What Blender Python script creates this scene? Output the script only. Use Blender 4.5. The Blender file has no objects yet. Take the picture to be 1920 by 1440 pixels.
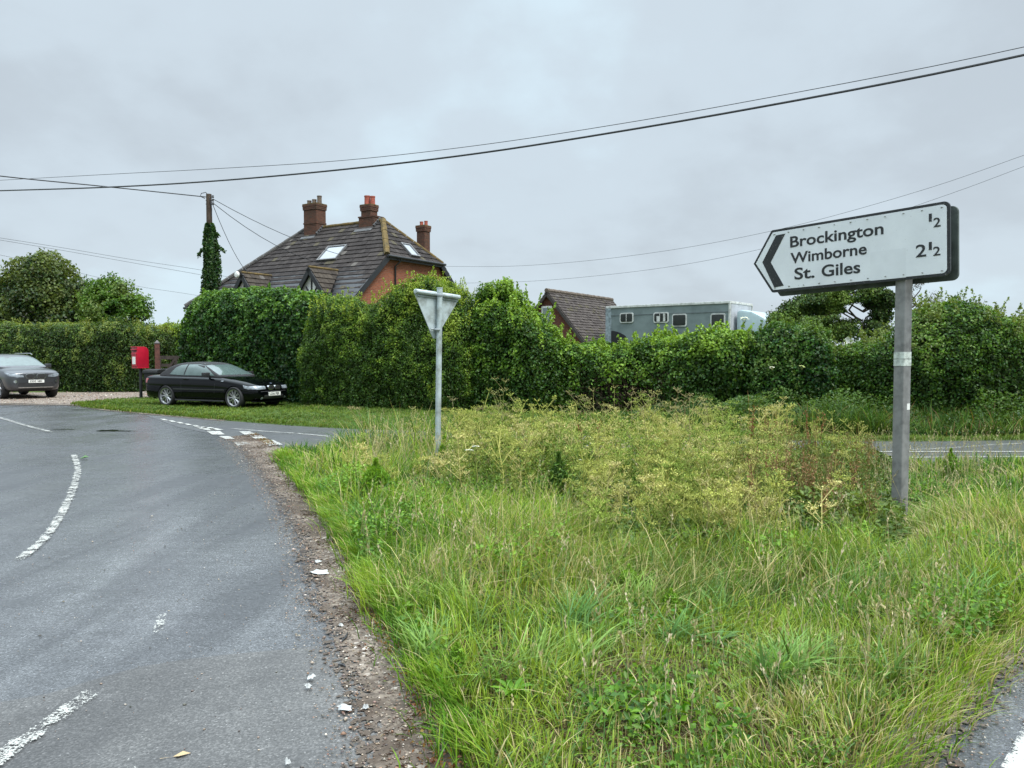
import bpy, bmesh, math, random
import numpy as np
from mathutils import Vector, Matrix
from mathutils.bvhtree import BVHTree
from mathutils.geometry import tessellate_polygon

random.seed(7); RNG = np.random.default_rng(11)
SC = bpy.context.scene
COL = SC.collection
# ------------------------------------------------------------------ camera
FPX, CX, CY, CAMH = 1440.0, 960.0, 720.0, 1.65       # focal length in pixels of the 1920 px wide picture
PITCH = math.atan(56.0/FPX)
cam_d = bpy.data.cameras.new('camera'); cam = bpy.data.objects.new('camera', cam_d); COL.objects.link(cam)
cam_d.sensor_width = 36.0; cam_d.lens = 36.0*FPX/1920.0
cam_d.clip_start = 0.05; cam_d.clip_end = 3000
cam.location = (0, 0, CAMH); cam.rotation_euler = (math.pi/2-PITCH, 0, 0)
SC.camera = cam
# ------------------------------------------------------------------ sky
SUN_EL, SUN_AZ = math.radians(58), math.radians(130)     # azimuth clockwise from +Y
w = bpy.data.worlds.new("World"); SC.world = w; w.use_nodes = True
nt = w.node_tree; nt.nodes.clear()
def N(nt, t, **k):
    n = nt.nodes.new(t)
    for a, b in k.items():
        if a.startswith('i_'):
            key = a[2:]
            key = int(key) if key.isdigit() else key.replace('_', ' ')
            n.inputs[key].default_value = b
        else: setattr(n, a, b)
    return n
def mathn(nt, op, a, b=None, clamp=False):
    n = nt.nodes.new('ShaderNodeMath'); n.operation = op; n.use_clamp = clamp
    for i, v in enumerate((a, b)):
        if v is None: continue
        if isinstance(v, (int, float)): n.inputs[i].default_value = v
        else: nt.links.new(v, n.inputs[i])
    return n.outputs[0]
def ramp(nt, fac, stops, interp='LINEAR'):
    n = nt.nodes.new('ShaderNodeValToRGB'); cr = n.color_ramp; cr.interpolation = interp
    while len(cr.elements) < len(stops): cr.elements.new(0.5)
    for e, (p, c) in zip(cr.elements, stops):
        e.position = p; e.color = (*c, 1) if len(c) == 3 else c
    nt.links.new(fac, n.inputs[0]); return n.outputs[0]
def mixc(nt, f, a, b, blend='MIX'):
    n = nt.nodes.new('ShaderNodeMix'); n.data_type = 'RGBA'; n.blend_type = blend
    for k, v in ((0, f), (6, a), (7, b)):
        if isinstance(v, (int, float)): n.inputs[k].default_value = v
        elif isinstance(v, tuple): n.inputs[k].default_value = (*v, 1) if len(v) == 3 else v
        else: nt.links.new(v, n.inputs[k])
    return n.outputs[2]
tc = N(nt, 'ShaderNodeTexCoord')
sep = N(nt, 'ShaderNodeSeparateXYZ'); nt.links.new(tc.outputs['Generated'], sep.inputs[0])
zz = mathn(nt, 'MAXIMUM', sep.outputs[2], 0.0)
den = mathn(nt, 'ADD', zz, 0.42)
cmb = N(nt, 'ShaderNodeCombineXYZ')
nt.links.new(mathn(nt, 'DIVIDE', sep.outputs[0], den), cmb.inputs[0])
nt.links.new(mathn(nt, 'DIVIDE', sep.outputs[1], den), cmb.inputs[1])
n1 = N(nt, 'ShaderNodeTexNoise', i_Scale=1.25, i_Detail=7.0, i_Roughness=0.5, i_Distortion=0.25)
nt.links.new(cmb.outputs[0], n1.inputs['Vector'])
n2 = N(nt, 'ShaderNodeTexNoise', i_Scale=3.6, i_Detail=6.0, i_Roughness=0.55)
nt.links.new(cmb.outputs[0], n2.inputs['Vector'])
f = mathn(nt, 'ADD', mathn(nt, 'MULTIPLY', n1.outputs[0], 0.75), mathn(nt, 'MULTIPLY', n2.outputs[0], 0.25))
cl = ramp(nt, f, [(0.38, (0.385, 0.437, 0.482)), (0.50, (0.440, 0.508, 0.562)), (0.61, (0.490, 0.595, 0.660))], 'EASE')
# an overcast sky is about three times brighter overhead than at the horizon
z2 = mathn(nt, 'POWER', mathn(nt, 'MAXIMUM', mathn(nt, 'SUBTRACT', zz, 0.44), 0.0), 1.0)
bri = mathn(nt, 'ADD', 0.96, mathn(nt, 'MULTIPLY', z2, 9.0))
bg1 = N(nt, 'ShaderNodeBackground'); nt.links.new(cl, bg1.inputs[0]); nt.links.new(bri, bg1.inputs[1])
skyt = N(nt, 'ShaderNodeTexSky', sky_type='NISHITA', sun_disc=False, sun_elevation=SUN_EL, sun_rotation=SUN_AZ, air_density=1.0, dust_density=3.0)
bg2 = N(nt, 'ShaderNodeBackground', i_Strength=0.05); nt.links.new(skyt.outputs[0], bg2.inputs[0])
mx = N(nt, 'ShaderNodeMixShader', i_Fac=0.12)
nt.links.new(bg1.outputs[0], mx.inputs[1]); nt.links.new(bg2.outputs[0], mx.inputs[2])
wo = N(nt, 'ShaderNodeOutputWorld'); nt.links.new(mx.outputs[0], wo.inputs[0])
# ------------------------------------------------------------------ sun behind thick cloud
sd = bpy.data.lights.new('sun', 'SUN'); sd.energy = 2.2; sd.angle = math.radians(22); sd.color = (1.0, 0.965, 0.91)
so = bpy.data.objects.new('sun', sd); COL.objects.link(so)
sv = Vector((math.sin(SUN_AZ)*math.cos(SUN_EL), math.cos(SUN_AZ)*math.cos(SUN_EL), math.sin(SUN_EL)))
so.rotation_euler = sv.to_track_quat('Z', 'Y').to_euler()
so.location = (0, -5, 30)
vs = SC.view_settings; vs.view_transform = 'Standard'; vs.look = 'None'; vs.exposure = 0.72; vs.gamma = 1.0; vs.use_curve_mapping = False

# ------------------------------------------------------------------ measuring helpers
FWD = Vector((0, math.cos(PITCH), -math.sin(PITCH))); UPV = Vector((0, math.sin(PITCH), math.cos(PITCH)))
CAMP = Vector((0, 0, CAMH))
def ray(px, py): return FWD + Vector((1, 0, 0))*((px-CX)/FPX) + UPV*((CY-py)/FPX)
def G(px, py, z=0.0):                                 # point of the level z seen at a pixel
    d = ray(px, py); return CAMP + d*((z-CAMH)/d.z)
def PY(px, py, Y):                                    # point at depth Y
    d = ray(px, py); return CAMP + d*(Y/d.y)
def XatY(px, Y): return PY(px, 664, Y).x
def ZatY(py, Y): return PY(960, py, Y).z
# ------------------------------------------------------------------ numpy noise
def _h(ix, iy, iz, seed):
    n = (ix*374761393 + iy*668265263 + iz*2147483647 + seed*1274126177) & 0xffffffff
    n = ((n ^ (n >> 13))*1274126177) & 0xffffffff
    n = n ^ (n >> 16)
    return (n & 0xffff)/65535.0
def vnoise(P, scale, seed=0):
    P = np.asarray(P, float)*scale
    I = np.floor(P).astype(np.int64); Fr = P-I; Fr = Fr*Fr*(3-2*Fr)
    r = 0
    for dx in (0, 1):
        for dy in (0, 1):
            for dz in (0, 1):
                wgt = (Fr[..., 0] if dx else 1-Fr[..., 0])*(Fr[..., 1] if dy else 1-Fr[..., 1])*(Fr[..., 2] if dz else 1-Fr[..., 2])
                r = r+wgt*_h(I[..., 0]+dx, I[..., 1]+dy, I[..., 2]+dz, seed)
    return r
def fbm(P, scale, seed=0, oct=3):
    a, s, t = 0, 1.0, 0
    for k in range(oct):
        a = a+s*vnoise(P, scale*2**k, seed+k); t += s; s *= 0.5
    return a/t
def xy3(X, Y): return np.stack([X, Y, np.zeros_like(X)], -1)
# ------------------------------------------------------------------ object helpers
def tag(o, label=None, cat=None, group=None, kind=None):
    if label: o['label'] = label
    if cat: o['category'] = cat
    if group: o['group'] = group
    if kind: o['kind'] = kind
    return o
def empty(name, loc=(0, 0, 0), rz=0.0, label=None, cat=None, group=None):
    o = bpy.data.objects.new(name, None); COL.objects.link(o); o.location = loc; o.rotation_euler = (0, 0, rz)
    o.empty_display_size = 0.2
    return tag(o, label, cat, group)
def link(name, me, mat, parent=None):
    o = bpy.data.objects.new(name, me); COL.objects.link(o)
    if mat is not None and len(me.materials) == 0: me.materials.append(mat)
    if parent is not None: o.parent = parent
    return o
def np_mesh(name, V, F, k, mat, parent=None, C=None, smooth=False):
    """V (n,3), F (m,k) faces all of k corners"""
    me = bpy.data.meshes.new(name); V = np.ascontiguousarray(V, np.float32); F = np.ascontiguousarray(F, np.int32)
    me.vertices.add(len(V)); me.vertices.foreach_set('co', V.ravel())
    me.loops.add(F.size); me.loops.foreach_set('vertex_index', F.ravel())
    me.polygons.add(len(F)); me.polygons.foreach_set('loop_start', np.arange(0, F.size, k, dtype=np.int32))
    me.polygons.foreach_set('loop_total', np.full(len(F), k, np.int32))
    if smooth: me.polygons.foreach_set('use_smooth', np.ones(len(F), bool))
    if C is not None:
        at = me.color_attributes.new('Col', 'FLOAT_COLOR', 'POINT')
        C4 = np.ones((len(V), 4), np.float32); C4[:, :3] = C; at.data.foreach_set('color', C4.ravel())
    me.update(calc_edges=True)
    return link(name, me, mat, parent)
def auto_uv(me):
    uv = me.uv_layers.new(name='UVMap') if not me.uv_layers else me.uv_layers[0]
    for p in me.polygons:
        n = p.normal
        if abs(n.z) > 0.75: a, b = Vector((1, 0, 0)), Vector((0, 1, 0))
        else:
            a = Vector((0, 0, 1)).cross(n).normalized(); b = n.cross(a).normalized()
        for li in p.loop_indices:
            c = me.vertices[me.loops[li].vertex_index].co
            uv.data[li].uv = (c.dot(a), c.dot(b) if abs(n.z) > .75 else c.z/max(0.2, b.z) if abs(b.z) > .2 else c.z)
class MB:
    def __init__(s): s.v = []; s.f = []; s.c = []
    def add(s, vs, fs, col=None):
        b = len(s.v); s.v += [tuple(v) for v in vs]; s.f += [tuple(b+i for i in f) for f in fs]
        s.c += [col or (1, 1, 1)]*len(vs); return s
    def box(s, c, d, R=None, col=None):
        x, y, z = d[0]/2, d[1]/2, d[2]/2
        vs = [Vector((i*x, j*y, k*z)) for i in (-1, 1) for j in (-1, 1) for k in (-1, 1)]
        if R is not None: vs = [R @ v for v in vs]
        c = Vector(c)
        return s.add([v+c for v in vs], [(0, 1, 3, 2), (4, 6, 7, 5), (0, 4, 5, 1), (2, 3, 7, 6), (0, 2, 6, 4), (1, 5, 7, 3)], col)
    def tube(s, pts, r, n=8, cap=True, col=None):
        pts = [Vector(p) for p in pts]; m = len(pts)
        rs = r if isinstance(r, (list, tuple)) else [r]*m
        vs = []; ref = None
        for i, p in enumerate(pts):
            t = (pts[min(i+1, m-1)]-pts[max(i-1, 0)]).normalized()
            if ref is None: ref = Vector((1, 0, 0)) if abs(t.x) < .9 else Vector((0, 1, 0))
            a = t.cross(ref).normalized(); b = t.cross(a).normalized(); ref = b.cross(t) if False else ref
            for k in range(n):
                an = 2*math.pi*k/n; vs.append(p+(a*math.cos(an)+b*math.sin(an))*rs[i])
        fs = [(i*n+k, i*n+(k+1) % n, (i+1)*n+(k+1) % n, (i+1)*n+k) for i in range(m-1) for k in range(n)]
        if cap: fs += [tuple(range(n-1, -1, -1)), tuple((m-1)*n+k for k in range(n))]
        return s.add(vs, fs, col)
    def lathe(s, prof, n=24, axis='z', origin=(0, 0, 0), col=None, cap=True):
        vs = []; o = Vector(origin)
        for r, h in prof:
            for k in range(n):
                a = 2*math.pi*k/n; c, d = r*math.cos(a), r*math.sin(a)
                vs.append(o+(Vector((c, d, h)) if axis == 'z' else Vector((c, h, d)) if axis == 'y' else Vector((h, c, d))))
        m = len(prof)
        fs = [(i*n+k, i*n+(k+1) % n, (i+1)*n+(k+1) % n, (i+1)*n+k) for i in range(m-1) for k in range(n)]
        if cap: fs += [tuple(range(n-1, -1, -1)), tuple((m-1)*n+k for k in range(n))]
        return s.add(vs, fs, col)
    def prism(s, poly, h0, h1, M=None, col=None):
        """polygon (x,y) extruded h0..h1 along z, optional matrix"""
        n = len(poly); vs = [Vector((x, y, h0)) for x, y in poly]+[Vector((x, y, h1)) for x, y in poly]
        if M is not None: vs = [M @ v for v in vs]
        fs = [tuple(range(n-1, -1, -1)), tuple(range(n, 2*n))]+[(i, (i+1) % n, n+(i+1) % n, n+i) for i in range(n)]
        return s.add(vs, fs, col)
    def build(s, name, mat, parent=None, smooth=False, bevel=0, uv=False, fix=True, color=False, ang=35):
        me = bpy.data.meshes.new(name); me.from_pydata(s.v, [], s.f); me.update()
        if fix or bevel:
            bm = bmesh.new(); bm.from_mesh(me)
            if fix: bmesh.ops.recalc_face_normals(bm, faces=bm.faces)
            if bevel:
                es = [e for e in bm.edges if len(e.link_faces) == 2 and e.calc_face_angle(0) > 0.5]
                bmesh.ops.bevel(bm, geom=es, offset=bevel, segments=2, profile=0.6, affect='EDGES', clamp_overlap=True)
            bm.to_mesh(me); bm.free(); me.update()
        if color:
            at = me.color_attributes.new('Col', 'FLOAT_COLOR', 'POINT')
            for i, c in enumerate(s.c): at.data[i].color = (*c, 1)
        if smooth:
            me.shade_smooth()
            try: me.set_sharp_from_angle(angle=math.radians(ang))
            except Exception: pass
        if uv: auto_uv(me)
        return link(name, me, mat, parent)
def text_mb(txt, x0, y0, wd, ht, z, M, bold=0.0, thick=0.002, squeeze=None):
    """text whose outline fills the box x0,y0 .. +wd,+ht, laid on the local plane z of the matrix M"""
    cu = bpy.data.curves.new('t', 'FONT'); cu.body = txt; cu.offset = bold; cu.extrude = 0.5; cu.resolution_u = 4
    ob = bpy.data.objects.new('t', cu); COL.objects.link(ob)
    dg = bpy.context.evaluated_depsgraph_get(); me = bpy.data.meshes.new_from_object(ob.evaluated_get(dg))
    P = np.array([v.co[:] for v in me.vertices]); fs = [tuple(p.vertices) for p in me.polygons]
    bpy.data.objects.remove(ob); bpy.data.curves.remove(cu); bpy.data.meshes.remove(me)
    mn, mxx = P.min(0), P.max(0)
    P[:, 0] = (P[:, 0]-mn[0])/(mxx[0]-mn[0])*wd+x0
    P[:, 1] = (P[:, 1]-mn[1])/(mxx[1]-mn[1])*ht+y0
    P[:, 2] = z+(P[:, 2]+0.5)*thick
    return [M @ Vector(p) for p in P], fs
# ------------------------------------------------------------------ materials
def new_mat(name):
    m = bpy.data.materials.new(name); m.use_nodes = True; t = m.node_tree
    return m, t, t.nodes['Principled BSDF'], t.nodes['Material Output']
def coords(t, kind='Object', scale=(1, 1, 1)):
    a = N(t, 'ShaderNodeTexCoord'); b = N(t, 'ShaderNodeMapping'); b.inputs['Scale'].default_value = scale
    t.links.new(a.outputs[kind], b.inputs[0]); return b.outputs[0]
def noise(t, vec, scale, detail=4, rough=0.55, dist=0.0):
    n = N(t, 'ShaderNodeTexNoise', i_Scale=scale, i_Detail=detail, i_Roughness=rough, i_Distortion=dist)
    if vec is not None: t.links.new(vec, n.inputs['Vector'])
    return n.outputs[0]
def bump(t, b, h, strength=0.3, dist=0.01, prev=None):
    n = N(t, 'ShaderNodeBump', i_Strength=strength, i_Distance=dist); t.links.new(h, n.inputs['Height'])
    if prev is not None: t.links.new(prev, n.inputs['Normal'])
    if b is not None: t.links.new(n.outputs[0], b.inputs['Normal'])
    return n.outputs[0]
def simple(name, col, rough=0.5, metal=0.0, var=0.15, scale=6.0, bmp=0.0, spec=0.5, coat=0.0, dark=None, alpha=None):
    """base colour broken up by procedural dirt"""
    m, t, b, o = new_mat(name)
    v = coords(t)
    n = noise(t, v, scale, 6, 0.6)
    d = dark or tuple(c*(1-var*2) for c in col)
    c = ramp(t, n, [(0.3, d), (0.55, col), (0.8, tuple(min(1, c*(1+var)) for c in col))])
    t.links.new(c, b.inputs['Base Color'])
    r = mathn(t, 'ADD', rough-0.08, mathn(t, 'MULTIPLY', noise(t, v, scale*3, 4), 0.16)); t.links.new(r, b.inputs['Roughness'])
    b.inputs['Metallic'].default_value = metal; b.inputs['Specular IOR Level'].default_value = spec
    b.inputs['Coat Weight'].default_value = coat; b.inputs['Coat Roughness'].default_value = 0.04
    if bmp: bump(t, b, noise(t, v, scale*8, 5), bmp, 0.01)
    return m
def leaf_mat(name, trans=0.3, rough=0.45, spec=0.45):
    m, t, b, o = new_mat(name)
    a = N(t, 'ShaderNodeAttribute', attribute_name='Col')
    t.links.new(a.outputs[0], b.inputs['Base Color']); b.inputs['Roughness'].default_value = rough
    b.inputs['Specular IOR Level'].default_value = spec
    tr = N(t, 'ShaderNodeBsdfTranslucent')
    tcx = mixc(t, 1.0, a.outputs[0], (1.25, 1.2, 0.55), 'MULTIPLY'); t.links.new(tcx, tr.inputs[0])
    mxs = N(t, 'ShaderNodeMixShader', i_Fac=trans)
    t.links.new(b.outputs[0], mxs.inputs[1]); t.links.new(tr.outputs[0], mxs.inputs[2]); t.links.new(mxs.outputs[0], o.inputs[0])
    return m
def vcol_mat(name, rough=0.8, spec=0.3, bmp=0.0, scale=30):
    m, t, b, o = new_mat(name)
    a = N(t, 'ShaderNodeAttribute', attribute_name='Col')
    n = noise(t, coords(t), scale, 5)
    c = mixc(t, 1.0, a.outputs[0], ramp(t, n, [(0.3, (0.7, 0.7, 0.7)), (0.7, (1.2, 1.2, 1.2))]), 'MULTIPLY')
    t.links.new(c, b.inputs['Base Color']); b.inputs['Roughness'].default_value = rough; b.inputs['Specular IOR Level'].default_value = spec
    if bmp: bump(t, b, n, bmp, 0.01)
    return m
M_leaf = leaf_mat('leaf', 0.34, 0.42, 0.22); M_grass = leaf_mat('grass', 0.36, 0.55, 0.12); M_dryleaf = leaf_mat('dry stems', 0.2, 0.7, 0.2)
M_needle = leaf_mat('dark foliage', 0.15, 0.6, 0.2)
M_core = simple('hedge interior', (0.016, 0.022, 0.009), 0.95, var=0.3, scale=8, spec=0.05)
M_bark = simple('bark', (0.075, 0.06, 0.045), 0.9, var=0.25, scale=9, bmp=0.6, spec=0.1)
M_twig = simple('twigs', (0.07, 0.05, 0.035), 0.9, var=0.3, scale=5, spec=0.1)
M_polewood = simple('tarred pole wood', (0.07, 0.052, 0.04), 0.85, var=0.25, scale=5, bmp=0.5, spec=0.15)
M_galv = simple('galvanised steel', (0.36, 0.40, 0.42), 0.55, metal=0.35, var=0.12, scale=9, bmp=0.05)
def asphalt(name, base, rough_lo, rough_hi, grain=1.0):
    m, t, b, o = new_mat(name); v = coords(t)
    g1 = N(t, 'ShaderNodeTexVoronoi', i_Scale=130.0); t.links.new(v, g1.inputs['Vector'])
    g2 = N(t, 'ShaderNodeTexVoronoi', i_Scale=52.0); t.links.new(v, g2.inputs['Vector'])
    big = noise(t, v, 0.55, 6, 0.6, 0.4)
    mid = noise(t, coords(t, scale=(1, 2.2, 1)), 2.2, 6, 0.65)
    fine = noise(t, v, 90, 3)
    c0 = ramp(t, g1.outputs['Color'], [(0.0, tuple(x*0.55 for x in base)), (0.55, base), (0.88, tuple(x*1.7 for x in base)), (1.0, tuple(x*3.6 for x in base))])
    c1 = mixc(t, 1.0, c0, ramp(t, big, [(0.34, (0.66, 0.66, 0.67)), (0.66, (1.25, 1.24, 1.22))]), 'MULTIPLY')
    c2 = mixc(t, 1.0, c1, ramp(t, mid, [(0.3, (0.8, 0.8, 0.8)), (0.7, (1.15, 1.15, 1.15))]), 'MULTIPLY')
    trk = noise(t, coords(t, scale=(1.5, 0.22, 1)), 1.0, 5, 0.6, 0.5)
    c2 = mixc(t, 1.0, c2, ramp(t, trk, [(0.38, (0.62, 0.62, 0.63)), (0.60, (1.16, 1.16, 1.15))]), 'MULTIPLY')
    t.links.new(c2, b.inputs['Base Color'])
    wet = mathn(t, 'ADD', mathn(t, 'ADD', mathn(t, 'MULTIPLY', big, 0.40), mathn(t, 'MULTIPLY', trk, 0.35)), mathn(t, 'MULTIPLY', mid, 0.25))
    r = ramp(t, wet, [(0.40, (rough_hi,)*3), (0.58, (rough_lo,)*3)])
    t.links.new(r, b.inputs['Roughness']); b.inputs['Specular IOR Level'].default_value = 0.75
    h = mathn(t, 'ADD', mathn(t, 'MULTIPLY', g2.outputs['Distance'], 0.7), mathn(t, 'MULTIPLY', fine, 0.6))
    b1 = bump(t, None, h, 0.36*grain, 0.006)
    bump(t, b, mid, 0.25, 0.03, b1)
    return m
M_road = asphalt('wet asphalt', (0.080, 0.084, 0.089), 0.10, 0.40)
M_patch = asphalt('coarse asphalt', (0.068, 0.067, 0.065), 0.46, 0.64, 1.5)
M_lane = asphalt('lane asphalt', (0.072, 0.075, 0.077), 0.24, 0.50)
def paint_mat(name, thr, scale=9, col=(0.40, 0.40, 0.37), edge=True):
    """road paint worn through to the stone in patches"""
    m, t, b, o = new_mat(name); v = coords(t, scale=(1, 1, 1))
    n = noise(t, v, scale, 8, 0.75); g = noise(t, v, 75, 4, 0.7)
    s = mathn(t, 'ADD', mathn(t, 'MULTIPLY', n, 0.5), mathn(t, 'MULTIPLY', g, 0.5))
    if edge:
        at = N(t, 'ShaderNodeAttribute', attribute_name='Col'); sp = N(t, 'ShaderNodeSeparateColor'); t.links.new(at.outputs[0], sp.inputs[0])
        s = mathn(t, 'ADD', s, mathn(t, 'MULTIPLY', mathn(t, 'SUBTRACT', sp.outputs[0], 1.0), 0.11))
    a = ramp(t, s, [(thr, (0, 0, 0)), (thr+0.015, (1, 1, 1))])
    c = ramp(t, noise(t, v, 30, 5), [(0.3, tuple(x*0.75 for x in col)), (0.7, col)])
    t.links.new(c, b.inputs['Base Color']); b.inputs['Roughness'].default_value = 0.6; t.links.new(a, b.inputs['Alpha'])
    return m
M_paint_worn = paint_mat('worn road paint', 0.525); M_paint_mid = paint_mat('faded road paint', 0.496); M_paint = paint_mat('road paint', 0.40); M_dash = paint_mat('give way paint', 0.45, edge=False)
M_paint_thin = paint_mat('very worn road paint', 0.55, 14)
def gravel_mat(name, c1, c2, soil=(0.07, 0.05, 0.035), edge=False, soil_thr=0.55):
    m, t, b, o = new_mat(name); v = coords(t)
    vo = N(t, 'ShaderNodeTexVoronoi', i_Scale=42.0); t.links.new(v, vo.inputs['Vector'])
    st = ramp(t, vo.outputs['Color'], [(0.0, tuple(x*0.45 for x in c1)), (0.45, c1), (0.8, c2), (1.0, (0.6, 0.56, 0.5))])
    big = noise(t, v, 1.6, 6, 0.65)
    c = mixc(t, ramp(t, big, [(soil_thr-0.06, (0, 0, 0)), (soil_thr+0.08, (1, 1, 1))]), st, mixc(t, noise(t, v, 25, 5), tuple(x*0.6 for x in soil), tuple(x*1.4 for x in soil)))
    t.links.new(c, b.inputs['Base Color']); b.inputs['Roughness'].default_value = 0.75; b.inputs['Specular IOR Level'].default_value = 0.35
    bump(t, b, vo.outputs['Distance'], 0.7, 0.01)
    if edge:
        a = N(t, 'ShaderNodeAttribute', attribute_name='Col')
        s = mathn(t, 'ADD', mathn(t, 'MULTIPLY', noise(t, v, 3.0, 6, 0.7), 0.5), mathn(t, 'MULTIPLY', vo.outputs['Color'], 0.5))
        sp = N(t, 'ShaderNodeSeparateColor'); t.links.new(a.outputs[0], sp.inputs[0])
        d = mathn(t, 'SUBTRACT', sp.outputs[0], s)
        al = ramp(t, mathn(t, 'ADD', d, 0.5), [(0.49, (0, 0, 0)), (0.52, (1, 1, 1))])
        t.links.new(al, b.inputs['Alpha'])
    return m
M_gravel = gravel_mat('flint gravel', (0.145, 0.112, 0.088), (0.25, 0.20, 0.16), soil_thr=0.62)
M_edge = gravel_mat('gravelly road edge', (0.12, 0.096, 0.076), (0.23, 0.19, 0.15), soil=(0.060, 0.043, 0.030), edge=True, soil_thr=0.50)
def ground_mat(name, a_, b_, c_):
    m, t, b, o = new_mat(name); v = coords(t)
    n = noise(t, v, 1.3, 7, 0.7); g = noise(t, v, 30, 5, 0.7)
    s = mathn(t, 'ADD', mathn(t, 'MULTIPLY', n, 0.5), mathn(t, 'MULTIPLY', g, 0.5))
    t.links.new(ramp(t, s, [(0.35, a_), (0.5, b_), (0.65, c_)]), b.inputs['Base Color'])
    b.inputs['Roughness'].default_value = 0.95; b.inputs['Specular IOR Level'].default_value = 0.1
    bump(t, b, g, 0.6, 0.03)
    return m
M_soil = ground_mat('soil under grass', (0.030, 0.026, 0.014), (0.055, 0.050, 0.024), (0.15, 0.115, 0.07))
M_turf = ground_mat('turf', (0.035, 0.055, 0.012), (0.055, 0.09, 0.02), (0.085, 0.12, 0.035))
M_field = ground_mat('field', (0.05, 0.075, 0.02), (0.07, 0.10, 0.03), (0.10, 0.12, 0.04))

# ================================================================== GROUND
def sheet(name, poly, z, mat, parent=None, kind='structure'):
    vs = [Vector((p[0], p[1], z if len(p) < 3 else p[2])) for p in poly]
    tris = tessellate_polygon([[Vector((v.x, v.y, 0)) for v in vs]])
    me = bpy.data.meshes.new(name); me.from_pydata([v[:] for v in vs], [], [tuple(t) for t in tris]); me.update()
    bm = bmesh.new(); bm.from_mesh(me); bmesh.ops.recalc_face_normals(bm, faces=bm.faces)
    if sum(f.normal.z for f in bm.faces) < 0: bmesh.ops.reverse_faces(bm, faces=bm.faces)
    bm.to_mesh(me); bm.free()
    o = link(name, me, mat, parent)
    if kind: o['kind'] = kind
    return o
def smooth_line(pts, step=0.3):
    """Catmull-Rom through points"""
    P = [Vector(p) for p in pts]; P = [P[0]*2-P[1]]+P+[P[-1]*2-P[-2]]; out = []
    for i in range(1, len(P)-2):
        a, b, c, d = P[i-1:i+3]; n = max(1, int((c-b).length/step))
        for k in range(n):
            t = k/n
            out.append(0.5*((2*b)+(c-a)*t+(2*a-5*b+4*c-d)*t*t+(3*b-a-3*c+d)*t**3))
    out.append(P[-2]); return out
sheet('ground', [(-700, -300), (700, -300), (700, 900), (-700, 900)], -0.03, M_field)
lane_far = [(-14.4, 25.4), (-12.9, 23.4), (-9.7, 20.9), (-7.1, 19.0), (-4.06, 17.1), (-1.2, 16.2), (2, 15.3), (6.4, 14.5), (10, 14.7), (20, 16.0), (40, 18.0)]
lane_far_s = [p.xy[:] for p in smooth_line([(x, y, 0) for x, y in lane_far], 0.6)]
road_poly = [(-4.5, -14), (8, -14), (9, -2), (15, 4), (24, 9), (40, 13)] + lane_far_s[::-1] + [(-16.7, 25.3), (-30, 28), (-60, 31), (-60, 26), (-30, 22), (-20, 18.5), (-13, 12), (-9, 7), (-6.6, 3), (-5, 0)]
sheet('road', road_poly, 0.0, M_road)
# newer, coarser patch of asphalt nearest the camera
seam = [G(px, py).xy[:] for px, py in [(-160, 1335), (0, 1318), (90, 1302), (175, 1276), (260, 1252), (345, 1238), (430, 1228), (520, 1220), (590, 1213), (640, 1211), (720, 1210)]]
sheet('road_patch', seam+[(-0.1, 3.2), (0.2, 1.5), (1.8, 2.6), (5, 5.2), (8, 7), (9.5, 3), (7, -3), (6, -13), (-4, -13), (-4.4, 0)], 0.004, M_patch)
lane_poly = [(-9.9, 20.7), (-7.6, 17.4), (-5.9, 15.5), (-4.6, 13.4), (-3.5, 12.4), (0, 11.9), (5, 11.2), (8, 11.3), (14, 11.5), (40, 13.5), (40, 17.9)] + [q for q in lane_far_s[::-1] if q[0] > -9.5]
sheet('lane', [(x, y-0.02) for x, y in lane_poly], 0.004, M_lane)
# island outline (grass)
isl_left = [G(px, py).xy for px, py in [(512, 862), (538, 895), (562, 925), (590, 965), (612, 1005), (632, 1050), (648, 1090), (668, 1150), (705, 1215), (742, 1285), (768, 1350), (786, 1440)]]
isl_left = [(p.x+0.16, p.y) for p in isl_left]
isl = [(0.13, 1.55), (1.42, 3.05), (2.86, 4.40), (6.2, 7.0), (9.5, 9.2), (12.0, 11.0), (8, 11.25), (5, 11.2), (0, 11.8), (-2.6, 12.4), (-3.9, 12.9)] + isl_left
isl_s = [p.xy[:] for p in smooth_line([(x, y, 0) for x, y in isl+[isl[0]]], 0.35)][:-1]
ISL = np.array(isl_s)
def poly_in(P, poly):
    x, y = P[:, 0], P[:, 1]; ins = np.zeros(len(P), bool); n = len(poly)
    for i in range(n):
        x0, y0 = poly[i]; x1, y1 = poly[(i+1) % n]
        c = ((y0 > y) != (y1 > y)) & (x < (x1-x0)*(y-y0)/((y1-y0) if y1 != y0 else 1e-9)+x0); ins ^= c
    return ins
def poly_dist(P, poly, closed=True):
    d = np.full(len(P), 1e9); n = len(poly)
    for i in range(n if closed else n-1):
        a = np.array(poly[i]); b = np.array(poly[(i+1) % n]); ab = b-a; L = max(1e-9, (ab**2).sum())
        t = np.clip(((P-a) @ ab)/L, 0, 1); q = a+t[:, None]*ab
        d = np.minimum(d, np.sqrt(((P-q)**2).sum(1)))
    return d
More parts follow.
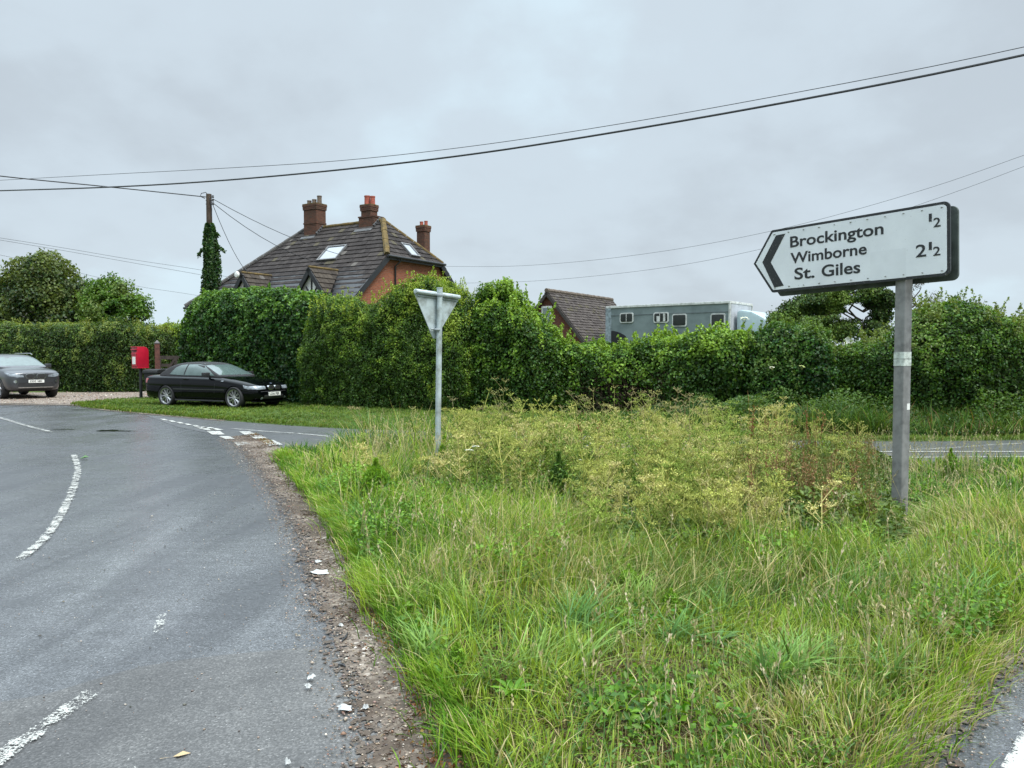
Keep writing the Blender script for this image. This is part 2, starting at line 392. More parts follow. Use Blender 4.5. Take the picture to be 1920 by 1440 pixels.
def mound(name, poly, rise, mat, wob=0.02, step=0.3, kind='structure', zedge=0.006):
    """raised turf: regular grid inside the outline, joined to the outline"""
    P = np.array(poly); mn, mxx = P.min(0), P.max(0)
    gx, gy = np.meshgrid(np.arange(mn[0], mxx[0], step), np.arange(mn[1], mxx[1], step)); Q = np.stack([gx.ravel(), gy.ravel()], 1)
    d = poly_dist(Q, poly); Q = Q[poly_in(Q, poly) & (d > step*0.55)]
    bm = bmesh.new(); pv = [Vector((x, y)) for x, y in poly]+[Vector(q) for q in Q.tolist()]
    from mathutils.geometry import delaunay_2d_cdt
    n = len(poly)
    vs, es, fs, *_ = delaunay_2d_cdt(pv, [(i, (i+1) % n) for i in range(n)], [], 1, 1e-5)
    A = np.array([[v.x, v.y] for v in vs]); d = poly_dist(A, poly)
    z = zedge+rise*np.clip(d/0.5, 0, 1)**0.6+wob*(vnoise(xy3(A[:, 0], A[:, 1]), 1.1, 3)-0.5)*np.clip(d/0.5, 0, 1)
    me = bpy.data.meshes.new(name); me.from_pydata(np.c_[A, z].tolist(), [], [tuple(f) for f in fs]); me.update(); me.shade_smooth()
    if sum(p.normal.z for p in me.polygons) < 0: me.flip_normals()
    o = link(name, me, mat); o['kind'] = kind; return o
mound('grass_island', isl_s, 0.07, M_soil)
verge_back = [(40, 32), (-8, 32), (-11.6, 30.5), (-13.2, 29.2), (-14.3, 28.2), (-14.9, 26.8)]
verge_poly = lane_far_s + verge_back
mound('grass_verge', verge_poly, 0.05, M_turf, step=0.6)
# gravel drive
gd = [(-60, 31.4), (-30, 28.3), (-16.9, 25.6), (-14.4, 25.2), (-14.9, 26.8), (-14.3, 28.2), (-13.2, 29.2), (-11.6, 30.5), (-13, 40), (-17.5, 40), (-16.2, 33.3), (-24, 32.6), (-60, 35.5)]
sheet('gravel_drive', gd, 0.006, M_gravel)
# ragged gravel over the far edge of the asphalt, and the gravelly edge along the island
def strip(name, inner, outer, z, mat, n=8, c0=0.0, c1=1.0):
    V, F, C = [], [], []; m = len(inner)
    for i in range(m):
        for k in range(n+1):
            t = k/n; a, b = inner[i], outer[i]
            V.append((a[0]+(b[0]-a[0])*t, a[1]+(b[1]-a[1])*t, z)); cc = c0+(c1-c0)*t; C.append((cc,)*3)
    for i in range(m-1):
        for k in range(n):
            F.append((i*(n+1)+k, i*(n+1)+k+1, (i+1)*(n+1)+k+1, (i+1)*(n+1)+k))
    o = np_mesh(name, np.array(V), np.array(F), 4, mat, C=np.array(C))
    if o.data.polygons[0].normal.z < 0: o.data.flip_normals()
    o['kind'] = 'structure'; return o
ein = [G(px, py).xy[:] for px, py in [(405, 822), (425, 840), (448, 872), (478, 915), (505, 965), (525, 1020), (535, 1080), (545, 1150), (575, 1230), (600, 1310), (610, 1390), (600, 1470)]]+[(-0.6, 2.0), (-0.1, 0.9)]
eout = [G(px, py).xy[:] for px, py in [(470, 815), (515, 845), (550, 890), (578, 925), (605, 965), (630, 1010), (650, 1055), (668, 1110), (700, 1180), (740, 1250), (775, 1330), (800, 1440)]]+[(0.15, 2.2), (0.3, 1.6)]
eout = [(x+0.13, y) for x, y in eout]
rs = lambda L: [p.xy[:] for p in smooth_line([(x, y, 0) for x, y in L], 0.25)]
def resamp(L, n):
    L = np.array(rs(L)); s = np.r_[0, np.cumsum(np.sqrt((np.diff(L, axis=0)**2).sum(1)))]; t = np.linspace(0, s[-1], n)
    return [(float(np.interp(q, s, L[:, 0])), float(np.interp(q, s, L[:, 1]))) for q in t]
EIN, EOUT = resamp(ein, 70), resamp(eout, 70)
strip('gravel_edge', EIN, EOUT, 0.010, M_edge, c0=0.16, c1=1.25)
strip('gravel_edge', resamp([(-60, 27.5), (-30, 25.6), (-17, 23.9), (-14.2, 24.0), (-12.0, 22.2), (-9.6, 20.3), (-7.2, 18.6)], 60), resamp([(-60, 31.4), (-30, 28.3), (-17, 25.8), (-14.3, 25.4), (-12.7, 23.4), (-9.6, 21.0), (-7.1, 19.1)], 60), 0.010, M_edge, c0=0.0, c1=1.0)
strip('gravel_edge', resamp([(0.6, 1.6), (1.95, 2.85), (3.35, 4.25), (6.5, 6.8), (9.8, 9.0), (12.3, 10.8)], 50), resamp([(0.1, 1.6), (1.5, 3.1), (2.9, 4.5), (6.1, 7.1), (9.4, 9.3), (12, 11.1)], 50), 0.010, M_edge, c0=-0.1, c1=0.95)
# ------------------------------------------------------------------ painted lines
def band(name, pts, wd, z, mat, n=1):
    P = smooth_line([(x, y, 0) for x, y in pts], 0.12); L, R = [], []
    for i, p in enumerate(P):
        t = (P[min(i+1, len(P)-1)]-P[max(i-1, 0)]).normalized(); q = Vector((-t.y, t.x, 0))*wd/2
        L.append((p+q).xy[:]); R.append((p-q).xy[:])
    V, F, C = [], [], []; m = len(L)
    for i in range(m):
        for k, (f, c) in enumerate(((0, 0), (0.22, 1), (0.78, 1), (1, 0))):
            V.append((L[i][0]+(R[i][0]-L[i][0])*f, L[i][1]+(R[i][1]-L[i][1])*f, z)); C.append((c*(0 if i in (0, m-1) else 1),)*3)
    for i in range(m-1):
        for k in range(3): F.append((i*4+k, i*4+k+1, (i+1)*4+k+1, (i+1)*4+k))
    o = np_mesh(name, np.array(V), np.array(F), 4, mat, C=np.array(C))
    if o.data.polygons[0].normal.z < 0: o.data.flip_normals()
    o['kind'] = 'structure'; return o
gp = lambda L: [G(px, py).xy[:] for px, py in L]
band('centre_line', gp([(138, 853), (146, 880), (138, 915), (118, 960), (85, 1010), (32, 1055)]), 0.115, 0.014, M_paint_mid)
band('centre_line', gp([(303, 1150), (300, 1175), (294, 1200)]), 0.075, 0.014, M_paint_mid)
band('centre_line', gp([(222, 1221), (262, 1213)]), 0.06, 0.014, M_paint_mid)
band('centre_line', gp([(196, 1282), (150, 1318), (80, 1368), (0, 1425), (-90, 1500)]), 0.125, 0.014, M_paint_mid)
band('centre_line', gp([(262, 1395), (246, 1440), (235, 1480)]), 0.07, 0.014, M_paint_thin)
band('road_line', gp([(-120, 748), (-60, 766), (0, 784), (50, 799), (97, 811)]), 0.13, 0.014, M_paint_mid)
band('road_line', gp([(430, 804), (500, 810), (560, 814), (640, 822), (760, 838), (900, 850)]), 0.12, 0.014, M_paint_mid)
# give way marks across the lane: two dashed rows
for (a, b, c, d) in [((372, 799), (391, 801), (385, 804), (404, 806)), ]: pass
def dash(c4, name='give_way_mark', mat=M_dash):
    q = [G(px, py, 0.0).xy[:] for px, py in c4]; return sheet(name, q, 0.014, mat)
dash([(368, 803), (395, 802), (420, 807), (390, 808)]); dash([(388, 810), (412, 809), (422, 816), (398, 816)])
dash([(448, 810), (468, 810), (481, 816), (458, 816)]); dash([(468, 818), (490, 817), (504, 825), (480, 825)])
dash([(490, 827), (512, 826), (531, 835), (505, 837)]); dash([(410, 819), (430, 819), (440, 824), (422, 824)])
dash([(438, 830), (462, 829), (470, 834), (446, 837)], mat=paint_mat('crumbling paint', 0.50, edge=False))
for i in range(7):
    x = 300+i*15; y = 786+i*3.0
    dash([(x, y), (x+9, y+0.4), (x+16, y+3.2), (x+6, y+2.8)], name='give_way_mark')
band('road_line', gp([(1500, 846), (1600, 848), (1700, 848), (1800, 848), (1900, 848), (2100, 849)]), 0.075, 0.014, M_paint)
band('road_line', gp([(1560, 860), (1700, 859), (1850, 858), (2100, 857)]), 0.075, 0.014, M_paint)
band('road_line', gp([(1700, 845), (1780, 841), (1900, 833), (2100, 822)]), 0.09, 0.014, M_paint_mid)
band('edge_line', [(0.5, 1.2), (1.15, 2.0), (2.12, 3.05), (2.55, 3.5), (3.85, 4.75), (7, 7.35), (10, 9.3)], 0.18, 0.014, M_paint)
# dark wet hollows in the asphalt
M_puddle = simple('standing water on asphalt', (0.008, 0.009, 0.008), 0.12, var=0.1, spec=0.25)
def puddle(px, py, w, h, seed):
    r = random.Random(seed); c = G(px, py).xy; pts = []
    for k in range(26):
        a = 2*math.pi*k/26; q = r.uniform(0.55, 1.1); pts.append((c.x+math.cos(a)*w*q, c.y+math.sin(a)*h*q))
    return sheet('puddle', pts, 0.0145, M_puddle)
puddle(205, 808, 0.32, 0.16, 1); puddle(235, 809, 0.22, 0.07, 2); puddle(120, 806, 0.35, 0.06, 3); puddle(30, 758, 0.9, 0.12, 4); puddle(148, 769, 0.3, 0.07, 5); puddle(245, 777, 0.22, 0.05, 6)

# ================================================================== VEGETATION GENERATORS
def jitter(C, a=0.18, g=RNG):
    return np.clip(C*(1+g.normal(0, a, (len(C), 1)))+g.normal(0, 0.006, C.shape), 0.003, 0.9)
def leaves(name, P, Nn, L, W, C, mat, parent=None, droop=0.3, seed=1, rnd=0.7):
    g = np.random.default_rng(seed); n = len(P)
    Nn = Nn+g.normal(0, rnd, (n, 3)); Nn /= np.linalg.norm(Nn, axis=1, keepdims=True)+1e-9
    R = g.normal(0, 1, (n, 3)); R[:, 2] -= droop*2
    D = R-(R*Nn).sum(1, keepdims=True)*Nn; D /= np.linalg.norm(D, axis=1, keepdims=True)+1e-9
    S = np.cross(Nn, D)
    L = (np.asarray(L)*g.uniform(0.65, 1.3, n))[:, None]; W = (np.asarray(W)*g.uniform(0.7, 1.25, n))[:, None]
    fold = L*0.12
    V = np.stack([P-D*L*0.5, P+D*L*0.0+S*W*0.5+Nn*fold, P+D*L*0.5-Nn*fold*0.6, P+D*L*0.0-S*W*0.5+Nn*fold], 1).reshape(-1, 3)
    b = np.arange(n)[:, None]*4
    F = np.concatenate([b+np.array([[0, 2, 1]]), b+np.array([[0, 3, 2]])], 1).reshape(-1, 3)
    return np_mesh(name, V, F, 3, mat, parent, C=np.repeat(C, 4, 0))
def ribbon_blades(name, B, H, W, lean, az, C, mat, parent=None, face=None, seed=3, bend=1.0):
    """grass blades: base B, height H, width W, lean distance, lean azimuth"""
    g = np.random.default_rng(seed); n = len(B)
    T = np.array([0, 0.38, 0.72, 1.0]); Wt = np.array([0.9, 1.0, 0.65, 0.0])
    dirn = np.stack([np.cos(az), np.sin(az), np.zeros(n)], 1)
    fa = az+math.pi/2+g.normal(0, 0.7, n); side = np.stack([np.cos(fa), np.sin(fa), np.zeros(n)], 1)
    rows = []
    for t, wt in zip(T, Wt):
        c = B+dirn*(lean*(t**2)*bend)[:, None]; c[:, 2] += H*(t-0.28*t*t*np.minimum(1.5, lean/np.maximum(H, 1e-3)))
        if wt > 0: rows += [c-side*(W*wt/2)[:, None], c+side*(W*wt/2)[:, None]]
        else: rows += [c]
    V = np.stack(rows, 1).reshape(-1, 3); b = np.arange(n)[:, None]*7
    F = np.concatenate([b+np.array([[0, 1, 3]]), b+np.array([[0, 3, 2]]), b+np.array([[2, 3, 5]]), b+np.array([[2, 5, 4]]), b+np.array([[4, 5, 6]])], 1).reshape(-1, 3)
    sh = np.array([0.55, 0.55, 0.9, 0.9, 1.05, 1.05, 1.15])           # shade at the root put into the blade colour, paler towards the tip
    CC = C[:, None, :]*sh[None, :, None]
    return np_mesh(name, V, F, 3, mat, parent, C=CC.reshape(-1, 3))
class Sticks:
    """thin three-sided stems and small seed flakes, gathered into one mesh"""
    def __init__(s): s.v = []; s.f = []; s.c = []
    def stick(s, a, b, r0, r1, col):
        a = np.array(a, float); b = np.array(b, float); t = b-a; t /= np.linalg.norm(t)+1e-9
        u = np.cross(t, (0, 0, 1.0) if abs(t[2]) < .9 else (1.0, 0, 0)); u /= np.linalg.norm(u); v = np.cross(t, u); k = len(s.v)
        for p, r in ((a, r0), (b, r1)):
            for q in (0, 2.094, 4.189): s.v.append(p+(u*math.cos(q)+v*math.sin(q))*r); s.c.append(col)
        for i in range(3):
            j = (i+1) % 3; s.f += [(k+i, k+j, k+3+j), (k+i, k+3+j, k+3+i)]
    def flake(s, p, d, n, L, W, col):
        p = np.array(p, float); d = np.array(d, float); d /= np.linalg.norm(d)+1e-9; sd = np.cross(d, n); sd = sd/(np.linalg.norm(sd)+1e-9); k = len(s.v)
        s.v += [p-d*L/2, p+sd*W/2, p+d*L/2, p-sd*W/2]; s.c += [col]*4; s.f += [(k, k+1, k+2), (k, k+2, k+3)]
    def build(s, name, mat, parent=None): return np_mesh(name, np.array(s.v), np.array(s.f), 3, mat, parent, C=np.array(s.c))
def surf_sample(Gd, n, g, back=0.35, keep=None):
    """random points and outward normals on a grid surface (a,b,3)"""
    A, B, Cc, D = Gd[:-1, :-1], Gd[1:, :-1], Gd[1:, 1:], Gd[:-1, 1:]
    Nq = np.cross(Cc-A, D-B); ar = np.linalg.norm(Nq, axis=2)/2; Nn = Nq/(2*ar[..., None]+1e-9)
    wt = ar*np.where(Nn[..., 1] > 0.5, back, 1.0)
    p = (wt/wt.sum()).ravel(); idx = g.choice(len(p), n, p=p); i, j = np.unravel_index(idx, ar.shape)
    u, v = g.random((2, n, 1)); P = (A[i, j]*(1-u)+B[i, j]*u)*(1-v)+(D[i, j]*(1-u)+Cc[i, j]*u)*v
    return P, Nn[i, j], ar.sum()
def lerp3(a, b, t): return np.array(a)[None]*(1-t[:, None])+np.array(b)[None]*t[:, None]
def hedge(name, label, prof, thick, pal, leafL, leafW, dens, seed, cat='hedge', bulge=0.28, sprigs=60, spriglen=0.35, endr=0.9, gaps=0.0, hole=None, group=None, mat=None, sq=0.5, droop=0.3, z0=0.0):
    """prof: list of (px, Yfront, ytop_px) read along the hedge; pal = (deep, mid, fresh) leaf colours"""
    g = np.random.default_rng(seed)
    F = [Vector((XatY(px, Y), Y, ZatY(yt, Y+thick*0.35)-0.18)) for px, Y, yt in prof]
    F = smooth_line(F, 0.22); m = len(F); s = np.array([0]+[(F[i+1].xy-F[i].xy).length for i in range(m-1)]).cumsum(); S = s[-1]
    nth = 30; th = np.linspace(0.02, math.pi-0.02, nth); Gd = np.zeros((m, nth, 3))
    for i in range(m):
        t = (F[min(i+1, m-1)]-F[max(i-1, 0)]); tx = Vector((t.x, t.y, 0)).normalized(); nrm = Vector((-tx.y, tx.x, 0))    # away from the camera
        e = min(1.0, min(s[i], S-s[i])/endr); k = math.sqrt(max(0.0, 1-(1-e)**2)); k = max(k, 0.03)
        T = thick*(0.25+0.75*k); cbase = F[i].xy+nrm.xy*thick/2
        h = (F[i].z-z0)*(0.55+0.45*k)
        c, sn = np.cos(th), np.sin(th)
        off = -np.sign(c)*np.abs(c)**sq*T/2
        Gd[i, :, 0] = cbase.x+nrm.x*off; Gd[i, :, 1] = cbase.y+nrm.y*off; Gd[i, :, 2] = z0+h*np.abs(sn)**sq
    Gd[:, 0, 2] = z0; Gd[:, -1, 2] = z0
    cen = Gd.mean(1, keepdims=True); out = Gd-cen; out[:, :4, 2] *= 0.1; out[:, -4:, 2] *= 0.1; out /= np.linalg.norm(out, axis=2, keepdims=True)+1e-9
    nz = fbm(Gd, 0.75, seed, 4)[..., None]-0.5; n2 = vnoise(Gd, 3.0, seed+9)[..., None]-0.5
    Gd = Gd+out*(nz*2*bulge+n2*bulge*0.45); Gd[..., 2] = np.maximum(Gd[..., 2], z0-0.02); Gd[:, 0, 2] = z0-0.02; Gd[:, -1, 2] = z0-0.02
    root = empty(name, (0, 0, 0), label=label, cat=cat, group=group)
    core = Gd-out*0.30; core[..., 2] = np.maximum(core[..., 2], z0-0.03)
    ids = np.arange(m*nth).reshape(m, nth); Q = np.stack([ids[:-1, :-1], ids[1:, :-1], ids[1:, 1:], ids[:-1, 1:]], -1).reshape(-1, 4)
    np_mesh('dark_core', core.reshape(-1, 3), Q, 4, M_core, root)  # added solid core, coloured dark as the shaded interior, stops see-through
    P, Nn, area = surf_sample(Gd, 10, g); n = int(area*dens)
    P, Nn, _ = surf_sample(Gd, n, g)
    if Nn[:, 1].mean() > 0.2: Nn = -Nn
    cN = P-np.array([0, 0, 0.0]); cl = fbm(P, 1.7, seed+5, 3); cl2 = vnoise(P, 5.5, seed+6)
    depth = g.random(n)**1.6*0.34
    P = P-Nn*depth[:, None]+Nn*((cl2-0.45)*0.20)[:, None]
    if gaps > 0:
        keep = ~((vnoise(P, 2.1, seed+21) < gaps) & (depth < 0.22)); P, Nn, cl, cl2, depth = P[keep], Nn[keep], cl[keep], cl2[keep], depth[keep]; n = len(P)
    if hole is not None:                                       # leafless woody patch near the ground
        hx0, hx1, hz = hole; u = (P[:, 0]-hx0)/(hx1-hx0); edge = hz*np.sin(np.clip(u, 0, 1)*math.pi)**0.5*(0.7+0.6*cl2)
        keep = ~((u > 0) & (u < 1) & (P[:, 2] < edge) & (g.random(n) < 0.82) & (P[:, 1] < np.median(P[:, 1])+0.5)); P, Nn, cl, cl2, depth = P[keep], Nn[keep], cl[keep], cl2[keep], depth[keep]; n = len(P)
        Pt, Nt, _ = surf_sample(Gd, 6000, g, back=0.01); k = (Pt[:, 0] > hx0) & (Pt[:, 0] < hx1) & (Pt[:, 2] < hz*1.1); Pt, Nt = Pt[k], Nt[k]; tw = Sticks()
        for a, b in zip(Pt-Nt*0.16, g.normal(0, 1, (len(Pt), 3))+[0, 0, 1.1]):
            b = b/np.linalg.norm(b)*g.uniform(0.12, 0.45); cc = tuple(np.array([(0.11, 0.075, 0.05), (0.17, 0.13, 0.095), (0.07, 0.045, 0.03)][int(g.integers(0, 3))])*g.uniform(0.7, 1.2)); tw.stick(a, a+b, 0.006, 0.003, cc)
        tw.build('bare_stems', M_dryleaf, root)['kind'] = 'stuff'
    P[:, 2] = np.maximum(P[:, 2], z0+0.03)
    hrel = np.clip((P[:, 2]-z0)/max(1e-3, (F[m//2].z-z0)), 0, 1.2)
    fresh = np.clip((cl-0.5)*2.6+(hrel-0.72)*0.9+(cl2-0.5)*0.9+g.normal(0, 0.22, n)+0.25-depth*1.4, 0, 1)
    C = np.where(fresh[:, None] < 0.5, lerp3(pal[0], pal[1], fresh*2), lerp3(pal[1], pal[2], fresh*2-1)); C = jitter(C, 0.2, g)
    # young shoots standing out of the top
    SP, SN, SCo, st = [], [], [], Sticks()
    if sprigs:
        Pt, Nt, _ = surf_sample(Gd[:, nth//4:3*nth//4+2], sprigs, g); 
        for q in range(sprigs):
            L = spriglen*g.uniform(0.4, 1.3); d = np.array([g.normal(0, 0.3), g.normal(0, 0.3), 1.0]); d /= np.linalg.norm(d)
            a = Pt[q]-d*0.12; b = a+d*(L+0.12); st.stick(a, b, 0.006, 0.003, (0.08, 0.09, 0.03))
            k = int(10+L*60); tt = g.random(k)
            SP.append(a+d*(L+0.12)*tt[:, None]+g.normal(0, 0.035, (k, 3))*(1.3-tt[:, None])); SN.append(g.normal(0, 1, (k, 3))+[0, -0.3, 0.5]); SCo.append(jitter(np.repeat([pal[2]], k, 0), 0.2, g))
        P = np.concatenate([P]+SP); Nn = np.concatenate([Nn]+SN); C = np.concatenate([C]+SCo)
        st.build('twigs', M_dryleaf, root)
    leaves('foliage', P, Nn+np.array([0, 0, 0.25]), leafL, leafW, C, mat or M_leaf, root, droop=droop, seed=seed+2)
    root['front'] = S
    return root, Gd
def blob_grid(c, r, seed, n=14, amp=0.25):
    th = np.linspace(0.05, math.pi-0.05, n); ph = np.linspace(0, 2*math.pi, 2*n)
    T, Pp = np.meshgrid(th, ph, indexing='ij'); D = np.stack([np.sin(T)*np.cos(Pp), np.sin(T)*np.sin(Pp), np.cos(T)], -1)
    R = 1+amp*2*(fbm(D+seed*3.7, 1.6, seed, 2)-0.5)
    return np.array(c)+D*np.array(r)*R[..., None]
def tree(name, label, base, h, clumps, pal, leafL, leafW, dens, seed, trunk_r=0.25, group=None, limbs=True, mat=None, cat='tree', airy=0.25, rnd=0.8):
    """clumps: list of (dx,dy,z,rx,ry,rz) leaf clumps about the trunk"""
    g = np.random.default_rng(seed); root = empty(name, base, label=label, cat=cat, group=group)
    mb = MB(); top = Vector((0, 0, h*0.8)); segs = [Vector((0, 0, -0.1))]
    for k in range(1, 6): segs.append(Vector((g.normal(0, 0.12)*k*0.6, g.normal(0, 0.1)*k*0.6, h*0.8*k/5)))
    mb.tube(segs, [trunk_r*(1-0.16*k) for k in range(6)], 9)
    if limbs:
        for (dx, dy, z, rx, ry, rz) in clumps:
            zz_ = max(h*0.15, min(z-0.35*math.hypot(dx, dy)-rz*0.3, h*0.75)); a = segs[0].lerp(segs[-1], zz_/(h*0.8))
            e = Vector((dx, dy, z)); mid = a.lerp(e, 0.5)+Vector((g.normal(0, .15), g.normal(0, .15), 0.1)); rr = trunk_r*0.33
            mb.tube([a, mid, e], [rr, rr*0.7, rr*0.3], 6)
            for q in range(5):
                d = Vector(g.normal(0, 1, 3).tolist()).normalized(); d.z = abs(d.z)*0.7
                mb.tube([mid.lerp(e, g.uniform(0.4, 1)), e+Vector((d.x*rx, d.y*ry, d.z*rz))*0.8], [rr*0.35, rr*0.1], 4)
    mb.build('trunk', M_bark, root, smooth=True)
    PP, NN, CC = [], [], []
    for i, (dx, dy, z, rx, ry, rz) in enumerate(clumps):
        gr = blob_grid((dx, dy, z), (rx, ry, rz), seed+i, amp=0.33)
        P, Nn, area = surf_sample(gr, 10, g); n = int(area*dens); P, Nn, _ = surf_sample(gr, n, g, back=0.5)
        cen = np.array((dx, dy, z)); Nn = P-cen; Nn /= np.linalg.norm(Nn, axis=1, keepdims=True)
        dep = g.random(n)**1.3; P = P-(P-cen)*(dep*0.6)[:, None]+Nn*(g.normal(0, airy*0.35, n)*min(rx, rz))[:, None]
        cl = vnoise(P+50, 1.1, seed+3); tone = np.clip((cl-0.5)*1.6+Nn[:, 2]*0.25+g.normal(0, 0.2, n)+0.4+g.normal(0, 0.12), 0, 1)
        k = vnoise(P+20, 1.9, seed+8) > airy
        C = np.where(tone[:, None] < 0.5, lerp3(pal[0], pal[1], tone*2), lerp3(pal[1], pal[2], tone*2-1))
        PP.append(P[k]); NN.append(Nn[k]); CC.append(jitter(C[k], 0.15, g))
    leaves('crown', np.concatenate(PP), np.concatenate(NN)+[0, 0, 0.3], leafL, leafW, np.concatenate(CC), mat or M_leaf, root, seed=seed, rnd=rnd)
    return root

# ================================================================== BUILDINGS
def brick_mat(name, c1, c2, mortar, dirt=(0.05, 0.045, 0.03), moss=0.35):
    m, t, b, o = new_mat(name); a = N(t, 'ShaderNodeTexCoord')
    br = N(t, 'ShaderNodeTexBrick', i_Scale=1.0, i_Mortar_Size=0.008, i_Bias=-0.1, i_Brick_Width=0.23, i_Row_Height=0.075)
    br.inputs['Color1'].default_value = (*c1, 1); br.inputs['Color2'].default_value = (*c2, 1); br.inputs['Mortar'].default_value = (*mortar, 1)
    t.links.new(a.outputs['UV'], br.inputs['Vector'])
    n = noise(t, a.outputs['Object'], 2.2, 7, 0.7)
    c = mixc(t, ramp(t, n, [(0.5, (0, 0, 0)), (0.75, (moss,)*3)]), br.outputs[0], dirt)
    n2 = noise(t, a.outputs['Object'], 14, 5, 0.6)
    c = mixc(t, 1.0, c, ramp(t, n2, [(0.3, (0.72, 0.7, 0.7)), (0.7, (1.18, 1.15, 1.1))]), 'MULTIPLY')
    t.links.new(c, b.inputs['Base Color']); b.inputs['Roughness'].default_value = 0.85; b.inputs['Specular IOR Level'].default_value = 0.2
    bump(t, b, br.outputs['Fac'], -0.35, 0.01); return m
M_brick = brick_mat('orange red brick', (0.27, 0.090, 0.050), (0.19, 0.062, 0.038), (0.21, 0.14, 0.10), moss=0.12)
M_oldbrick = brick_mat('weathered chimney brick', (0.115, 0.048, 0.032), (0.065, 0.034, 0.026), (0.09, 0.068, 0.052), moss=0.6)
M_barnbrick = brick_mat('old barn brick', (0.15, 0.05, 0.035), (0.10, 0.038, 0.028), (0.11, 0.08, 0.065), moss=0.4)
M_tile = vcol_mat('concrete roof tile', 0.85, 0.12, 0.3, 18)
M_moss = simple('mossy ridge tile', (0.13, 0.092, 0.038), 0.9, var=0.3, scale=5, bmp=0.4, spec=0.1, dark=(0.06, 0.05, 0.03))
M_lead = simple('lead flashing', (0.08, 0.08, 0.082), 0.7, var=0.25, scale=7)
M_black = simple('black paint', (0.014, 0.015, 0.017), 0.45, var=0.2)
M_white = simple('white render', (0.72, 0.72, 0.69), 0.6, var=0.06)
M_terra = simple('terracotta', (0.33, 0.075, 0.045), 0.7, var=0.2, scale=10)
M_buffpot = simple('sooty clay pot', (0.13, 0.095, 0.07), 0.8, var=0.3, scale=8)
M_glass = simple('window glass', (0.055, 0.07, 0.075), 0.06, var=0.05, spec=0.9)
M_skyglass = simple('roof window glass', (0.16, 0.18, 0.20), 0.06, var=0.05, spec=1.0, coat=1.0)
def clip_half(poly, nrm, d):
    out = []; n = len(poly)
    for i in range(n):
        a, b = poly[i], poly[(i+1) % n]; da = a[0]*nrm[0]+a[1]*nrm[1]-d; db = b[0]*nrm[0]+b[1]*nrm[1]-d
        if da >= -1e-9: out.append(a)
        if (da > 1e-9 and db < -1e-9) or (da < -1e-9 and db > 1e-9):
            t = da/(da-db); out.append((a[0]+(b[0]-a[0])*t, a[1]+(b[1]-a[1])*t))
    return out
def tile_plane(mb, poly, row=0.33, col=0.30, pal=((0.027, 0.023, 0.022), (0.052, 0.045, 0.042)), seed=1, thick=0.035, gap=0.012, moss=0.04, odd=0.035):
    """real overlapping tiles over a flat roof slope"""
    r = random.Random(seed); P = [Vector(p) for p in poly]; n = (P[1]-P[0]).cross(P[2]-P[0]).normalized()
    if n.z < 0: n = -n
    h = Vector((0, 0, 1)).cross(n).normalized(); dn = h.cross(n).normalized()
    if dn.z > 0: dn = -dn
    O = P[0]; q = [((p-O).dot(h), (p-O).dot(dn)) for p in P]
    u0, u1 = min(a for a, b in q), max(a for a, b in q); v0, v1 = min(b for a, b in q), max(b for a, b in q)
    ar = sum(q[i][0]*q[(i+1) % len(q)][1]-q[(i+1) % len(q)][0]*q[i][1] for i in range(len(q)))
    k = 0; v = v0
    while v < v1:
        rowp = clip_half(clip_half(q, (0, 1), v), (0, -1), -(v+row)); k += 1
        u = u0-col*(0.5 if k % 2 else 0)
        while u < u1 and len(rowp) > 2:
            c = clip_half(clip_half(rowp, (1, 0), u+gap/2), (-1, 0), -(u+col-gap/2))
            if len(c) > 2:
                jit = r.uniform(0, 0.006)+(0.012 if r.random() < odd else 0); t = r.random()
                col3 = tuple(pal[0][i]*(1-t)+pal[1][i]*t for i in range(3))
                if r.random() < moss: col3 = (0.075, 0.066, 0.045) if r.random() < .8 else (0.11, 0.10, 0.09)
                top = [O+h*a+dn*b+n*(0.012+thick*(b-v)/row+jit) for a, b in c]; bot = [O+h*a+dn*b-n*0.015 for a, b in c]; m = len(c)
                mb.add(top+bot, [tuple(range(m))]+[(i, (i+1) % m, m+(i+1) % m, m+i) for i in range(m)], col3)
            u += col
        v += row
def ray_plane(px, py, P0, nrm):
    d = ray(px, py); return CAMP+d*((P0-CAMP).dot(nrm)/d.dot(nrm))
# ---------------- the house
H_RZ = -math.radians(32)
house = empty('house', (-6.33, 38.0, 0), H_RZ, label='brick house with big dark tiled roof and tall chimneys standing behind the tall hedge', cat='house')
HM = Matrix.Translation((-6.33, 38.0, 0)) @ Matrix.Rotation(H_RZ, 4, 'Z'); HI = HM.inverted()
R = 8.2; HW = 4.4; EZ = 4.05; q1 = 2.11; z1 = 6.15; XG = 2.09; XL = -5.4; XE = -9.45
mb = MB()
P_front = [(XL, 0, R), (0, 0, R), (XG, -q1, z1), (XG, -HW, EZ), (XE, -HW, EZ)]
for i, pl in enumerate([P_front, [(x, -y, z) for x, y, z in P_front], [(0, 0, R), (XG, -q1, z1), (XG, q1, z1)], [(XL, 0, R), (XE, -HW, EZ), (XE, HW, EZ)]]):
    tile_plane(mb, pl, seed=i+4)
roof = mb.build('roof', M_tile, house, fix=False, color=True)
mb = MB()                                                   # boarding that closes the roof from beneath
for pl in (P_front, [(x, -y, z) for x, y, z in P_front], [(0, 0, R), (XG, -q1, z1), (XG, q1, z1)], [(XL, 0, R), (XE, -HW, EZ), (XE, HW, EZ)]):
    mb.add([Vector(p)-Vector((0, 0, 0.05)) for p in pl], [tuple(range(len(pl)))])
mb.build('roof_boarding', M_black, roof, fix=False)
mb = MB()
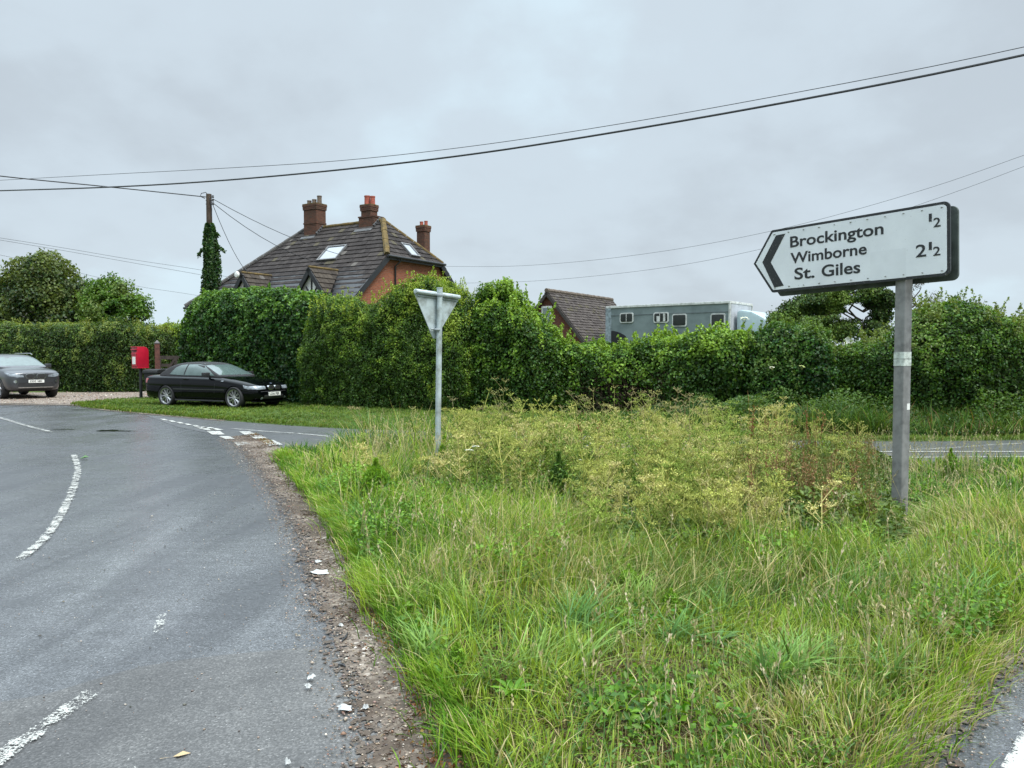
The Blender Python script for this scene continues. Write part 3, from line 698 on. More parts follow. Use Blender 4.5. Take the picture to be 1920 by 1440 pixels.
def caps(mb, a, b, r=0.13, step=0.42, lift=0.03):
    a, b = Vector(a), Vector(b); L = (b-a).length; n = max(1, int(L/step)); d = (b-a)/n
    for i in range(n):
        s = 1.0 if i % 2 else 1.08
        mb.tube([a+d*i+Vector((0, 0, lift)), a+d*(i+0.97)+Vector((0, 0, lift))], r*s, 8)
caps(mb, (XL, 0, R), (0, 0, R), 0.09); caps(mb, (0, 0, R), (XG, -q1, z1), 0.14); caps(mb, (0, 0, R), (XG, q1, z1), 0.08)
mb.build('ridge_tiles', M_moss, roof, smooth=True)
mb = MB(); caps(mb, (XL, 0, R), (XE, -HW, EZ), 0.11); mb.build('ridge_tiles', M_tile if False else simple('grey hip tile', (0.075, 0.07, 0.065), 0.85, var=0.25), roof, smooth=True)
mb = MB()
xw = XG-0.22; yw = HW-0.32
gable = [(-yw, 0), (yw, 0), (yw, EZ-0.05), (q1-0.12, z1-0.12), (-q1+0.12, z1-0.12), (-yw, EZ-0.05)]
Mg = Matrix(((0, 0, 1, 0), (1, 0, 0, 0), (0, 1, 0, 0), (0, 0, 0, 1)))
mb.prism(gable, xw-0.3, xw, Mg)
mb.box(((xw-0.3+XE+0.3)/2, -yw+0.15, EZ/2-0.06), (xw-0.3-XE-0.3, 0.3, EZ-0.12)); mb.box(((xw-0.3+XE+0.3)/2, yw-0.15, EZ/2-0.06), (xw-0.3-XE-0.3, 0.3, EZ-0.12)); mb.box((XE+0.15, 0, EZ/2-0.06), (0.3, 2*yw, EZ-0.12))
wall = mb.build('wall', M_brick, house, uv=True)
mb = MB()
def board(mb, a, b, wd=0.2, th=0.05, out=Vector((1, 0, 0))):
    a, b = Vector(a), Vector(b); d = (b-a).normalized(); n = Vector(out).normalized(); up = n.cross(d).normalized()
    if up.z < 0: up = -up
    vs = []
    for p in (a, b):
        for s, t in ((0, 0), (th, 0), (th, -wd), (0, -wd)): vs.append(p+n*s+up*t)
    mb.add(vs, [(0, 1, 2, 3), (7, 6, 5, 4), (0, 4, 5, 1), (1, 5, 6, 2), (2, 6, 7, 3), (3, 7, 4, 0)])
board(mb, (XG-0.03, -q1, z1-0.03), (XG-0.03, -HW-0.05, EZ-0.06), 0.24); board(mb, (XG-0.03, q1, z1-0.03), (XG-0.03, HW+0.05, EZ-0.06), 0.24); board(mb, (XG-0.05, -q1, z1-0.03), (XG-0.05, q1, z1-0.03), 0.14)
mb.build('bargeboard', M_black, house)
mb = MB(); mb.tube([(XG+0.10, -q1-0.05, z1-0.03), (XG+0.10, q1+0.05, z1-0.03)], 0.06, 10); mb.tube([(XE, -HW-0.06, EZ-0.06), (XG, -HW-0.06, EZ-0.06)], 0.06, 8)
gut = mb.build('gutter', M_black, house, smooth=True)
mb = MB(); yq = -q1+0.85; mb.tube([(XG+0.10, yq, z1-0.08), (XG+0.08, yq, z1-0.2), (XG-0.14, yq-0.12, z1-0.42), (XG-0.14, yq-0.12, 0.0)], 0.04, 8); mb.build('downpipe', M_black, gut, smooth=True)
for (ya, za) in ((-1.9, 3.2),):                             # white window in the gable just above the hedge
    mb = MB(); mb.box((xw+0.02, ya, za), (0.08, 1.15, 1.3)); wd = mb.build('window', M_white, house, bevel=0.01)
    mb = MB(); mb.box((xw+0.05, ya-0.27, za), (0.04, 0.46, 1.12)); mb.box((xw+0.05, ya+0.27, za), (0.04, 0.46, 1.12)); mb.build('pane', M_glass, wd)
def chimney(cx, cy, wx, wy, zb, zt, pots, potmat, plinth=None):
    mb = MB(); mb.box((cx, cy, (zb+zt)/2), (wx, wy, zt-zb))
    if plinth: mb.box((cx+plinth[2], cy, (zb+plinth[0])/2), (plinth[1], wy+0.22, plinth[0]-zb)); mb.box((cx+plinth[2], cy, plinth[0]+0.03), (plinth[1]+0.06, wy+0.28, 0.07))
    mb.box((cx, cy, zb+(zt-zb)*0.52+0.25), (wx+0.05, wy+0.05, 0.075))
    mb.box((cx, cy, zt-0.20), (wx+0.07, wy+0.07, 0.075)); mb.box((cx, cy, zt-0.11), (wx+0.08, wy+0.08, 0.10)); mb.box((cx, cy, zt-0.01), (wx+0.11, wy+0.11, 0.10))
    ch = mb.build('chimney', M_oldbrick, roof, uv=True)
    mb = MB(); mb.box((cx, cy, zt+0.06), (wx+0.10, wy+0.10, 0.05)); 
    for k in range(14):
        a = random.uniform(0, 6.28); mb.box((cx+math.cos(a)*wx*0.5, cy+math.sin(a)*wy*0.5, zt+0.06), (0.14, 0.14, 0.05), Matrix.Rotation(a, 3, 'Z'))
    mb.build('chimney_cap', M_moss, roof)
    for (dx, dy, r, hh, mt) in pots:
        mb = MB(); mb.lathe([(r*1.1, 0), (r*1.05, 0.05), (r, hh*0.85), (r*1.12, hh*0.88), (r*1.12, hh), (r*0.8, hh), (r*0.78, hh-0.1)], 16, origin=(cx+dx, cy+dy, zt+0.05)); mb.build('chimney_pot', mt, roof, smooth=True)
    return ch
chimney(-4.6, -0.1, 0.92, 0.66, 6.9, 9.36, [(-0.28, -0.1, 0.11, 0.24, M_buffpot), (-0.02, 0, 0.11, 0.29, M_buffpot), (0.27, 0.08, 0.115, 0.46, M_buffpot)], None)
chimney(-0.95, 0.05, 0.62, 0.5, 7.3, 8.98, [(-0.12, 0, 0.14, 0.50, M_terra), (0.18, 0.06, 0.115, 0.46, M_terra)], None, plinth=(8.40, 0.98, 0.12))
chimney(-0.2, 3.4, 0.52, 0.46, 4.4, 8.36, [(-0.12, 0, 0.09, 0.26, M_terra), (0.14, 0.05, 0.09, 0.28, M_terra)], None)
sl = math.atan(0.95)
for (cx, cy, wx) in ((-4.6, -0.50, 1.0), (-0.83, -0.42, 1.15)):
    Rm = Matrix.Rotation(sl, 3, 'X'); mb = MB()
    mb.box((cx, cy-0.12, R-0.95*(-(cy-0.12))+0.055), (wx, 0.20, 0.02), Rm)
    for k in range(4): mb.box((cx+wx/2+0.02, cy+0.05+k*0.13, R+0.95*(cy+0.05+k*0.13)+0.11), (0.09, 0.12, 0.10), Rm)
    mb.build('flashing', M_lead, roof)
def skylight(pxs, plane, parent):
    P0 = HM @ Vector(plane[0]); a = HM.to_3x3() @ (Vector(plane[1])-Vector(plane[0])); b = HM.to_3x3() @ (Vector(plane[2])-Vector(plane[0])); n = a.cross(b).normalized()
    if n.z < 0: n = -n
    c = [HI @ ray_plane(px, py, P0+n*0.08, n) for px, py in pxs]; nl = HI.to_3x3() @ n; ctr = sum(c, Vector())/4
    # square it up on the roof slope
    hx = Vector((0, 0, 1)).cross(nl).normalized(); dy = nl.cross(hx).normalized()
    hw = max(abs((p-ctr).dot(hx)) for p in c)*0.86; hh = max(abs((p-ctr).dot(dy)) for p in c)*0.97
    Mx = Matrix((hx, dy, nl)).transposed()
    mb = MB()
    for s in (-1, 1):
        mb.box(ctr+hx*s*(hw-0.03), (0.07, hh*2, 0.10), Mx); mb.box(ctr+dy*s*(hh-0.035), (hw*2-0.13, 0.07, 0.10), Mx)
    fr = mb.build('roof_window', simple('roof window frame', (0.13, 0.13, 0.13), 0.5), parent)
    mb = MB(); mb.box(ctr+nl*0.0, (hw*2-0.13, hh*2-0.14, 0.03), Mx); mb.build('pane', M_skyglass, fr)
skylight([(598, 485), (632, 486), (647, 463), (613, 463)], P_front, roof)
skylight([(751, 457), (767, 458), (788, 481), (772, 479)], [(0, 0, R), (XG, -q1, z1), (XG, q1, z1)], roof)
def dormer(x):
    yf = -HW-0.02; za = 5.5; zb = 4.1; hw = 1.12
    mb = MB(); f = Vector
    tile_plane(mb, [(x, yf-0.15, za), (x+hw, yf-0.15, zb), (x, -2.75, za)], row=0.3, col=0.27, pal=((0.040, 0.033, 0.028), (0.07, 0.058, 0.046)), seed=int(x*10)+90)
    tile_plane(mb, [(x, yf-0.15, za), (x-hw, yf-0.15, zb), (x, -2.75, za)], row=0.3, col=0.27, pal=((0.040, 0.033, 0.028), (0.07, 0.058, 0.046)), seed=int(x*10)+95)
    dr = mb.build('dormer', M_tile, roof, fix=False, color=True)
    Mf = Matrix(((1, 0, 0, x), (0, 0, 1, 0), (0, 1, 0, 0), (0, 0, 0, 1)))
    mb = MB(); mb.prism([(-0.93, 3.0), (0.93, 3.0), (0.93, zb+0.1), (0, za-0.2), (-0.93, zb+0.1)], yf, yf+0.12, Mf); mb.build('dormer_front', M_white, roof)
    mb = MB()
    board(mb, (x, yf-0.16, za+0.02), (x+hw, yf-0.16, zb), 0.2, 0.05, (0, -1, 0)); board(mb, (x, yf-0.16, za+0.02), (x-hw, yf-0.16, zb), 0.2, 0.05, (0, -1, 0))
    mb.box((x, yf-0.02, 4.6), (0.07, 0.04, 1.5)); mb.box((x, yf-0.02, 4.05), (1.9, 0.04, 0.09))
    for s in (-1, 1): mb.tube([(x+s*0.06, yf-0.02, 4.1), (x+s*0.16, yf-0.02, 4.4), (x+s*0.36, yf-0.02, 4.68)], 0.035, 6); mb.tube([(x+s*0.62, yf-0.02, 4.1), (x+s*0.55, yf-0.02, 4.45)], 0.03, 6)
    mb.build('timber', M_black, roof)
    caps_mb = MB(); caps(caps_mb, (x, yf-0.17, za), (x, -2.8, za), 0.06); caps_mb.build('ridge_tiles', M_moss, roof, smooth=True)
dormer(-0.3); dormer(-4.82)
mb = MB(); mb.lathe([(0.0, 0), (0.13, 0.02), (0.15, 0.06), (0.15, 0.10), (0.05, 0.14), (0.02, 0.2)], 16, axis='y', origin=(-4.95, -HW-0.42, 5.42)); mb.build('lamp', M_white, house, smooth=True)
# ---------------- the barn
barn = empty('outbuilding', (1.7, 36.0, 0), H_RZ, label='small old brick outbuilding with steep mossy tiled roof beside the grey horse lorry', cat='outbuilding')
RB = 4.58; hb = 2.3; eb = RB-1.19*hb
mb = MB()
for i, s in enumerate((1, -1)): tile_plane(mb, [(0, -0.15, RB), (s*hb, -0.15, eb), (s*hb, 7.1, eb), (0, 7.1, RB)], row=0.17, col=0.19, pal=((0.050, 0.042, 0.039), (0.088, 0.075, 0.068)), seed=40+i, moss=0.1, odd=0.1, thick=0.028)
br = mb.build('roof', M_tile, barn, fix=False, color=True)
mb = MB(); caps(mb, (0, -0.2, RB), (0, 7.1, RB), 0.10, 0.3); mb.build('ridge_tiles', simple('old ridge tile', (0.11, 0.085, 0.065), 0.9, var=0.3, scale=8, bmp=0.3), br, smooth=True)
Mf = Matrix(((1, 0, 0, 0), (0, 0, 1, 0), (0, 1, 0, 0), (0, 0, 0, 1)))
mb = MB(); hb2 = hb-0.15; gp_ = [(-hb2, 0), (hb2, 0), (hb2, eb+0.08), (0, RB-0.09), (-hb2, eb+0.08)]; mb.prism(gp_, 0.0, 0.25, Mf); mb.prism(gp_, 6.8, 7.0, Mf)
mb.box((-hb2+0.1, 3.5, eb/2), (0.2, 6.6, eb)); mb.box((hb2-0.1, 3.5, eb/2), (0.2, 6.6, eb)); mb.build('wall', M_barnbrick, barn, uv=True)
mb = MB(); board(mb, (0, -0.16, RB-0.02), (hb, -0.16, eb-0.02), 0.13, 0.04, (0, -1, 0)); board(mb, (0, -0.16, RB-0.02), (-hb, -0.16, eb-0.02), 0.13, 0.04, (0, -1, 0)); mb.build('bargeboard', simple('dark verge', (0.04, 0.033, 0.03), 0.8), barn)
BI = (Matrix.Translation((1.7, 36, 0)) @ Matrix.Rotation(H_RZ, 4, 'Z')).inverted(); fn = Matrix.Rotation(H_RZ, 3, 'Z') @ Vector((0, -1, 0))
wc = BI @ ray_plane(1026, 587, Vector((1.7, 36, 0)), fn)
mb = MB(); mb.box((wc.x, -0.02, wc.z-0.1), (0.56, 0.08, 0.85)); wd = mb.build('window', M_white, barn, bevel=0.01)
mb = MB(); mb.box((wc.x, -0.07, wc.z-0.1), (0.40, 0.02, 0.68)); mb.build('pane', simple('pale reflecting pane', (0.16, 0.19, 0.2), 0.08, var=0.05, spec=0.9), wd)
# ---------------- horse lorry
LR = -math.radians(38); LO = Vector((9.04, 32.0, 0)); lorry = empty('horse_lorry', LO, LR, label='grey horse lorry with white roof edge and small rounded windows behind the low hedge', cat='horse lorry')
LM = Matrix.Translation(LO) @ Matrix.Rotation(LR, 4, 'Z'); LI = LM.inverted(); LL = 5.9; LW = 2.45; LZ = 3.83
M_lgrey = simple('grey painted alloy', (0.165, 0.205, 0.205), 0.5, var=0.16, scale=1.6, dark=(0.11, 0.14, 0.142)); M_lwhite = simple('chalky white edging', (0.55, 0.56, 0.54), 0.55, var=0.18, scale=5, dark=(0.3, 0.3, 0.28))
M_lend = simple('pale lorry end', (0.42, 0.44, 0.47), 0.5, var=0.12, scale=2)
mb = MB(); mb.box((-LL/2, LW/2, 2.2), (LL, LW, 3.2)); mb.build('body', M_lgrey, lorry, bevel=0.03)
mb = MB()
mb.box((-LL/2, -0.005, LZ-0.02), (LL+0.06, 0.07, 0.10)); mb.box((0.02, LW/2, LZ-0.02), (0.07, LW, 0.10)); mb.box((-LL/2, LW/2, LZ+0.01), (LL-0.05, LW-0.05, 0.05)); mb.box((0.01, 0.0, 2.3), (0.09, 0.07, 3.0)); mb.box((0.015, LW, 2.3), (0.07, 0.07, 3.0))
mb.build('roof_trim', M_lwhite, lorry, bevel=0.01)
mb = MB(); mb.box((-LL+0.10, -0.02, 2.3), (0.30, 0.03, 3.0)); mb.build('corner_panel', simple('scraped grey paint', (0.24, 0.29, 0.31), 0.6, var=0.35, scale=7), lorry)
mb = MB(); mb.box((-LL/2, -0.012, 3.42), (LL-0.1, 0.012, 0.02)); mb.build('seam', simple('seam', (0.11, 0.13, 0.14), 0.6), lorry)
mb = MB(); mb.box((0.028, LW/2, 2.3), (0.02, LW-0.2, 3.0)); mb.build('end_panel', M_lend, lorry)
def rrect(w_, h_, r, n=5):
    return [(sx*(w_/2-r)+r*math.cos(a0+k*math.pi/2/n), sy*(h_/2-r)+r*math.sin(a0+k*math.pi/2/n)) for sx, sy, a0 in ((1, 1, 0), (-1, 1, math.pi/2), (-1, -1, math.pi), (1, -1, 3*math.pi/2)) for k in range(n+1)]
sn = Matrix.Rotation(LR, 3, 'Z') @ Vector((0, -1, 0))
for (xa, xb, ya, yb, half) in ((1163, 1188, 587, 605, 1), (1226, 1254, 586, 605, 2), (1261, 1288, 589, 612, 0), (1333, 1360, 588, 612, 0)):
    a = LI @ ray_plane(xa, ya, LO, sn); b = LI @ ray_plane(xb, yb, LO, sn); cx, cz = (a.x+b.x)/2, (a.z+b.z)/2; ww, hh = abs(b.x-a.x), abs(a.z-b.z)
    Mw = Matrix(((1, 0, 0, cx), (0, 0, 1, 0), (0, 1, 0, cz), (0, 0, 0, 1)))
    mb = MB(); mb.prism(rrect(ww, hh, 0.09), -0.045, 0.0, Mw); wd = mb.build('window', M_lwhite, lorry)
    mb = MB(); mb.prism(rrect(ww-0.10, hh-0.10, 0.06), -0.058, -0.046, Mw); mb.build('pane', simple('dark lorry window', (0.02, 0.024, 0.022), 0.15, spec=0.6), wd)
    if half:
        mb = MB(); mb.box((cx+(0.0 if half == 1 else -0.05), -0.064, cz), (0.025, 0.012, hh-0.1)); 
        if half == 2: mb.box((cx-0.13, -0.064, cz-0.06), (0.13, 0.010, hh-0.22)); mb.box((cx+0.17, -0.064, cz), (0.10, 0.010, hh-0.12))
        mb.build('divider', M_lwhite, wd)
Mw = Matrix(((1, 0, 0, -LL+0.62), (0, 0, 1, 0), (0, 1, 0, 2.45), (0, 0, 0, 1)))
mb = MB(); mb.prism([(-0.42, -0.5)]+[(-0.42+0.84*k/10, 0.30*math.cos(k/10*math.pi/2)**0.8-0.02) for k in range(11)]+[(0.42, -0.5)], -0.03, 0.0, Mw); mb.build('vent_arch', M_black, lorry)
mb = MB(); pr = [(0.15, 1.0), (0.15, 3.45), (0.35, 3.5), (0.8, 3.42), (1.3, 3.15), (1.75, 2.6), (2.0, 2.0), (2.05, 1.0)]
Mc = Matrix(((1, 0, 0, 0), (0, 0, 1, 0), (0, 1, 0, 0), (0, 0, 0, 1))); mb.prism(pr, 0.35, LW-0.1, Mc); mb.build('cab', simple('white cab fairing', (0.33, 0.42, 0.44), 0.35, var=0.05), lorry, bevel=0.12, smooth=True)
mb = MB()
for x in (-4.6, 1.3):
    for y in (0.15, LW-0.15): mb.lathe([(0.2, -0.13), (0.45, -0.13), (0.48, -0.05), (0.48, 0.05), (0.45, 0.13), (0.2, 0.13)], 24, axis='y', origin=(x, y, 0.48))
mb.box((-2.2, LW/2, 0.62), (6.5, 1.0, 0.2)); mb.build('chassis', M_black, lorry)

# ================================================================== SIGNS, POLE, WIRES
def pl_mat(name, col, speck=(0.2, 0.2, 0.18), rough=0.4, dens=0.63):
    m, t, b, o = new_mat(name); v = coords(t)
    n = noise(t, v, 45, 5, 0.7); big = noise(t, v, 3.0, 6, 0.65)
    c = mixc(t, ramp(t, n, [(dens, (0, 0, 0)), (dens+0.05, (0.9, 0.9, 0.9))]), ramp(t, big, [(0.3, tuple(x*0.86 for x in col)), (0.7, col)]), speck)
    t.links.new(c, b.inputs['Base Color']); b.inputs['Roughness'].default_value = rough; return m
M_signwhite = pl_mat('reflective white sheeting', (0.67, 0.69, 0.71), dens=0.655)
M_signblack = pl_mat('black sign vinyl', (0.012, 0.014, 0.016), (0.10, 0.10, 0.09), 0.4, 0.60)
M_signback = simple('mossy grey sign back', (0.06, 0.075, 0.065), 0.6, var=0.35, scale=6)
M_pole = simple('grey painted post', (0.185, 0.185, 0.18), 0.6, var=0.25, scale=8, bmp=0.1)
SP = Vector((3.74, 7.36, 0.07))
Ux = Vector((0.628, -0.778, 0.024)).normalized(); Nx = Vector((-0.778, -0.628, 0.0)); Nx = (Nx-Ux*Nx.dot(Ux)).normalized(); Vx = Nx.cross(Ux).normalized()
if Vx.z < 0: Vx = -Vx
sign = empty('direction_sign', SP, 0, label='white pointed direction sign with black border reading Brockington, Wimborne St. Giles on grey post', cat='road sign')
SO = SP+Nx*0.088                                             # origin of the face plane (world)
def suv(px, py):
    p = ray_plane(px, py, SO, Nx)-SO; return (p.dot(Ux), p.dot(Vx))
SL = Matrix.Translation(SO-SP) @ Matrix((Ux, Vx, Nx)).transposed().to_4x4()
outer = [suv(*p) for p in [(1413, 494.5), (1447, 432), (1777, 376), (1786, 515), (1443, 550)]]
print('SIGN outline', [(round(a, 3), round(b, 3)) for a, b in outer])
tip = outer[0]; yb_ = (outer[3][1]+outer[4][1])/2; yt_ = (outer[1][1]+outer[2][1])/2; xl = (outer[1][0]+outer[4][0])/2; xr = (outer[2][0]+outer[3][0])/2
ym = (yb_+yt_)/2
def arrow_poly(ins, r=0.055, n=6):
    x0, x1, a, b = xl+ins*0.55, xr-ins, yb_+ins, yt_-ins; tipx = tip[0]+ins*1.15; rr = max(0.02, r-ins*0.5); r2 = 0.03
    pts = [(tipx, ym)]
    def corner(cx, cy, a0, a1, rad): return [(cx+rad*math.cos(a0+(a1-a0)*k/n), cy+rad*math.sin(a0+(a1-a0)*k/n)) for k in range(n+1)]
    pts += corner(x0+r2, a+r2, math.radians(208), math.radians(270), r2)
    pts += corner(x1-rr, a+rr, -math.pi/2, 0, rr); pts += corner(x1-rr, b-rr, 0, math.pi/2, rr); pts += corner(x0+r2, b-r2, math.radians(90), math.radians(152), r2)
    return pts
mb = MB(); mb.prism(arrow_poly(0), -0.022, 0.0, SL); pan = mb.build('sign_panel', M_signblack, sign, bevel=0.002)
mb = MB(); mb.prism(arrow_poly(0.027), 0.0, 0.003, SL); face = mb.build('face', M_signwhite, pan)
SLb = SL @ Matrix.Translation((0.006, -0.028, -0.148)) @ Matrix.Scale(1, 4)
mb = MB(); mb.prism(arrow_poly(-0.004), -0.03, 0.0, SLb); mb.build('rear_panel', M_signback, sign, bevel=0.004)
def stext(s, x0px, bpx, x1px, b2px, toppx, bold=0.035):
    a = suv(x0px, bpx); b = suv(x1px, b2px); c = suv(x0px, toppx); print('TXT', s, [round(q, 3) for q in (*a, *b, *c)])
    return a, b, c
def put(s, x0, y0, wd, ht, bold=0.018):
    vs, fs = text_mb(s, x0, y0, wd, ht, 0.003, SL, bold=bold, thick=0.0025); lt = MB(); lt.add(vs, fs); lt.build('lettering', M_signblack, pan)
for s, x0px, bpx, x1px, b2px, toppx, desc in (("Brockington", 1482, 464.6, 1657, 439.8, 444, 1), ("Wimborne", 1482.6, 493.8, 1625.5, 477.8, 474, 0), ("St.", 1490, 524.8, 1527.6, 521, 503, 0), ("Giles", 1541, 519.5, 1613.4, 512, 497.5, 0)):
    a, b, c = stext(s, x0px, bpx, x1px, b2px, toppx); capH = c[1]-a[1]; y0 = (a[1]+b[1])/2
    capH *= 1.02
    if desc: put(s, a[0], y0-capH*0.29, b[0]-a[0], capH*1.29)
    else: put(s, a[0], y0, b[0]-a[0], capH)
for s, xa, ya, xb, yb2 in (("1", 1742, 416, 1747.5, 401), ("2", 1750.5, 426.5, 1764, 409), ("2", 1717.5, 483, 1737, 459.5), ("1", 1742, 469, 1747.5, 454), ("2", 1750, 480, 1763.5, 463)):
    a = suv(xa, ya); b = suv(xb, yb2); put(s, a[0], a[1], b[0]-a[0], (suv(xa, yb2)[1]-a[1]), 0.012)
chev = [suv(*p) for p in [(1455.4, 441.5), (1472.8, 438), (1445.4, 492), (1470, 535.4), (1452.4, 539), (1430, 491.9)]]
mb = MB(); mb.prism(chev, 0.0035, 0.006, SL); mb.build('chevron', M_signblack, pan)
M_rivet = simple('dull rivet', (0.26, 0.26, 0.25), 0.6)
for k in range(11):
    x = xl+0.05+k*(xr-xl-0.12)/10
    for y in (yb_+0.05, yt_-0.05): mb = MB(); mb.lathe([(0.005, 0.0), (0.005, 0.006), (0.002, 0.008)], 8, origin=(0, 0, 0)); mb.v[-24:] = [tuple(SL @ (Vector(v)+Vector((x+random.uniform(-.01, .01), y, 0.002)))) for v in mb.v[-24:]]; mb.build('rivet', M_rivet, pan)
a = suv(1632, 477); b = suv(1699, 520); mb = MB(); mb.prism([(a[0], b[1]-0.0), (b[0], b[1]), (b[0], a[1]+0.02), (a[0], a[1]+0.02)], 0.003, 0.0038, SL); mb.build('patch', pl_mat('blank sticker', (0.64, 0.66, 0.68), dens=0.68), pan)
mb = MB(); ps = 0.112; Rp = Matrix.Rotation(math.radians(27), 4, 'Z')
mb.prism(rrect(ps, ps, 0.014, 4), -0.3, 2.98-SP.z, Rp); post = mb.build('post', M_pole, sign, smooth=True, ang=30)
zb1 = PY(1692, 686, 7.36).z-SP.z; zb2 = PY(1692, 660, 7.36).z-SP.z
mb = MB(); mb.prism(rrect(ps+0.006, ps+0.006, 0.016, 4), zb1, (zb1+zb2)/2-0.003, Rp); mb.prism(rrect(ps+0.006, ps+0.006, 0.016, 4), (zb1+zb2)/2+0.003, zb2, Rp)
mb.build('sticker_band', simple('peeling pale tape', (0.46, 0.50, 0.46), 0.6, var=0.3, scale=25, dark=(0.18, 0.2, 0.18)), post)
zs = PY(1702, 762, 7.36).z-SP.z
mb = MB(); mb.prism([(-0.02, zs-0.03), (0.02, zs-0.03), (0.02, zs+0.03), (-0.02, zs+0.03)], 0.0, 0.002, Rp @ Matrix(((1, 0, 0, 0.02), (0, 0, 1, -ps/2-0.003), (0, 1, 0, 0), (0, 0, 0, 1)))); mb.build('small_label', M_white, post)
for zz_ in (2.52, 2.82):
    mb = MB(); mb.box((Vector((0, 0, zz_-SP.z))), (0.30, 0.03, 0.045), Matrix((Ux, Nx, Vx)).transposed()); mb.box(Vector((0, 0, zz_-SP.z))+Nx*0.04, (0.16, 0.10, 0.03), Matrix((Ux, Nx, Vx)).transposed()); mb.build('clamp', M_galv, sign)
# ---------------- back of the give way sign
gy = 10.2; gx = XatY(819.5, gy); gw = empty('give_way_sign', (gx, gy, 0.05), 0, label='back of a galvanised triangular give way sign on round pole in the weeds', cat='road sign')
lean = Matrix.Rotation(math.radians(0.9), 4, 'Y')
topz = ZatY(541, gy)-0.05
mb = MB(); mb.tube([lean @ Vector((0, 0, -0.4)), lean @ Vector((0, 0, topz))], 0.038, 18); mb.tube([lean @ Vector((0, 0, topz)), lean @ Vector((0, 0, topz+0.012))], 0.042, 18)
M_galvdirty = simple('dirty galvanised steel', (0.38, 0.44, 0.45), 0.6, metal=0.15, var=0.16, scale=8, dark=(0.19, 0.21, 0.19))
mb.build('pole', M_galvdirty, gw, smooth=True)
yawm = Matrix.Rotation(math.radians(37), 4, 'Z'); TM = lean @ yawm @ Matrix.Rotation(math.radians(3.5), 4, 'Y')
Rz = Matrix(((1, 0, 0, -0.155), (0, 0, 1, 0.046), (0, 1, 0, topz-0.045), (0, 0, 0, 1)))
def tri(side, r, drop=0.0):
    h = side*0.866; V3 = [(-side/2+drop*1.7, -drop), (side/2-drop*1.7, -drop), (0, -h+drop*2)]; out = []
    cen = ((V3[0][0]+V3[1][0]+V3[2][0])/3, (V3[0][1]+V3[1][1]+V3[2][1])/3)
    for (x, y) in V3:
        d = math.hypot(cen[0]-x, cen[1]-y); ccx, ccy = x+(cen[0]-x)/d*2*r, y+(cen[1]-y)/d*2*r; a0 = math.atan2(y-cen[1], x-cen[0])
        sgn = 1
        out += [(ccx+r*math.cos(a0+math.radians(k)), ccy+r*math.sin(a0+math.radians(k))) for k in range(-60, 61, 15)]
    return out
def ccw(p):
    c = (sum(x for x, y in p)/len(p), sum(y for x, y in p)/len(p)); return sorted(p, key=lambda q: math.atan2(q[1]-c[1], q[0]-c[0]))
TS = 0.76
mb = MB(); mb.prism(ccw(tri(TS, 0.035)), 0.0, 0.012, TM @ Rz); gplate = mb.build('sign_plate', M_galvdirty, gw, bevel=0.003)
mb = MB(); mb.prism(ccw(tri(TS-0.01, 0.033)), 0.0125, 0.0135, TM @ Rz); mb.build('face', simple('red and white face', (0.45, 0.03, 0.03), 0.4), gplate)
mb = MB(); mb.prism(ccw(tri(TS*0.66, 0.02)), 0.014, 0.015, TM @ Rz @ Matrix.Translation((0, -0.085, 0))); mb.build('face', M_white, gplate)
mb = MB()
mb.tube([TM @ Rz @ Vector((-TS/2+0.04, -0.035, -0.02)), TM @ Rz @ Vector((TS/2-0.04, -0.035, -0.02))], 0.030, 10); mb.tube([TM @ Rz @ Vector((-TS/2+0.08, -0.085, -0.008)), TM @ Rz @ Vector((TS/2-0.08, -0.085, -0.008))], 0.008, 6)
mb.build('stiffener', M_galvdirty, gplate, smooth=True)
for dz in (-0.045, -0.50):
    mb = MB(); c = TM @ Rz @ Vector((0, dz, -0.052)); mb.lathe([(0.041, -0.013), (0.045, -0.010), (0.045, 0.010), (0.041, 0.013)], 18, origin=c)
    mb.tube([TM @ Rz @ Vector((-0.085, dz, -0.03)), TM @ Rz @ Vector((0.03, dz, -0.03))], 0.010, 8); mb.build('clamp', M_galv, gw, smooth=True)
# ---------------- utility pole with ivy
UY = 31.0; ux = XatY(397, UY); up_ = empty('utility_pole', (ux, UY, 0), 0, label='wooden utility pole wrapped in ivy rising behind the left hedge', cat='utility pole')
zt = ZatY(364, UY)
mb = MB(); mb.tube([(0, 0, -0.5), (0, 0, 4), (-0.02, 0, zt)], [0.15, 0.135, 0.105], 14); mb.build('pole', M_polewood, up_, smooth=True)
mb = MB()
for k in range(3): mb.tube([(-0.13, -0.04, zt-0.12-k*0.14), (0.16, -0.04, zt-0.12-k*0.14)], 0.018, 6); mb.lathe([(0.03, 0), (0.045, 0.03), (0.03, 0.06), (0.045, 0.09), (0.02, 0.11)], 10, origin=(0.16, -0.04, zt-0.16-k*0.14))
mb.build('insulators', simple('dark fittings', (0.03, 0.03, 0.032), 0.5), up_, smooth=True)
mb = MB(); mb.tube([(-0.16, -0.05, zt-0.18), (-0.34, -0.05, zt-0.10), (-0.30, -0.05, zt+0.02), (-0.12, -0.05, zt+0.06), (0.02, -0.08, zt-0.1), (0.13, -0.1, zt-0.6), (0.12, -0.1, zt-0.9)], 0.016, 6); mb.build('cable_loop', M_black, up_, smooth=True)
g = np.random.default_rng(5); n = 9500; zi0, zi1 = 2.6, ZatY(419, UY); t = g.random(n)**0.9; z = zi0+(zi1-zi0)*t; an = g.random(n)*6.283
prof = 0.17+0.24*np.interp(t, [0, 0.25, 0.5, 0.8, 0.93, 1], [1.0, 1.0, 0.95, 0.62, 0.30, 0.05]); cl = vnoise(np.stack([np.cos(an), np.sin(an), z*1.0], 1), 1.9, 3)
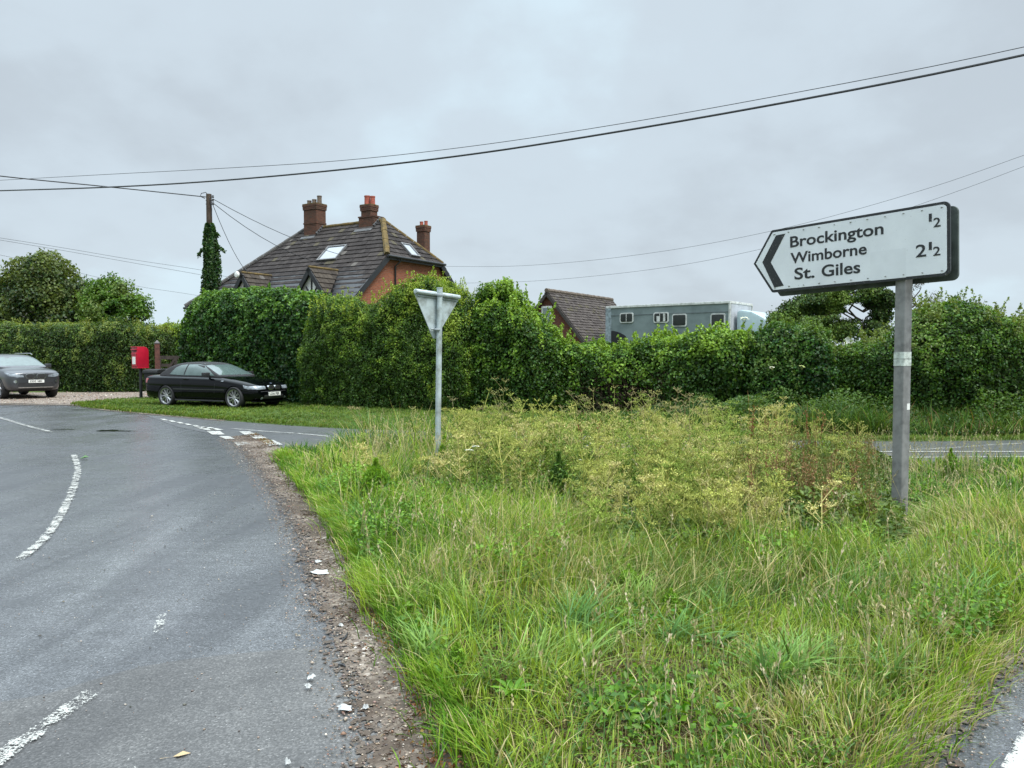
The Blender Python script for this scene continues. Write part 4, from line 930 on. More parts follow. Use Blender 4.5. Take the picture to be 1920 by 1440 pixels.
rr = prof*(0.52+0.66*cl)*g.uniform(0.6, 1.05, n); P = np.stack([rr*np.cos(an), rr*np.sin(an), z], 1); Nn = np.stack([np.cos(an), np.sin(an), np.full(n, 0.25)], 1)
tone = np.clip(cl*1.3-0.2+g.normal(0, 0.2, n), 0, 1); C = jitter(lerp3((0.018, 0.042, 0.012), (0.055, 0.115, 0.03), tone), 0.2, g)
extra = [((0.30, 0, zi1-0.9), (0.62, 0, zi1-1.15)), ((0.18, 0, zi1-0.35), (0.36, 0, zi1-0.5)), ((-0.28, 0, zi1-1.0), (-0.5, 0, zi1-1.3))]
for a, b in extra:
    tt = g.random(60)[:, None]; P = np.concatenate([P, np.array(a)*(1-tt)+np.array(b)*tt+g.normal(0, 0.04, (60, 3))]); Nn = np.concatenate([Nn, g.normal(0, 1, (60, 3))]); C = np.concatenate([C, jitter(np.repeat([[0.04, 0.09, 0.025]], 60, 0), 0.2, g)])
leaves('ivy', P, Nn, 0.10, 0.085, C, M_leaf, up_, seed=8)
# ---------------- overhead wires
M_wire = simple('black cable', (0.02, 0.021, 0.023), 0.5)
def wire(pts3, r, label, group='overhead wires'):
    P = smooth_line(pts3, 0.6); mb = MB(); mb.tube(P, r, 6); o = mb.build('overhead_wire', M_wire, None, smooth=True); tag(o, label, 'wire', group); return o
def wpts(L, Y0, Y1, ext=0.25):
    """points of a hanging wire seen at the listed pixels, depth running from Y0 to Y1"""
    x0, x1 = L[0][0], L[-1][0]; out = []
    for px, py in L:
        t = (px-x0)/(x1-x0); iy = (1/Y0)*(1-t)+(1/Y1)*t; out.append(PY(px, py, 1/iy))
    a = out[0]+(out[0]-out[1])*ext; b = out[-1]+(out[-1]-out[-2])*ext
    return [a]+out+[b]
wire(wpts([(0, 357.5), (200, 351), (400, 339.5), (640, 318), (900, 287), (1200, 240), (1500, 187), (1750, 139), (1920, 103)], 26, 12), 0.021, 'thicker lower black cable sweeping across the whole sky')
wire(wpts([(0, 338), (200, 327), (400, 316.5), (640, 301), (900, 272), (1200, 226), (1500, 172), (1750, 124), (1920, 88)], 28, 13), 0.0075, 'thin upper cable running just above the thick black one')
pt = Vector((ux-0.14, UY-0.05, zt-0.12))
def wend(L, Y0, end, r, label, sag=0.0):
    p = [PY(px, py, Y0+(end.y-Y0)*i/len(L)) for i, (px, py) in enumerate(L)]; p.append(end); return wire(p, r, label)
wend([(-200, 303), (0, 330), (200, 350)], 24, pt, 0.020, 'black twisted cable coming in from the left to the ivy covered pole')
pr_ = Vector((ux+0.16, UY-0.04, zt-0.2)); h1 = HM @ Vector((-3.3, -3.0, R-0.95*3.0+0.1)); h2 = HM @ Vector((-2.6, -3.3, R-0.95*3.3+0.1))
def pw(a, b, r, label, sag=0.25): 
    pts = [a.lerp(b, k/8)-Vector((0, 0, sag*4*(k/8)*(1-k/8))) for k in range(9)]; return wire(pts, r, label)
hp = lambda px, py: (lambda P0, n: ray_plane(px, py, P0, n))(HM @ Vector((0, 0, R)), (HM.to_3x3() @ Vector((0, -0.95, 1))).normalized())
pw(pr_, hp(640, 478), 0.013, 'upper of two service cables from the ivy pole to the house roof', 0.2)
pw(pr_-Vector((0, 0, 0.16)), hp(612, 497), 0.013, 'lower of two service cables from the ivy pole to the house roof', 0.35)
pw(pr_-Vector((0.02, 0, 0.2)), hp(466, 514), 0.011, 'steep cable dropping from the ivy pole to the left dormer', 0.3)
mb = MB(); c = pr_.lerp(hp(466, 514), 0.90)-Vector((0, 0, 0.1)); mb.tube([c+Vector((-0.05, 0, 0.13)), c, c+Vector((0.06, 0, -0.12))], [0.03, 0.06, 0.04], 8); tag(mb.build('cable_clamp', M_black, None, smooth=True), 'small black clamp hanging on the steep cable above the left dormer', 'cable clamp')
wire(wpts([(835, 499.5), (960, 499), (1100, 489), (1250, 470), (1400, 443), (1550, 408), (1750, 350), (1920, 291)], 60, 34), 0.009, 'upper of two distant thin wires rising to the right above the white sign')
wire(wpts([(860, 531), (980, 528), (1100, 519), (1250, 501), (1400, 473), (1600, 423), (1780, 364), (1920, 312)], 62, 36), 0.009, 'lower of two distant thin wires rising to the right behind the white sign')
wire(wpts([(0, 446), (120, 465), (250, 487), (375, 506), (450, 522), (700, 545)], 50, 70), 0.011, 'upper of two distant wires above the dark tree on the left')
wire(wpts([(0, 450), (120, 470), (250, 493), (375, 515), (450, 530), (700, 552)], 50, 70), 0.011, 'lower of two distant wires above the dark tree on the left')
wire(wpts([(0, 478), (100, 500), (250, 535), (345, 550), (500, 575)], 52, 72), 0.010, 'lowest distant wire passing behind the left trees')

# ================================================================== STREET OBJECTS
M_red = simple('post office red', (0.40, 0.008, 0.028), 0.35, var=0.1, coat=0.4)
PBY = 27.8; pbx = XatY(263, PBY); pb = empty('post_box', (pbx, PBY, 0.04), math.radians(60), label='red post box with rounded top on a black post at the road edge', cat='post box')
zb_ = ZatY(689, PBY)-0.04; zt_ = ZatY(650, PBY)-0.04; HB = zt_-zb_; WB, DB = 0.33, 0.45
mb = MB(); mb.tube([(0, 0, -0.3), (0, 0, zb_)], 0.055, 12); mb.build('post', M_black, pb, smooth=True)
# local: the slot face looks along -x; side profile in x-z
pf = [(-DB/2, 0), (DB/2, 0), (DB/2, HB*0.72)]+[(DB/2-0.17+0.17*math.cos(a), HB-0.20+0.20*math.sin(a)) for a in [k*math.pi/16 for k in range(1, 9)]]+[(-DB/2, HB)]
Mp = Matrix(((1, 0, 0, 0), (0, 0, 1, 0), (0, 1, 0, zb_), (0, 0, 0, 1)))
mb = MB(); mb.prism(pf, -WB/2, WB/2, Mp); bd = mb.build('box_body', M_red, pb, bevel=0.012, smooth=True)
mb = MB(); mb.box((-DB/2-0.012, 0, zb_+HB*0.40), (0.03, WB*0.82, HB*0.66)); mb.build('door', M_red, pb, bevel=0.008)
mb = MB(); mb.box((-DB/2-0.03, 0, zb_+HB*0.86), (0.07, WB*0.86, 0.035)); mb.box((-DB/2-0.02, 0, zb_+HB*0.98), (0.06, WB*0.95, 0.03)); mb.box((-DB/2-0.02, 0, zb_+HB*0.64), (0.05, WB*0.9, 0.025)); mb.build('hood', M_red, pb, bevel=0.006)
mb = MB(); mb.box((-DB/2-0.006, 0, zb_+HB*0.80), (0.02, WB*0.66, 0.05)); mb.build('slot', M_black, pb)
mb = MB(); mb.box((-DB/2-0.030, 0.0, zb_+HB*0.34), (0.012, 0.17, 0.27)); mb.build('notice', M_white, pb)
mb = MB(); mb.box((0, 0, zb_-0.012), (DB+0.01, WB+0.01, 0.03)); mb.build('base_plate', M_red, pb, bevel=0.006)
# gate post and gate
gpx = XatY(295, 33.2); mb = MB(); zg = ZatY(640, 33.2)
mb.box((0, 0, zg/2-0.2), (0.19, 0.19, zg+0.2)); gpost = empty('gate_post', (gpx, 33.2, 0), math.radians(20), label='tall square reddish brown gate post behind the red post box', cat='gate post')
mb.build('post', simple('red stained wood', (0.115, 0.040, 0.028), 0.75, var=0.3, scale=7, bmp=0.2), gpost, bevel=0.008)
mb = MB(); mb.box((0, 0, zg-0.08), (0.22, 0.22, 0.04)); mb.add([(-.1, -.1, zg-0.06), (.1, -.1, zg-0.06), (.1, .1, zg-0.06), (-.1, .1, zg-0.06), (0, 0, zg+0.06)], [(0, 1, 4), (1, 2, 4), (2, 3, 4), (3, 0, 4)]); mb.build('cap', simple('grey post cap', (0.10, 0.09, 0.09), 0.6), gpost)
ga = XatY(301, 34.5); gate = empty('wooden_gate', (ga, 34.3, 0), math.radians(6), label='dark brown wooden gate between the gate post and tall hedge', cat='gate')
M_gatewood = simple('dark weathered wood', (0.042, 0.030, 0.024), 0.8, var=0.3, scale=6, bmp=0.3)
mb = MB(); GZ = ZatY(667, 34.5)
for k, z in enumerate((GZ-0.08, GZ-0.42, GZ-0.75, GZ-1.05, 0.25)): mb.box((0.75, 0, z), (1.5, 0.04, 0.13 if k else 0.16)); 
mb.build('rails', M_gatewood, gate)
for x in (0.06, 0.75, 1.45): mb = MB(); mb.box((x, -0.042, GZ/2), (0.12, 0.04, GZ-0.05)); mb.build('upright', M_gatewood, gate)
mb = MB(); mb.box((0.45, -0.06, GZ/2+0.25), (0.1, 0.03, 0.9), Matrix.Rotation(0.6, 3, 'Y')); mb.build('brace', M_gatewood, gate)
# wheelie bins
M_bin = simple('black bin plastic', (0.009, 0.010, 0.011), 0.7, var=0.2, scale=4)
def wheelie_bin(x, y, rz, label):
    b = empty('wheelie_bin', (x, y, 0.03), rz, label=label, cat='wheelie bin', group='black wheelie bins')
    mb = MB(); w0, d0, w1, d1, z0, z1 = .20, .24, .28, .34, .10, 0.98
    v = [(s*w0, t*d0, z0) for s, t in ((-1, -1), (1, -1), (1, 1), (-1, 1))]+[(s*w1, t*d1, z1) for s, t in ((-1, -1), (1, -1), (1, 1), (-1, 1))]
    mb.add(v, [(3, 2, 1, 0), (4, 5, 6, 7), (0, 1, 5, 4), (1, 2, 6, 5), (2, 3, 7, 6), (3, 0, 4, 7)]); mb.build('body', M_bin, b, bevel=0.03, smooth=True)
    mb = MB(); mb.box((0, 0, 0.965), (0.60, 0.72, 0.05)); mb.build('rim', M_bin, b, bevel=0.012)
    mb = MB(); mb.prism([(-0.36, 0), (0.38, 0), (0.34, 0.07), (0.0, 0.095), (-0.33, 0.07)], -0.29, 0.29, Matrix(((0, 0, 1, 0), (1, 0, 0, 0), (0, 1, 0, 0.992), (0, 0, 0, 1)))); mb.build('lid', M_bin, b, bevel=0.012, smooth=True)
    for s in (-1, 1): mb = MB(); mb.lathe([(0.03, -0.025), (0.10, -0.025), (0.10, 0.025), (0.03, 0.025)], 18, axis='x', origin=(s*0.25, 0.26, 0.10)); mb.build('wheel', M_black, b, smooth=True)
    mb = MB(); mb.tube([(-0.22, 0.40, 0.95), (0.22, 0.40, 0.95)], 0.018, 8); mb.build('handle', M_bin, b, smooth=True)
wheelie_bin(XatY(292, 27.6), 27.6, math.radians(-10), 'black wheelie bin nearest the red post box behind the black car')
wheelie_bin(XatY(322, 28.3), 28.1, math.radians(12), 'second black wheelie bin, further from the post box, half hidden by the car roof')
# white pipe or dish seen in the hedge on the right
dish = empty('satellite_dish', (XatY(1590, 24), 24, 0), 0, label='round white dish showing in the dip between the hedges', cat='satellite dish')
zd = ZatY(641, 24); mb = MB(); mb.lathe([(0.0, 0.02), (0.10, 0.0), (0.15, -0.04), (0.155, -0.04), (0.10, 0.02), (0.0, 0.05)], 24, axis='y', origin=(0, 0, zd)); mb.build('reflector', M_white, dish, smooth=True)
mb = MB(); mb.tube([(0, 0.06, -0.2), (0, 0.06, zd)], 0.025, 8); mb.build('mast', M_galv, dish, smooth=True)

# ================================================================== CARS
def paint(name, col, metal=0.0, rough=0.3, coat=0.7):
    m, t, b, o = new_mat(name); b.inputs['Base Color'].default_value = (*col, 1); b.inputs['Metallic'].default_value = metal; b.inputs['Roughness'].default_value = rough
    b.inputs['Coat Weight'].default_value = coat; b.inputs['Specular IOR Level'].default_value = 0.22
    n = noise(t, coords(t), 2.5, 6); t.links.new(ramp(t, n, [(0.35, (0.02,)*3), (0.7, (0.09,)*3)]), b.inputs['Coat Roughness'])
    return m
M_tyre = simple('tyre rubber', (0.016, 0.016, 0.017), 0.8, var=0.2)
M_rim = simple('alloy rim', (0.50, 0.50, 0.50), 0.3, metal=0.85, var=0.1)
M_carglass = simple('car glass', (0.085, 0.12, 0.115), 0.05, var=0.1, spec=0.6, coat=0.25)  # base lightened to teal to stand in for reflected sky
M_chrome = simple('chrome', (0.62, 0.63, 0.64), 0.15, metal=0.95, var=0.05)
M_lamp = simple('headlamp glass', (0.24, 0.27, 0.30), 0.08, var=0.3, scale=14, spec=0.9, coat=1.0, dark=(0.10, 0.11, 0.12))
M_fabric = simple('black fabric hood', (0.016, 0.016, 0.018), 0.85, var=0.15, scale=12)
M_trim = simple('dark trim', (0.018, 0.018, 0.019), 0.6, var=0.2)
M_taillight = simple('red lamp', (0.35, 0.02, 0.02), 0.15, var=0.1, coat=1.0)
M_amber = simple('amber lamp', (0.5, 0.16, 0.02), 0.2, var=0.1)
M_plate = simple('number plate', (0.74, 0.74, 0.70), 0.35, var=0.04)
def loft(name, rings, mat, parent, sub=2, arches=None, arch_r=0.34, yin=0.55):
    mb = MB(); n = len(rings[0])
    full = []
    for r in rings:                                          # r: half section (x, y, z) from underside centre to top centre
        other = [(x, -y, z) for x, y, z in r[1:-1]][::-1]; full.append(list(r)+other)
    m = len(full[0]); vs = [v for r in full for v in r]
    fs = [(i*m+k, i*m+(k+1) % m, (i+1)*m+(k+1) % m, (i+1)*m+k) for i in range(len(full)-1) for k in range(m)]
    # end caps as strips
    for base, L in ((0, 1), ((len(full)-1)*m, -1)):
        for k in range(n-1):
            a, b = k, k+1; a2, b2 = (m-a) % m, (m-b) % m
            q = [base+a, base+b, base+b2, base+a2]; q2 = [x for i, x in enumerate(q) if x not in q[:i]]
            if len(q2) > 2: fs.append(tuple(q2))
    mb.add(vs, fs); o = mb.build(name, mat, parent, smooth=True, ang=180)
    md = o.modifiers.new('s', 'SUBSURF'); md.levels = sub; md.render_levels = sub
    cut = None
    if arches:
        cb = MB()
        for ax in arches:
            for s in (-1, 1): cb.lathe([(arch_r, 0), (arch_r, 0.6)] if s > 0 else [(arch_r, -0.6), (arch_r, 0)], 40, axis='y', origin=(ax[0], s*yin, ax[1]))
        cut = cb.build('cut', M_trim, parent); bo = o.modifiers.new('b', 'BOOLEAN'); bo.operation = 'DIFFERENCE'; bo.solver = 'EXACT'; bo.object = cut
    bpy.context.view_layer.update(); dg = bpy.context.evaluated_depsgraph_get(); me = bpy.data.meshes.new_from_object(o.evaluated_get(dg))
    o.modifiers.clear(); o.data = me
    if len(me.materials) == 0: me.materials.append(mat)
    me.shade_smooth(); me.set_sharp_from_angle(angle=math.radians(40))
    if cut: bpy.data.objects.remove(cut)
    return o
def bvh_of(o):
    return BVHTree.FromPolygons([v.co.copy() for v in o.data.vertices], [tuple(p.vertices) for p in o.data.polygons])
def drape(name, poly, bvh, direction, mat, parent, off=0.006, cuts=3, depth=None):
    """outline (a,b) thrown along a direction onto the body: 'front' -> (y,z), 'side' -> (x,z) both flanks use sign, 'rear'"""
    bm = bmesh.new(); vs = [bm.verts.new((a, b, 0)) for a, b in poly]; f = bm.faces.new(vs)
    bmesh.ops.triangulate(bm, faces=[f]); bmesh.ops.subdivide_edges(bm, edges=bm.edges[:], cuts=cuts, use_grid_fill=True)
    bmesh.ops.triangulate(bm, faces=bm.faces[:])
    bad = []
    for v in bm.verts:
        a, b = v.co.x, v.co.y
        if direction == 'front': o, d = Vector((5, a, b)), Vector((-1, 0, 0))
        elif direction == 'rear': o, d = Vector((-5, a, b)), Vector((1, 0, 0))
        elif direction == 'top': o, d = Vector((a, b, 5)), Vector((0, 0, -1))
        elif direction == 'right': o, d = Vector((a, -5, b)), Vector((0, 1, 0))
        else: o, d = Vector((a, 5, b)), Vector((0, -1, 0))
        hit, nn, _, _ = bvh.ray_cast(o, d)
        if hit is None: bad.append(v)
        else: v.co = hit-d*off
    if bad: bmesh.ops.delete(bm, geom=bad, context='VERTS')
    bmesh.ops.recalc_face_normals(bm, faces=bm.faces)
    me = bpy.data.meshes.new(name); bm.to_mesh(me); bm.free(); me.shade_smooth(); return link(name, me, mat, parent)
def arc_poly(pts, r=0.03): return pts
def wheel(car, x, y, R_, wd, rim_r, spokes=10, twin=True, mat=None):
    s = 1 if y > 0 else -1; e = empty('wheel', (x, y, R_), 0, None, None); e.parent = car
    mb = MB(); mb.lathe([(rim_r, -wd/2+0.01), (R_-0.02, -wd/2), (R_, -wd/2+0.03), (R_, wd/2-0.03), (R_-0.02, wd/2), (rim_r, wd/2-0.01)], 40, axis='y', cap=False); mb.build('tyre', M_tyre, e, smooth=True)
    mb = MB(); yo = s*(wd/2-0.012)
    mb.lathe([(rim_r-0.018, yo-s*0.01), (rim_r+0.006, yo), (rim_r+0.006, yo-s*0.03), (rim_r-0.018, yo-s*0.05)], 40, axis='y', cap=False); mb.lathe([(0.0, yo-s*0.012), (0.055, yo-s*0.012), (0.065, yo-s*0.04)], 20, axis='y')
    for k in range(spokes):
        a = 2*math.pi*k/spokes
        for da in ((-0.09, 0.09) if twin else (0,)):
            c, sn_ = math.cos(a+da), math.sin(a+da); c2, s2 = math.cos(a+da*0.4), math.sin(a+da*0.4)
            mb.tube([(0.05*c2, yo-s*0.03, 0.05*s2), (rim_r*0.98*c, yo-s*0.02, rim_r*0.98*sn_)], [0.011, 0.009], 5)
    mb.build('rim', mat or M_rim, e, smooth=True)
    mb = MB(); mb.lathe([(0.0, yo-s*0.07), (rim_r-0.01, yo-s*0.07), (rim_r-0.01, yo-s*0.075)], 30, axis='y'); mb.build('brake_disc', M_trim, e)
    return e
def plate(car, txt, x, z, tilt=0.0, w_=0.52, h_=0.112, y=0.0):
    M_ = Matrix.Translation((x, y, z)) @ Matrix(((0, 0, 1, 0), (1, 0, 0, 0), (0, 1, 0, 0), (0, 0, 0, 1)))
    mb = MB(); mb.prism(rrect(w_, h_, 0.012, 3), 0, 0.012, M_); pl_ = mb.build('number_plate', M_plate, car)
    L = MB(); parts = txt.split(' '); wch = (w_-0.09)/(len(txt)-0.4); xx = -w_/2+0.035
    for ch in txt:
        if ch == ' ': xx += wch*0.6; continue
        cw = wch*0.80 if ch not in '1I' else wch*0.3
        vs, fs = text_mb(ch, xx+(wch*0.8-cw)/2, -h_*0.35, cw, h_*0.70, 0.013, M_, bold=0.02, thick=0.002); L.add(vs, fs); xx += wch
    L.build('lettering', M_black, pl_)
def section(x, w_, zb, zs, zt, tuck=0.80):
    zm = (zs+zb)/2
    return [(x, 0, zb), (x, w_*tuck, zb), (x, w_*0.96, zb+0.07), (x, w_*1.0, zm-0.02), (x, w_*0.995, zs-0.12), (x, w_*0.955, zs-0.01), (x, w_*0.80, zs+(zt-zs)*0.55), (x, w_*0.40, zs+(zt-zs)*0.93), (x, 0, zt)]
def ghouse(x, zbelt, zr, wb, taper=0.42, wmin=0.3):
    wr = max(wmin, wb-(zr-zbelt)*taper)
    return [(x, 0, zbelt-0.12), (x, wb, zbelt-0.12), (x, wb, zbelt), (x, wb-(wb-wr)*0.62, zbelt+(zr-zbelt)*0.62), (x, wr, zr-0.05 if zr-zbelt > 0.1 else zbelt+(zr-zbelt)*0.7), (x, wr*0.62, zr-0.008), (x, 0, zr)]
# ---------------- black convertible
hd = Vector((0.917, -0.40)); car_c = Vector((-9.26, 24.12)); crz = math.atan2(hd.y, hd.x)
car = empty('parked_car', (car_c.x, car_c.y, 0.035), crz, label='black convertible car with soft top and silver wheels parked on the grass verge', cat='car')
M_cblack = paint('gloss black car paint', (0.0012, 0.0015, 0.0022), 0.0, 0.07, 0.1)
st = [(2.25, .50, .34, .58, .62), (2.19, .70, .24, .64, .685), (2.05, .805, .20, .70, .745), (1.75, .860, .185, .775, .83), (1.49, .878, .18, .815, .875), (1.1, .882, .18, .865, .93), (0.7, .880, .18, .905, .965), (-0.2, .880, .18, .92, .97), (-1.2, .880, .18, .93, .975), (-1.6, .870, .20, .925, .975), (-2.0, .855, .24, .925, .985), (-2.19, .82, .27, .905, .975), (-2.26, .72, .34, .85, .93)]
body = loft('body', [section(*s) for s in st], M_cblack, car, 2, [(1.475, 0.32), (-1.25, 0.32)], 0.352)
gs = [(0.92, .93, .945, .76), (0.80, .93, .985, .765), (0.45, .935, 1.17, .775), (0.12, .935, 1.335, .78), (-0.20, .935, 1.378, .78), (-0.75, .935, 1.380, .78), (-1.10, .935, 1.355, .78), (-1.38, .935, 1.26, .77), (-1.60, .935, 1.08, .75), (-1.74, .935, .98, .73)]
top = loft('soft_top', [ghouse(*s) for s in gs], M_fabric, car, 2)
bb = bvh_of(body); tb = bvh_of(top)
# windscreen, side windows
drape('windscreen', [(-0.70, .985), (0.70, .985), (0.56, 1.315), (0.3, 1.34), (-0.3, 1.34), (-0.56, 1.315)], tb, 'front', M_carglass, car, 0.008, 5)
for sd_ in ('left', 'right'):
    sg = 1 if sd_ == 'left' else -1
    drape('side_window', [(0.64, .965), (0.42, 1.10), (0.10, 1.265), (-0.10, 1.30), (-0.52, 1.30), (-0.57, .965)], tb, sd_, M_carglass, car, 0.008, 5)
    drape('side_window', [(-0.61, .965), (-0.58, 1.30), (-0.82, 1.28), (-1.02, 1.20), (-1.20, .99)], tb, sd_, M_carglass, car, 0.008, 4)
    drape('headlamp', [(1.80, .70), (2.0, .655), (2.14, .62), (2.14, .585), (1.98, .575), (1.84, .615)], bb, sd_, M_lamp, car, 0.006, 4)
    drape('headlamp', [(sg*0.36, .575), (sg*0.36, .665), (sg*0.66, .675), (sg*0.80, .66), (sg*0.80, .585), (sg*0.62, .565)], bb, 'front', M_lamp, car, 0.006, 4)
    drape('tail_light', [(-2.08, .72), (-2.02, .86), (-2.2, .86), (-2.22, .72)], bb, sd_, M_taillight, car, 0.005, 3)
    drape('indicator', [(0.99, .795), (0.99, .82), (1.08, .825), (1.08, .80)], bb, sd_, M_lamp, car, 0.006, 2)
    mb = MB()
    for (xa, xb) in ((-0.93, 1.13),): mb.box(((xa+xb)/2, sg*0.884, 0.545), (xb-xa, 0.02, 0.035))
    mb.box((0.12, sg*0.862, 0.215), (1.95, 0.05, 0.045)); mb.build('side_trim', paint('black trim strip', (0.02, 0.02, 0.022)), car, bevel=0.006)
    mb = MB(); mb.box((0.46, sg*0.93, 1.005), (0.13, 0.22, 0.115)); mb.box((0.45, sg*0.82, .955), (0.06, 0.10, 0.04)); mb.build('door_mirror', M_trim, car, bevel=0.03, smooth=True)
    mb = MB(); mb.box((-0.42, sg*0.868, 0.845), (0.19, 0.035, 0.035)); mb.build('door_handle', M_cblack, car, bevel=0.01)
    drape('door_gap', [(-0.62, .30), (-0.60, .92), (-0.590, .92), (-0.61, .30)], bb, sd_, M_trim, car, 0.002, 3); drape('door_gap', [(0.70, .30), (0.76, .88), (0.77, .88), (0.71, .30)], bb, sd_, M_trim, car, 0.002, 3)
    for px_ in (0.53, 0.69): mb = MB(); mb.lathe([(0.0, 0), (0.042, 0), (0.046, -0.02)], 16, axis='x', origin=(2.10 if px_ < .6 else 2.035, sg*px_, .622)); mb.build('lamp_lens', M_chrome, car, smooth=True)
    drape('fog_light', [(sg*0.50+0.045*math.cos(a*math.pi/6), .30+0.04*math.sin(a*math.pi/6)) for a in range(12)], bb, 'front', M_lamp, car, 0.012, 2)
drape('lower_grille', [(-0.46, .27), (0.46, .27), (0.40, .40), (-0.40, .40)], bb, 'front', M_trim, car, 0.004, 4)
drape('bumper_line', [(-0.80, .495), (0.80, .495), (0.80, .515), (-0.80, .515)], bb, 'front', simple('bumper strip', (0.05, 0.05, 0.055), 0.3), car, 0.008, 5)
def kidney(cy, w_, h_, z, n=20): return [(cy+w_/2*(abs(math.cos(a))**0.7)*(1 if math.cos(a) > 0 else -1), z+h_/2*(abs(math.sin(a))**0.7)*(1 if math.sin(a) > 0 else -1)) for a in [2*math.pi*k/n for k in range(n)]]
for sg in (-1, 1):
    Mk = Matrix(((0, 0, 1, 0), (1, 0, 0, 0), (0, 1, 0, 0), (0, 0, 0, 1))); mb = MB(); mb.prism(kidney(sg*0.14, 0.25, 0.14, 0.615), 2.16, 2.262, Mk); k_ = mb.build('grille', M_chrome, car, bevel=0.006); mb = MB(); mb.prism(kidney(sg*0.14, 0.195, 0.088, 0.615), 2.20, 2.268, Mk); mb.build('grille_mesh', M_trim, k_)
mb = MB(); mb.lathe([(0.036, 0), (0.036, 0.008)], 20, axis='z', origin=(2.12, 0, .735)); mb.build('emblem', simple('blue white badge', (0.35, 0.42, 0.55), 0.2), car)
plate(car, 'LC06 FBK', 2.262, 0.425)
drape('bonnet_gap', [(0.86, -0.74), (0.88, -0.74), (0.88, 0.74), (0.86, 0.74)], bb, 'top', M_trim, car, 0.003, 4)
for a in (1.475, -1.25):
    for s in (-1, 1): wheel(car, a, s*0.775, 0.322, 0.225, 0.243, 10)
mb = MB(); mb.box((0, 0, 0.24), (2.9, 1.3, 0.12)); mb.box((1.48, 0, 0.4), (0.75, 1.05, 0.35)); mb.box((-1.25, 0, 0.4), (0.75, 1.05, 0.35)); mb.build('underbody', M_trim, car)
mb = MB(); mb.box((2.12, 0, 0.205), (0.22, 1.45, 0.03)); mb.build('front_lip', M_cblack, car, bevel=0.01)
# ---------------- grey SUV
sa = math.radians(-39); sh = Vector((math.cos(sa), math.sin(sa))); fc = Vector((XatY(66, 28.4), 28.4)); sc_ = fc-sh*2.3
suv_ = empty('parked_car', (sc_.x, sc_.y, 0.01), sa, label='grey four wheel drive car facing the road on the gravel at the left edge', cat='car')
M_cgrey = paint('metallic grey car paint', (0.075, 0.078, 0.085), 0.6, 0.32)
st = [(2.34, .60, .42, .84, .93), (2.30, .78, .32, .92, 1.00), (2.14, .885, .27, .98, 1.055), (1.85, .925, .26, 1.02, 1.10), (1.47, .94, .25, 1.06, 1.135), (1.05, .94, .25, 1.09, 1.17), (0.2, .94, .25, 1.11, 1.2), (-1.0, .94, .25, 1.13, 1.22), (-1.9, .93, .28, 1.13, 1.22), (-2.2, .89, .33, 1.10, 1.18), (-2.32, .78, .42, 1.0, 1.08)]
body2 = loft('body', [section(*s) for s in st], M_cgrey, suv_, 2, [(1.46, 0.365), (-1.37, 0.365)], 0.415, 0.6)
gs = [(1.22, 1.12, 1.15, .80), (1.10, 1.12, 1.20, .81), (0.65, 1.13, 1.44, .82), (0.28, 1.14, 1.595, .82), (-0.2, 1.14, 1.655, .82), (-1.0, 1.14, 1.66, .82), (-1.7, 1.14, 1.62, .80), (-2.05, 1.14, 1.5, .78), (-2.2, 1.13, 1.25, .76)]
cab = loft('roof', [ghouse(*s, taper=0.36) for s in gs], M_cgrey, suv_, 2)
b2 = bvh_of(body2); t2 = bvh_of(cab)
drape('windscreen', [(-0.76, 1.20), (0.76, 1.20), (0.62, 1.55), (0.35, 1.60), (-0.35, 1.60), (-0.62, 1.55)], t2, 'front', M_carglass, suv_, 0.008, 5)
for sd_ in ('left', 'right'):
    sg = 1 if sd_ == 'left' else -1
    drape('side_window', [(0.82, 1.18), (0.25, 1.50), (-0.05, 1.56), (-0.45, 1.56), (-0.45, 1.18)], t2, sd_, M_carglass, suv_, 0.008, 4)
    drape('side_window', [(-0.50, 1.18), (-0.50, 1.56), (-1.30, 1.55), (-1.42, 1.18)], t2, sd_, M_carglass, suv_, 0.008, 4)
    hl = drape('headlamp', [(sg*0.40, .80), (sg*0.42, .87), (sg*0.62, .91), (sg*0.84, .92), (sg*0.86, .85), (sg*0.62, .79)], b2, 'front', M_lamp, suv_, 0.008, 4)
    drape('headlamp', [(1.86, .985), (2.12, .955), (2.24, .90), (2.22, .86), (2.05, .89)], b2, sd_, M_lamp, suv_, 0.008, 3)
    drape('fog_light', [(sg*0.68+0.055*math.cos(a*math.pi/6), .64+0.055*math.sin(a*math.pi/6)) for a in range(12)], b2, 'front', M_chrome, suv_, 0.014, 2)
    Mk = Matrix(((0, 0, 1, 0), (1, 0, 0, 0), (0, 1, 0, 0), (0, 0, 0, 1))); mb = MB(); mb.prism(kidney(sg*0.18, 0.33, 0.19, 0.83), 2.22, 2.350, Mk); k_ = mb.build('grille', M_chrome, suv_, bevel=0.006); mb = MB(); mb.prism(kidney(sg*0.18, 0.275, 0.135, 0.83), 2.25, 2.356, Mk); mb.build('grille_mesh', M_trim, k_)
    mb = MB(); mb.box((0.72, sg*0.985, 1.19), (0.14, 0.22, 0.15)); mb.box((0.72, sg*0.87, 1.13), (0.07, 0.12, 0.05)); mb.build('door_mirror', M_cgrey, suv_, bevel=0.03, smooth=True)
    mb = MB(); mb.tube([(0.2, sg*0.62, 1.62), (0.0, sg*0.63, 1.67), (-1.6, sg*0.63, 1.67), (-1.8, sg*0.62, 1.60)], 0.016, 8); mb.build('roof_rail', M_chrome, suv_, smooth=True)
    drape('sill', [(-0.95, .27), (1.0, .27), (1.0, .40), (-0.95, .40)], b2, sd_, M_trim, suv_, 0.008, 4)
drape('lower_grille', [(-0.62, .47), (0.62, .47), (0.56, .60), (-0.56, .60)], b2, 'front', M_trim, suv_, 0.006, 4)
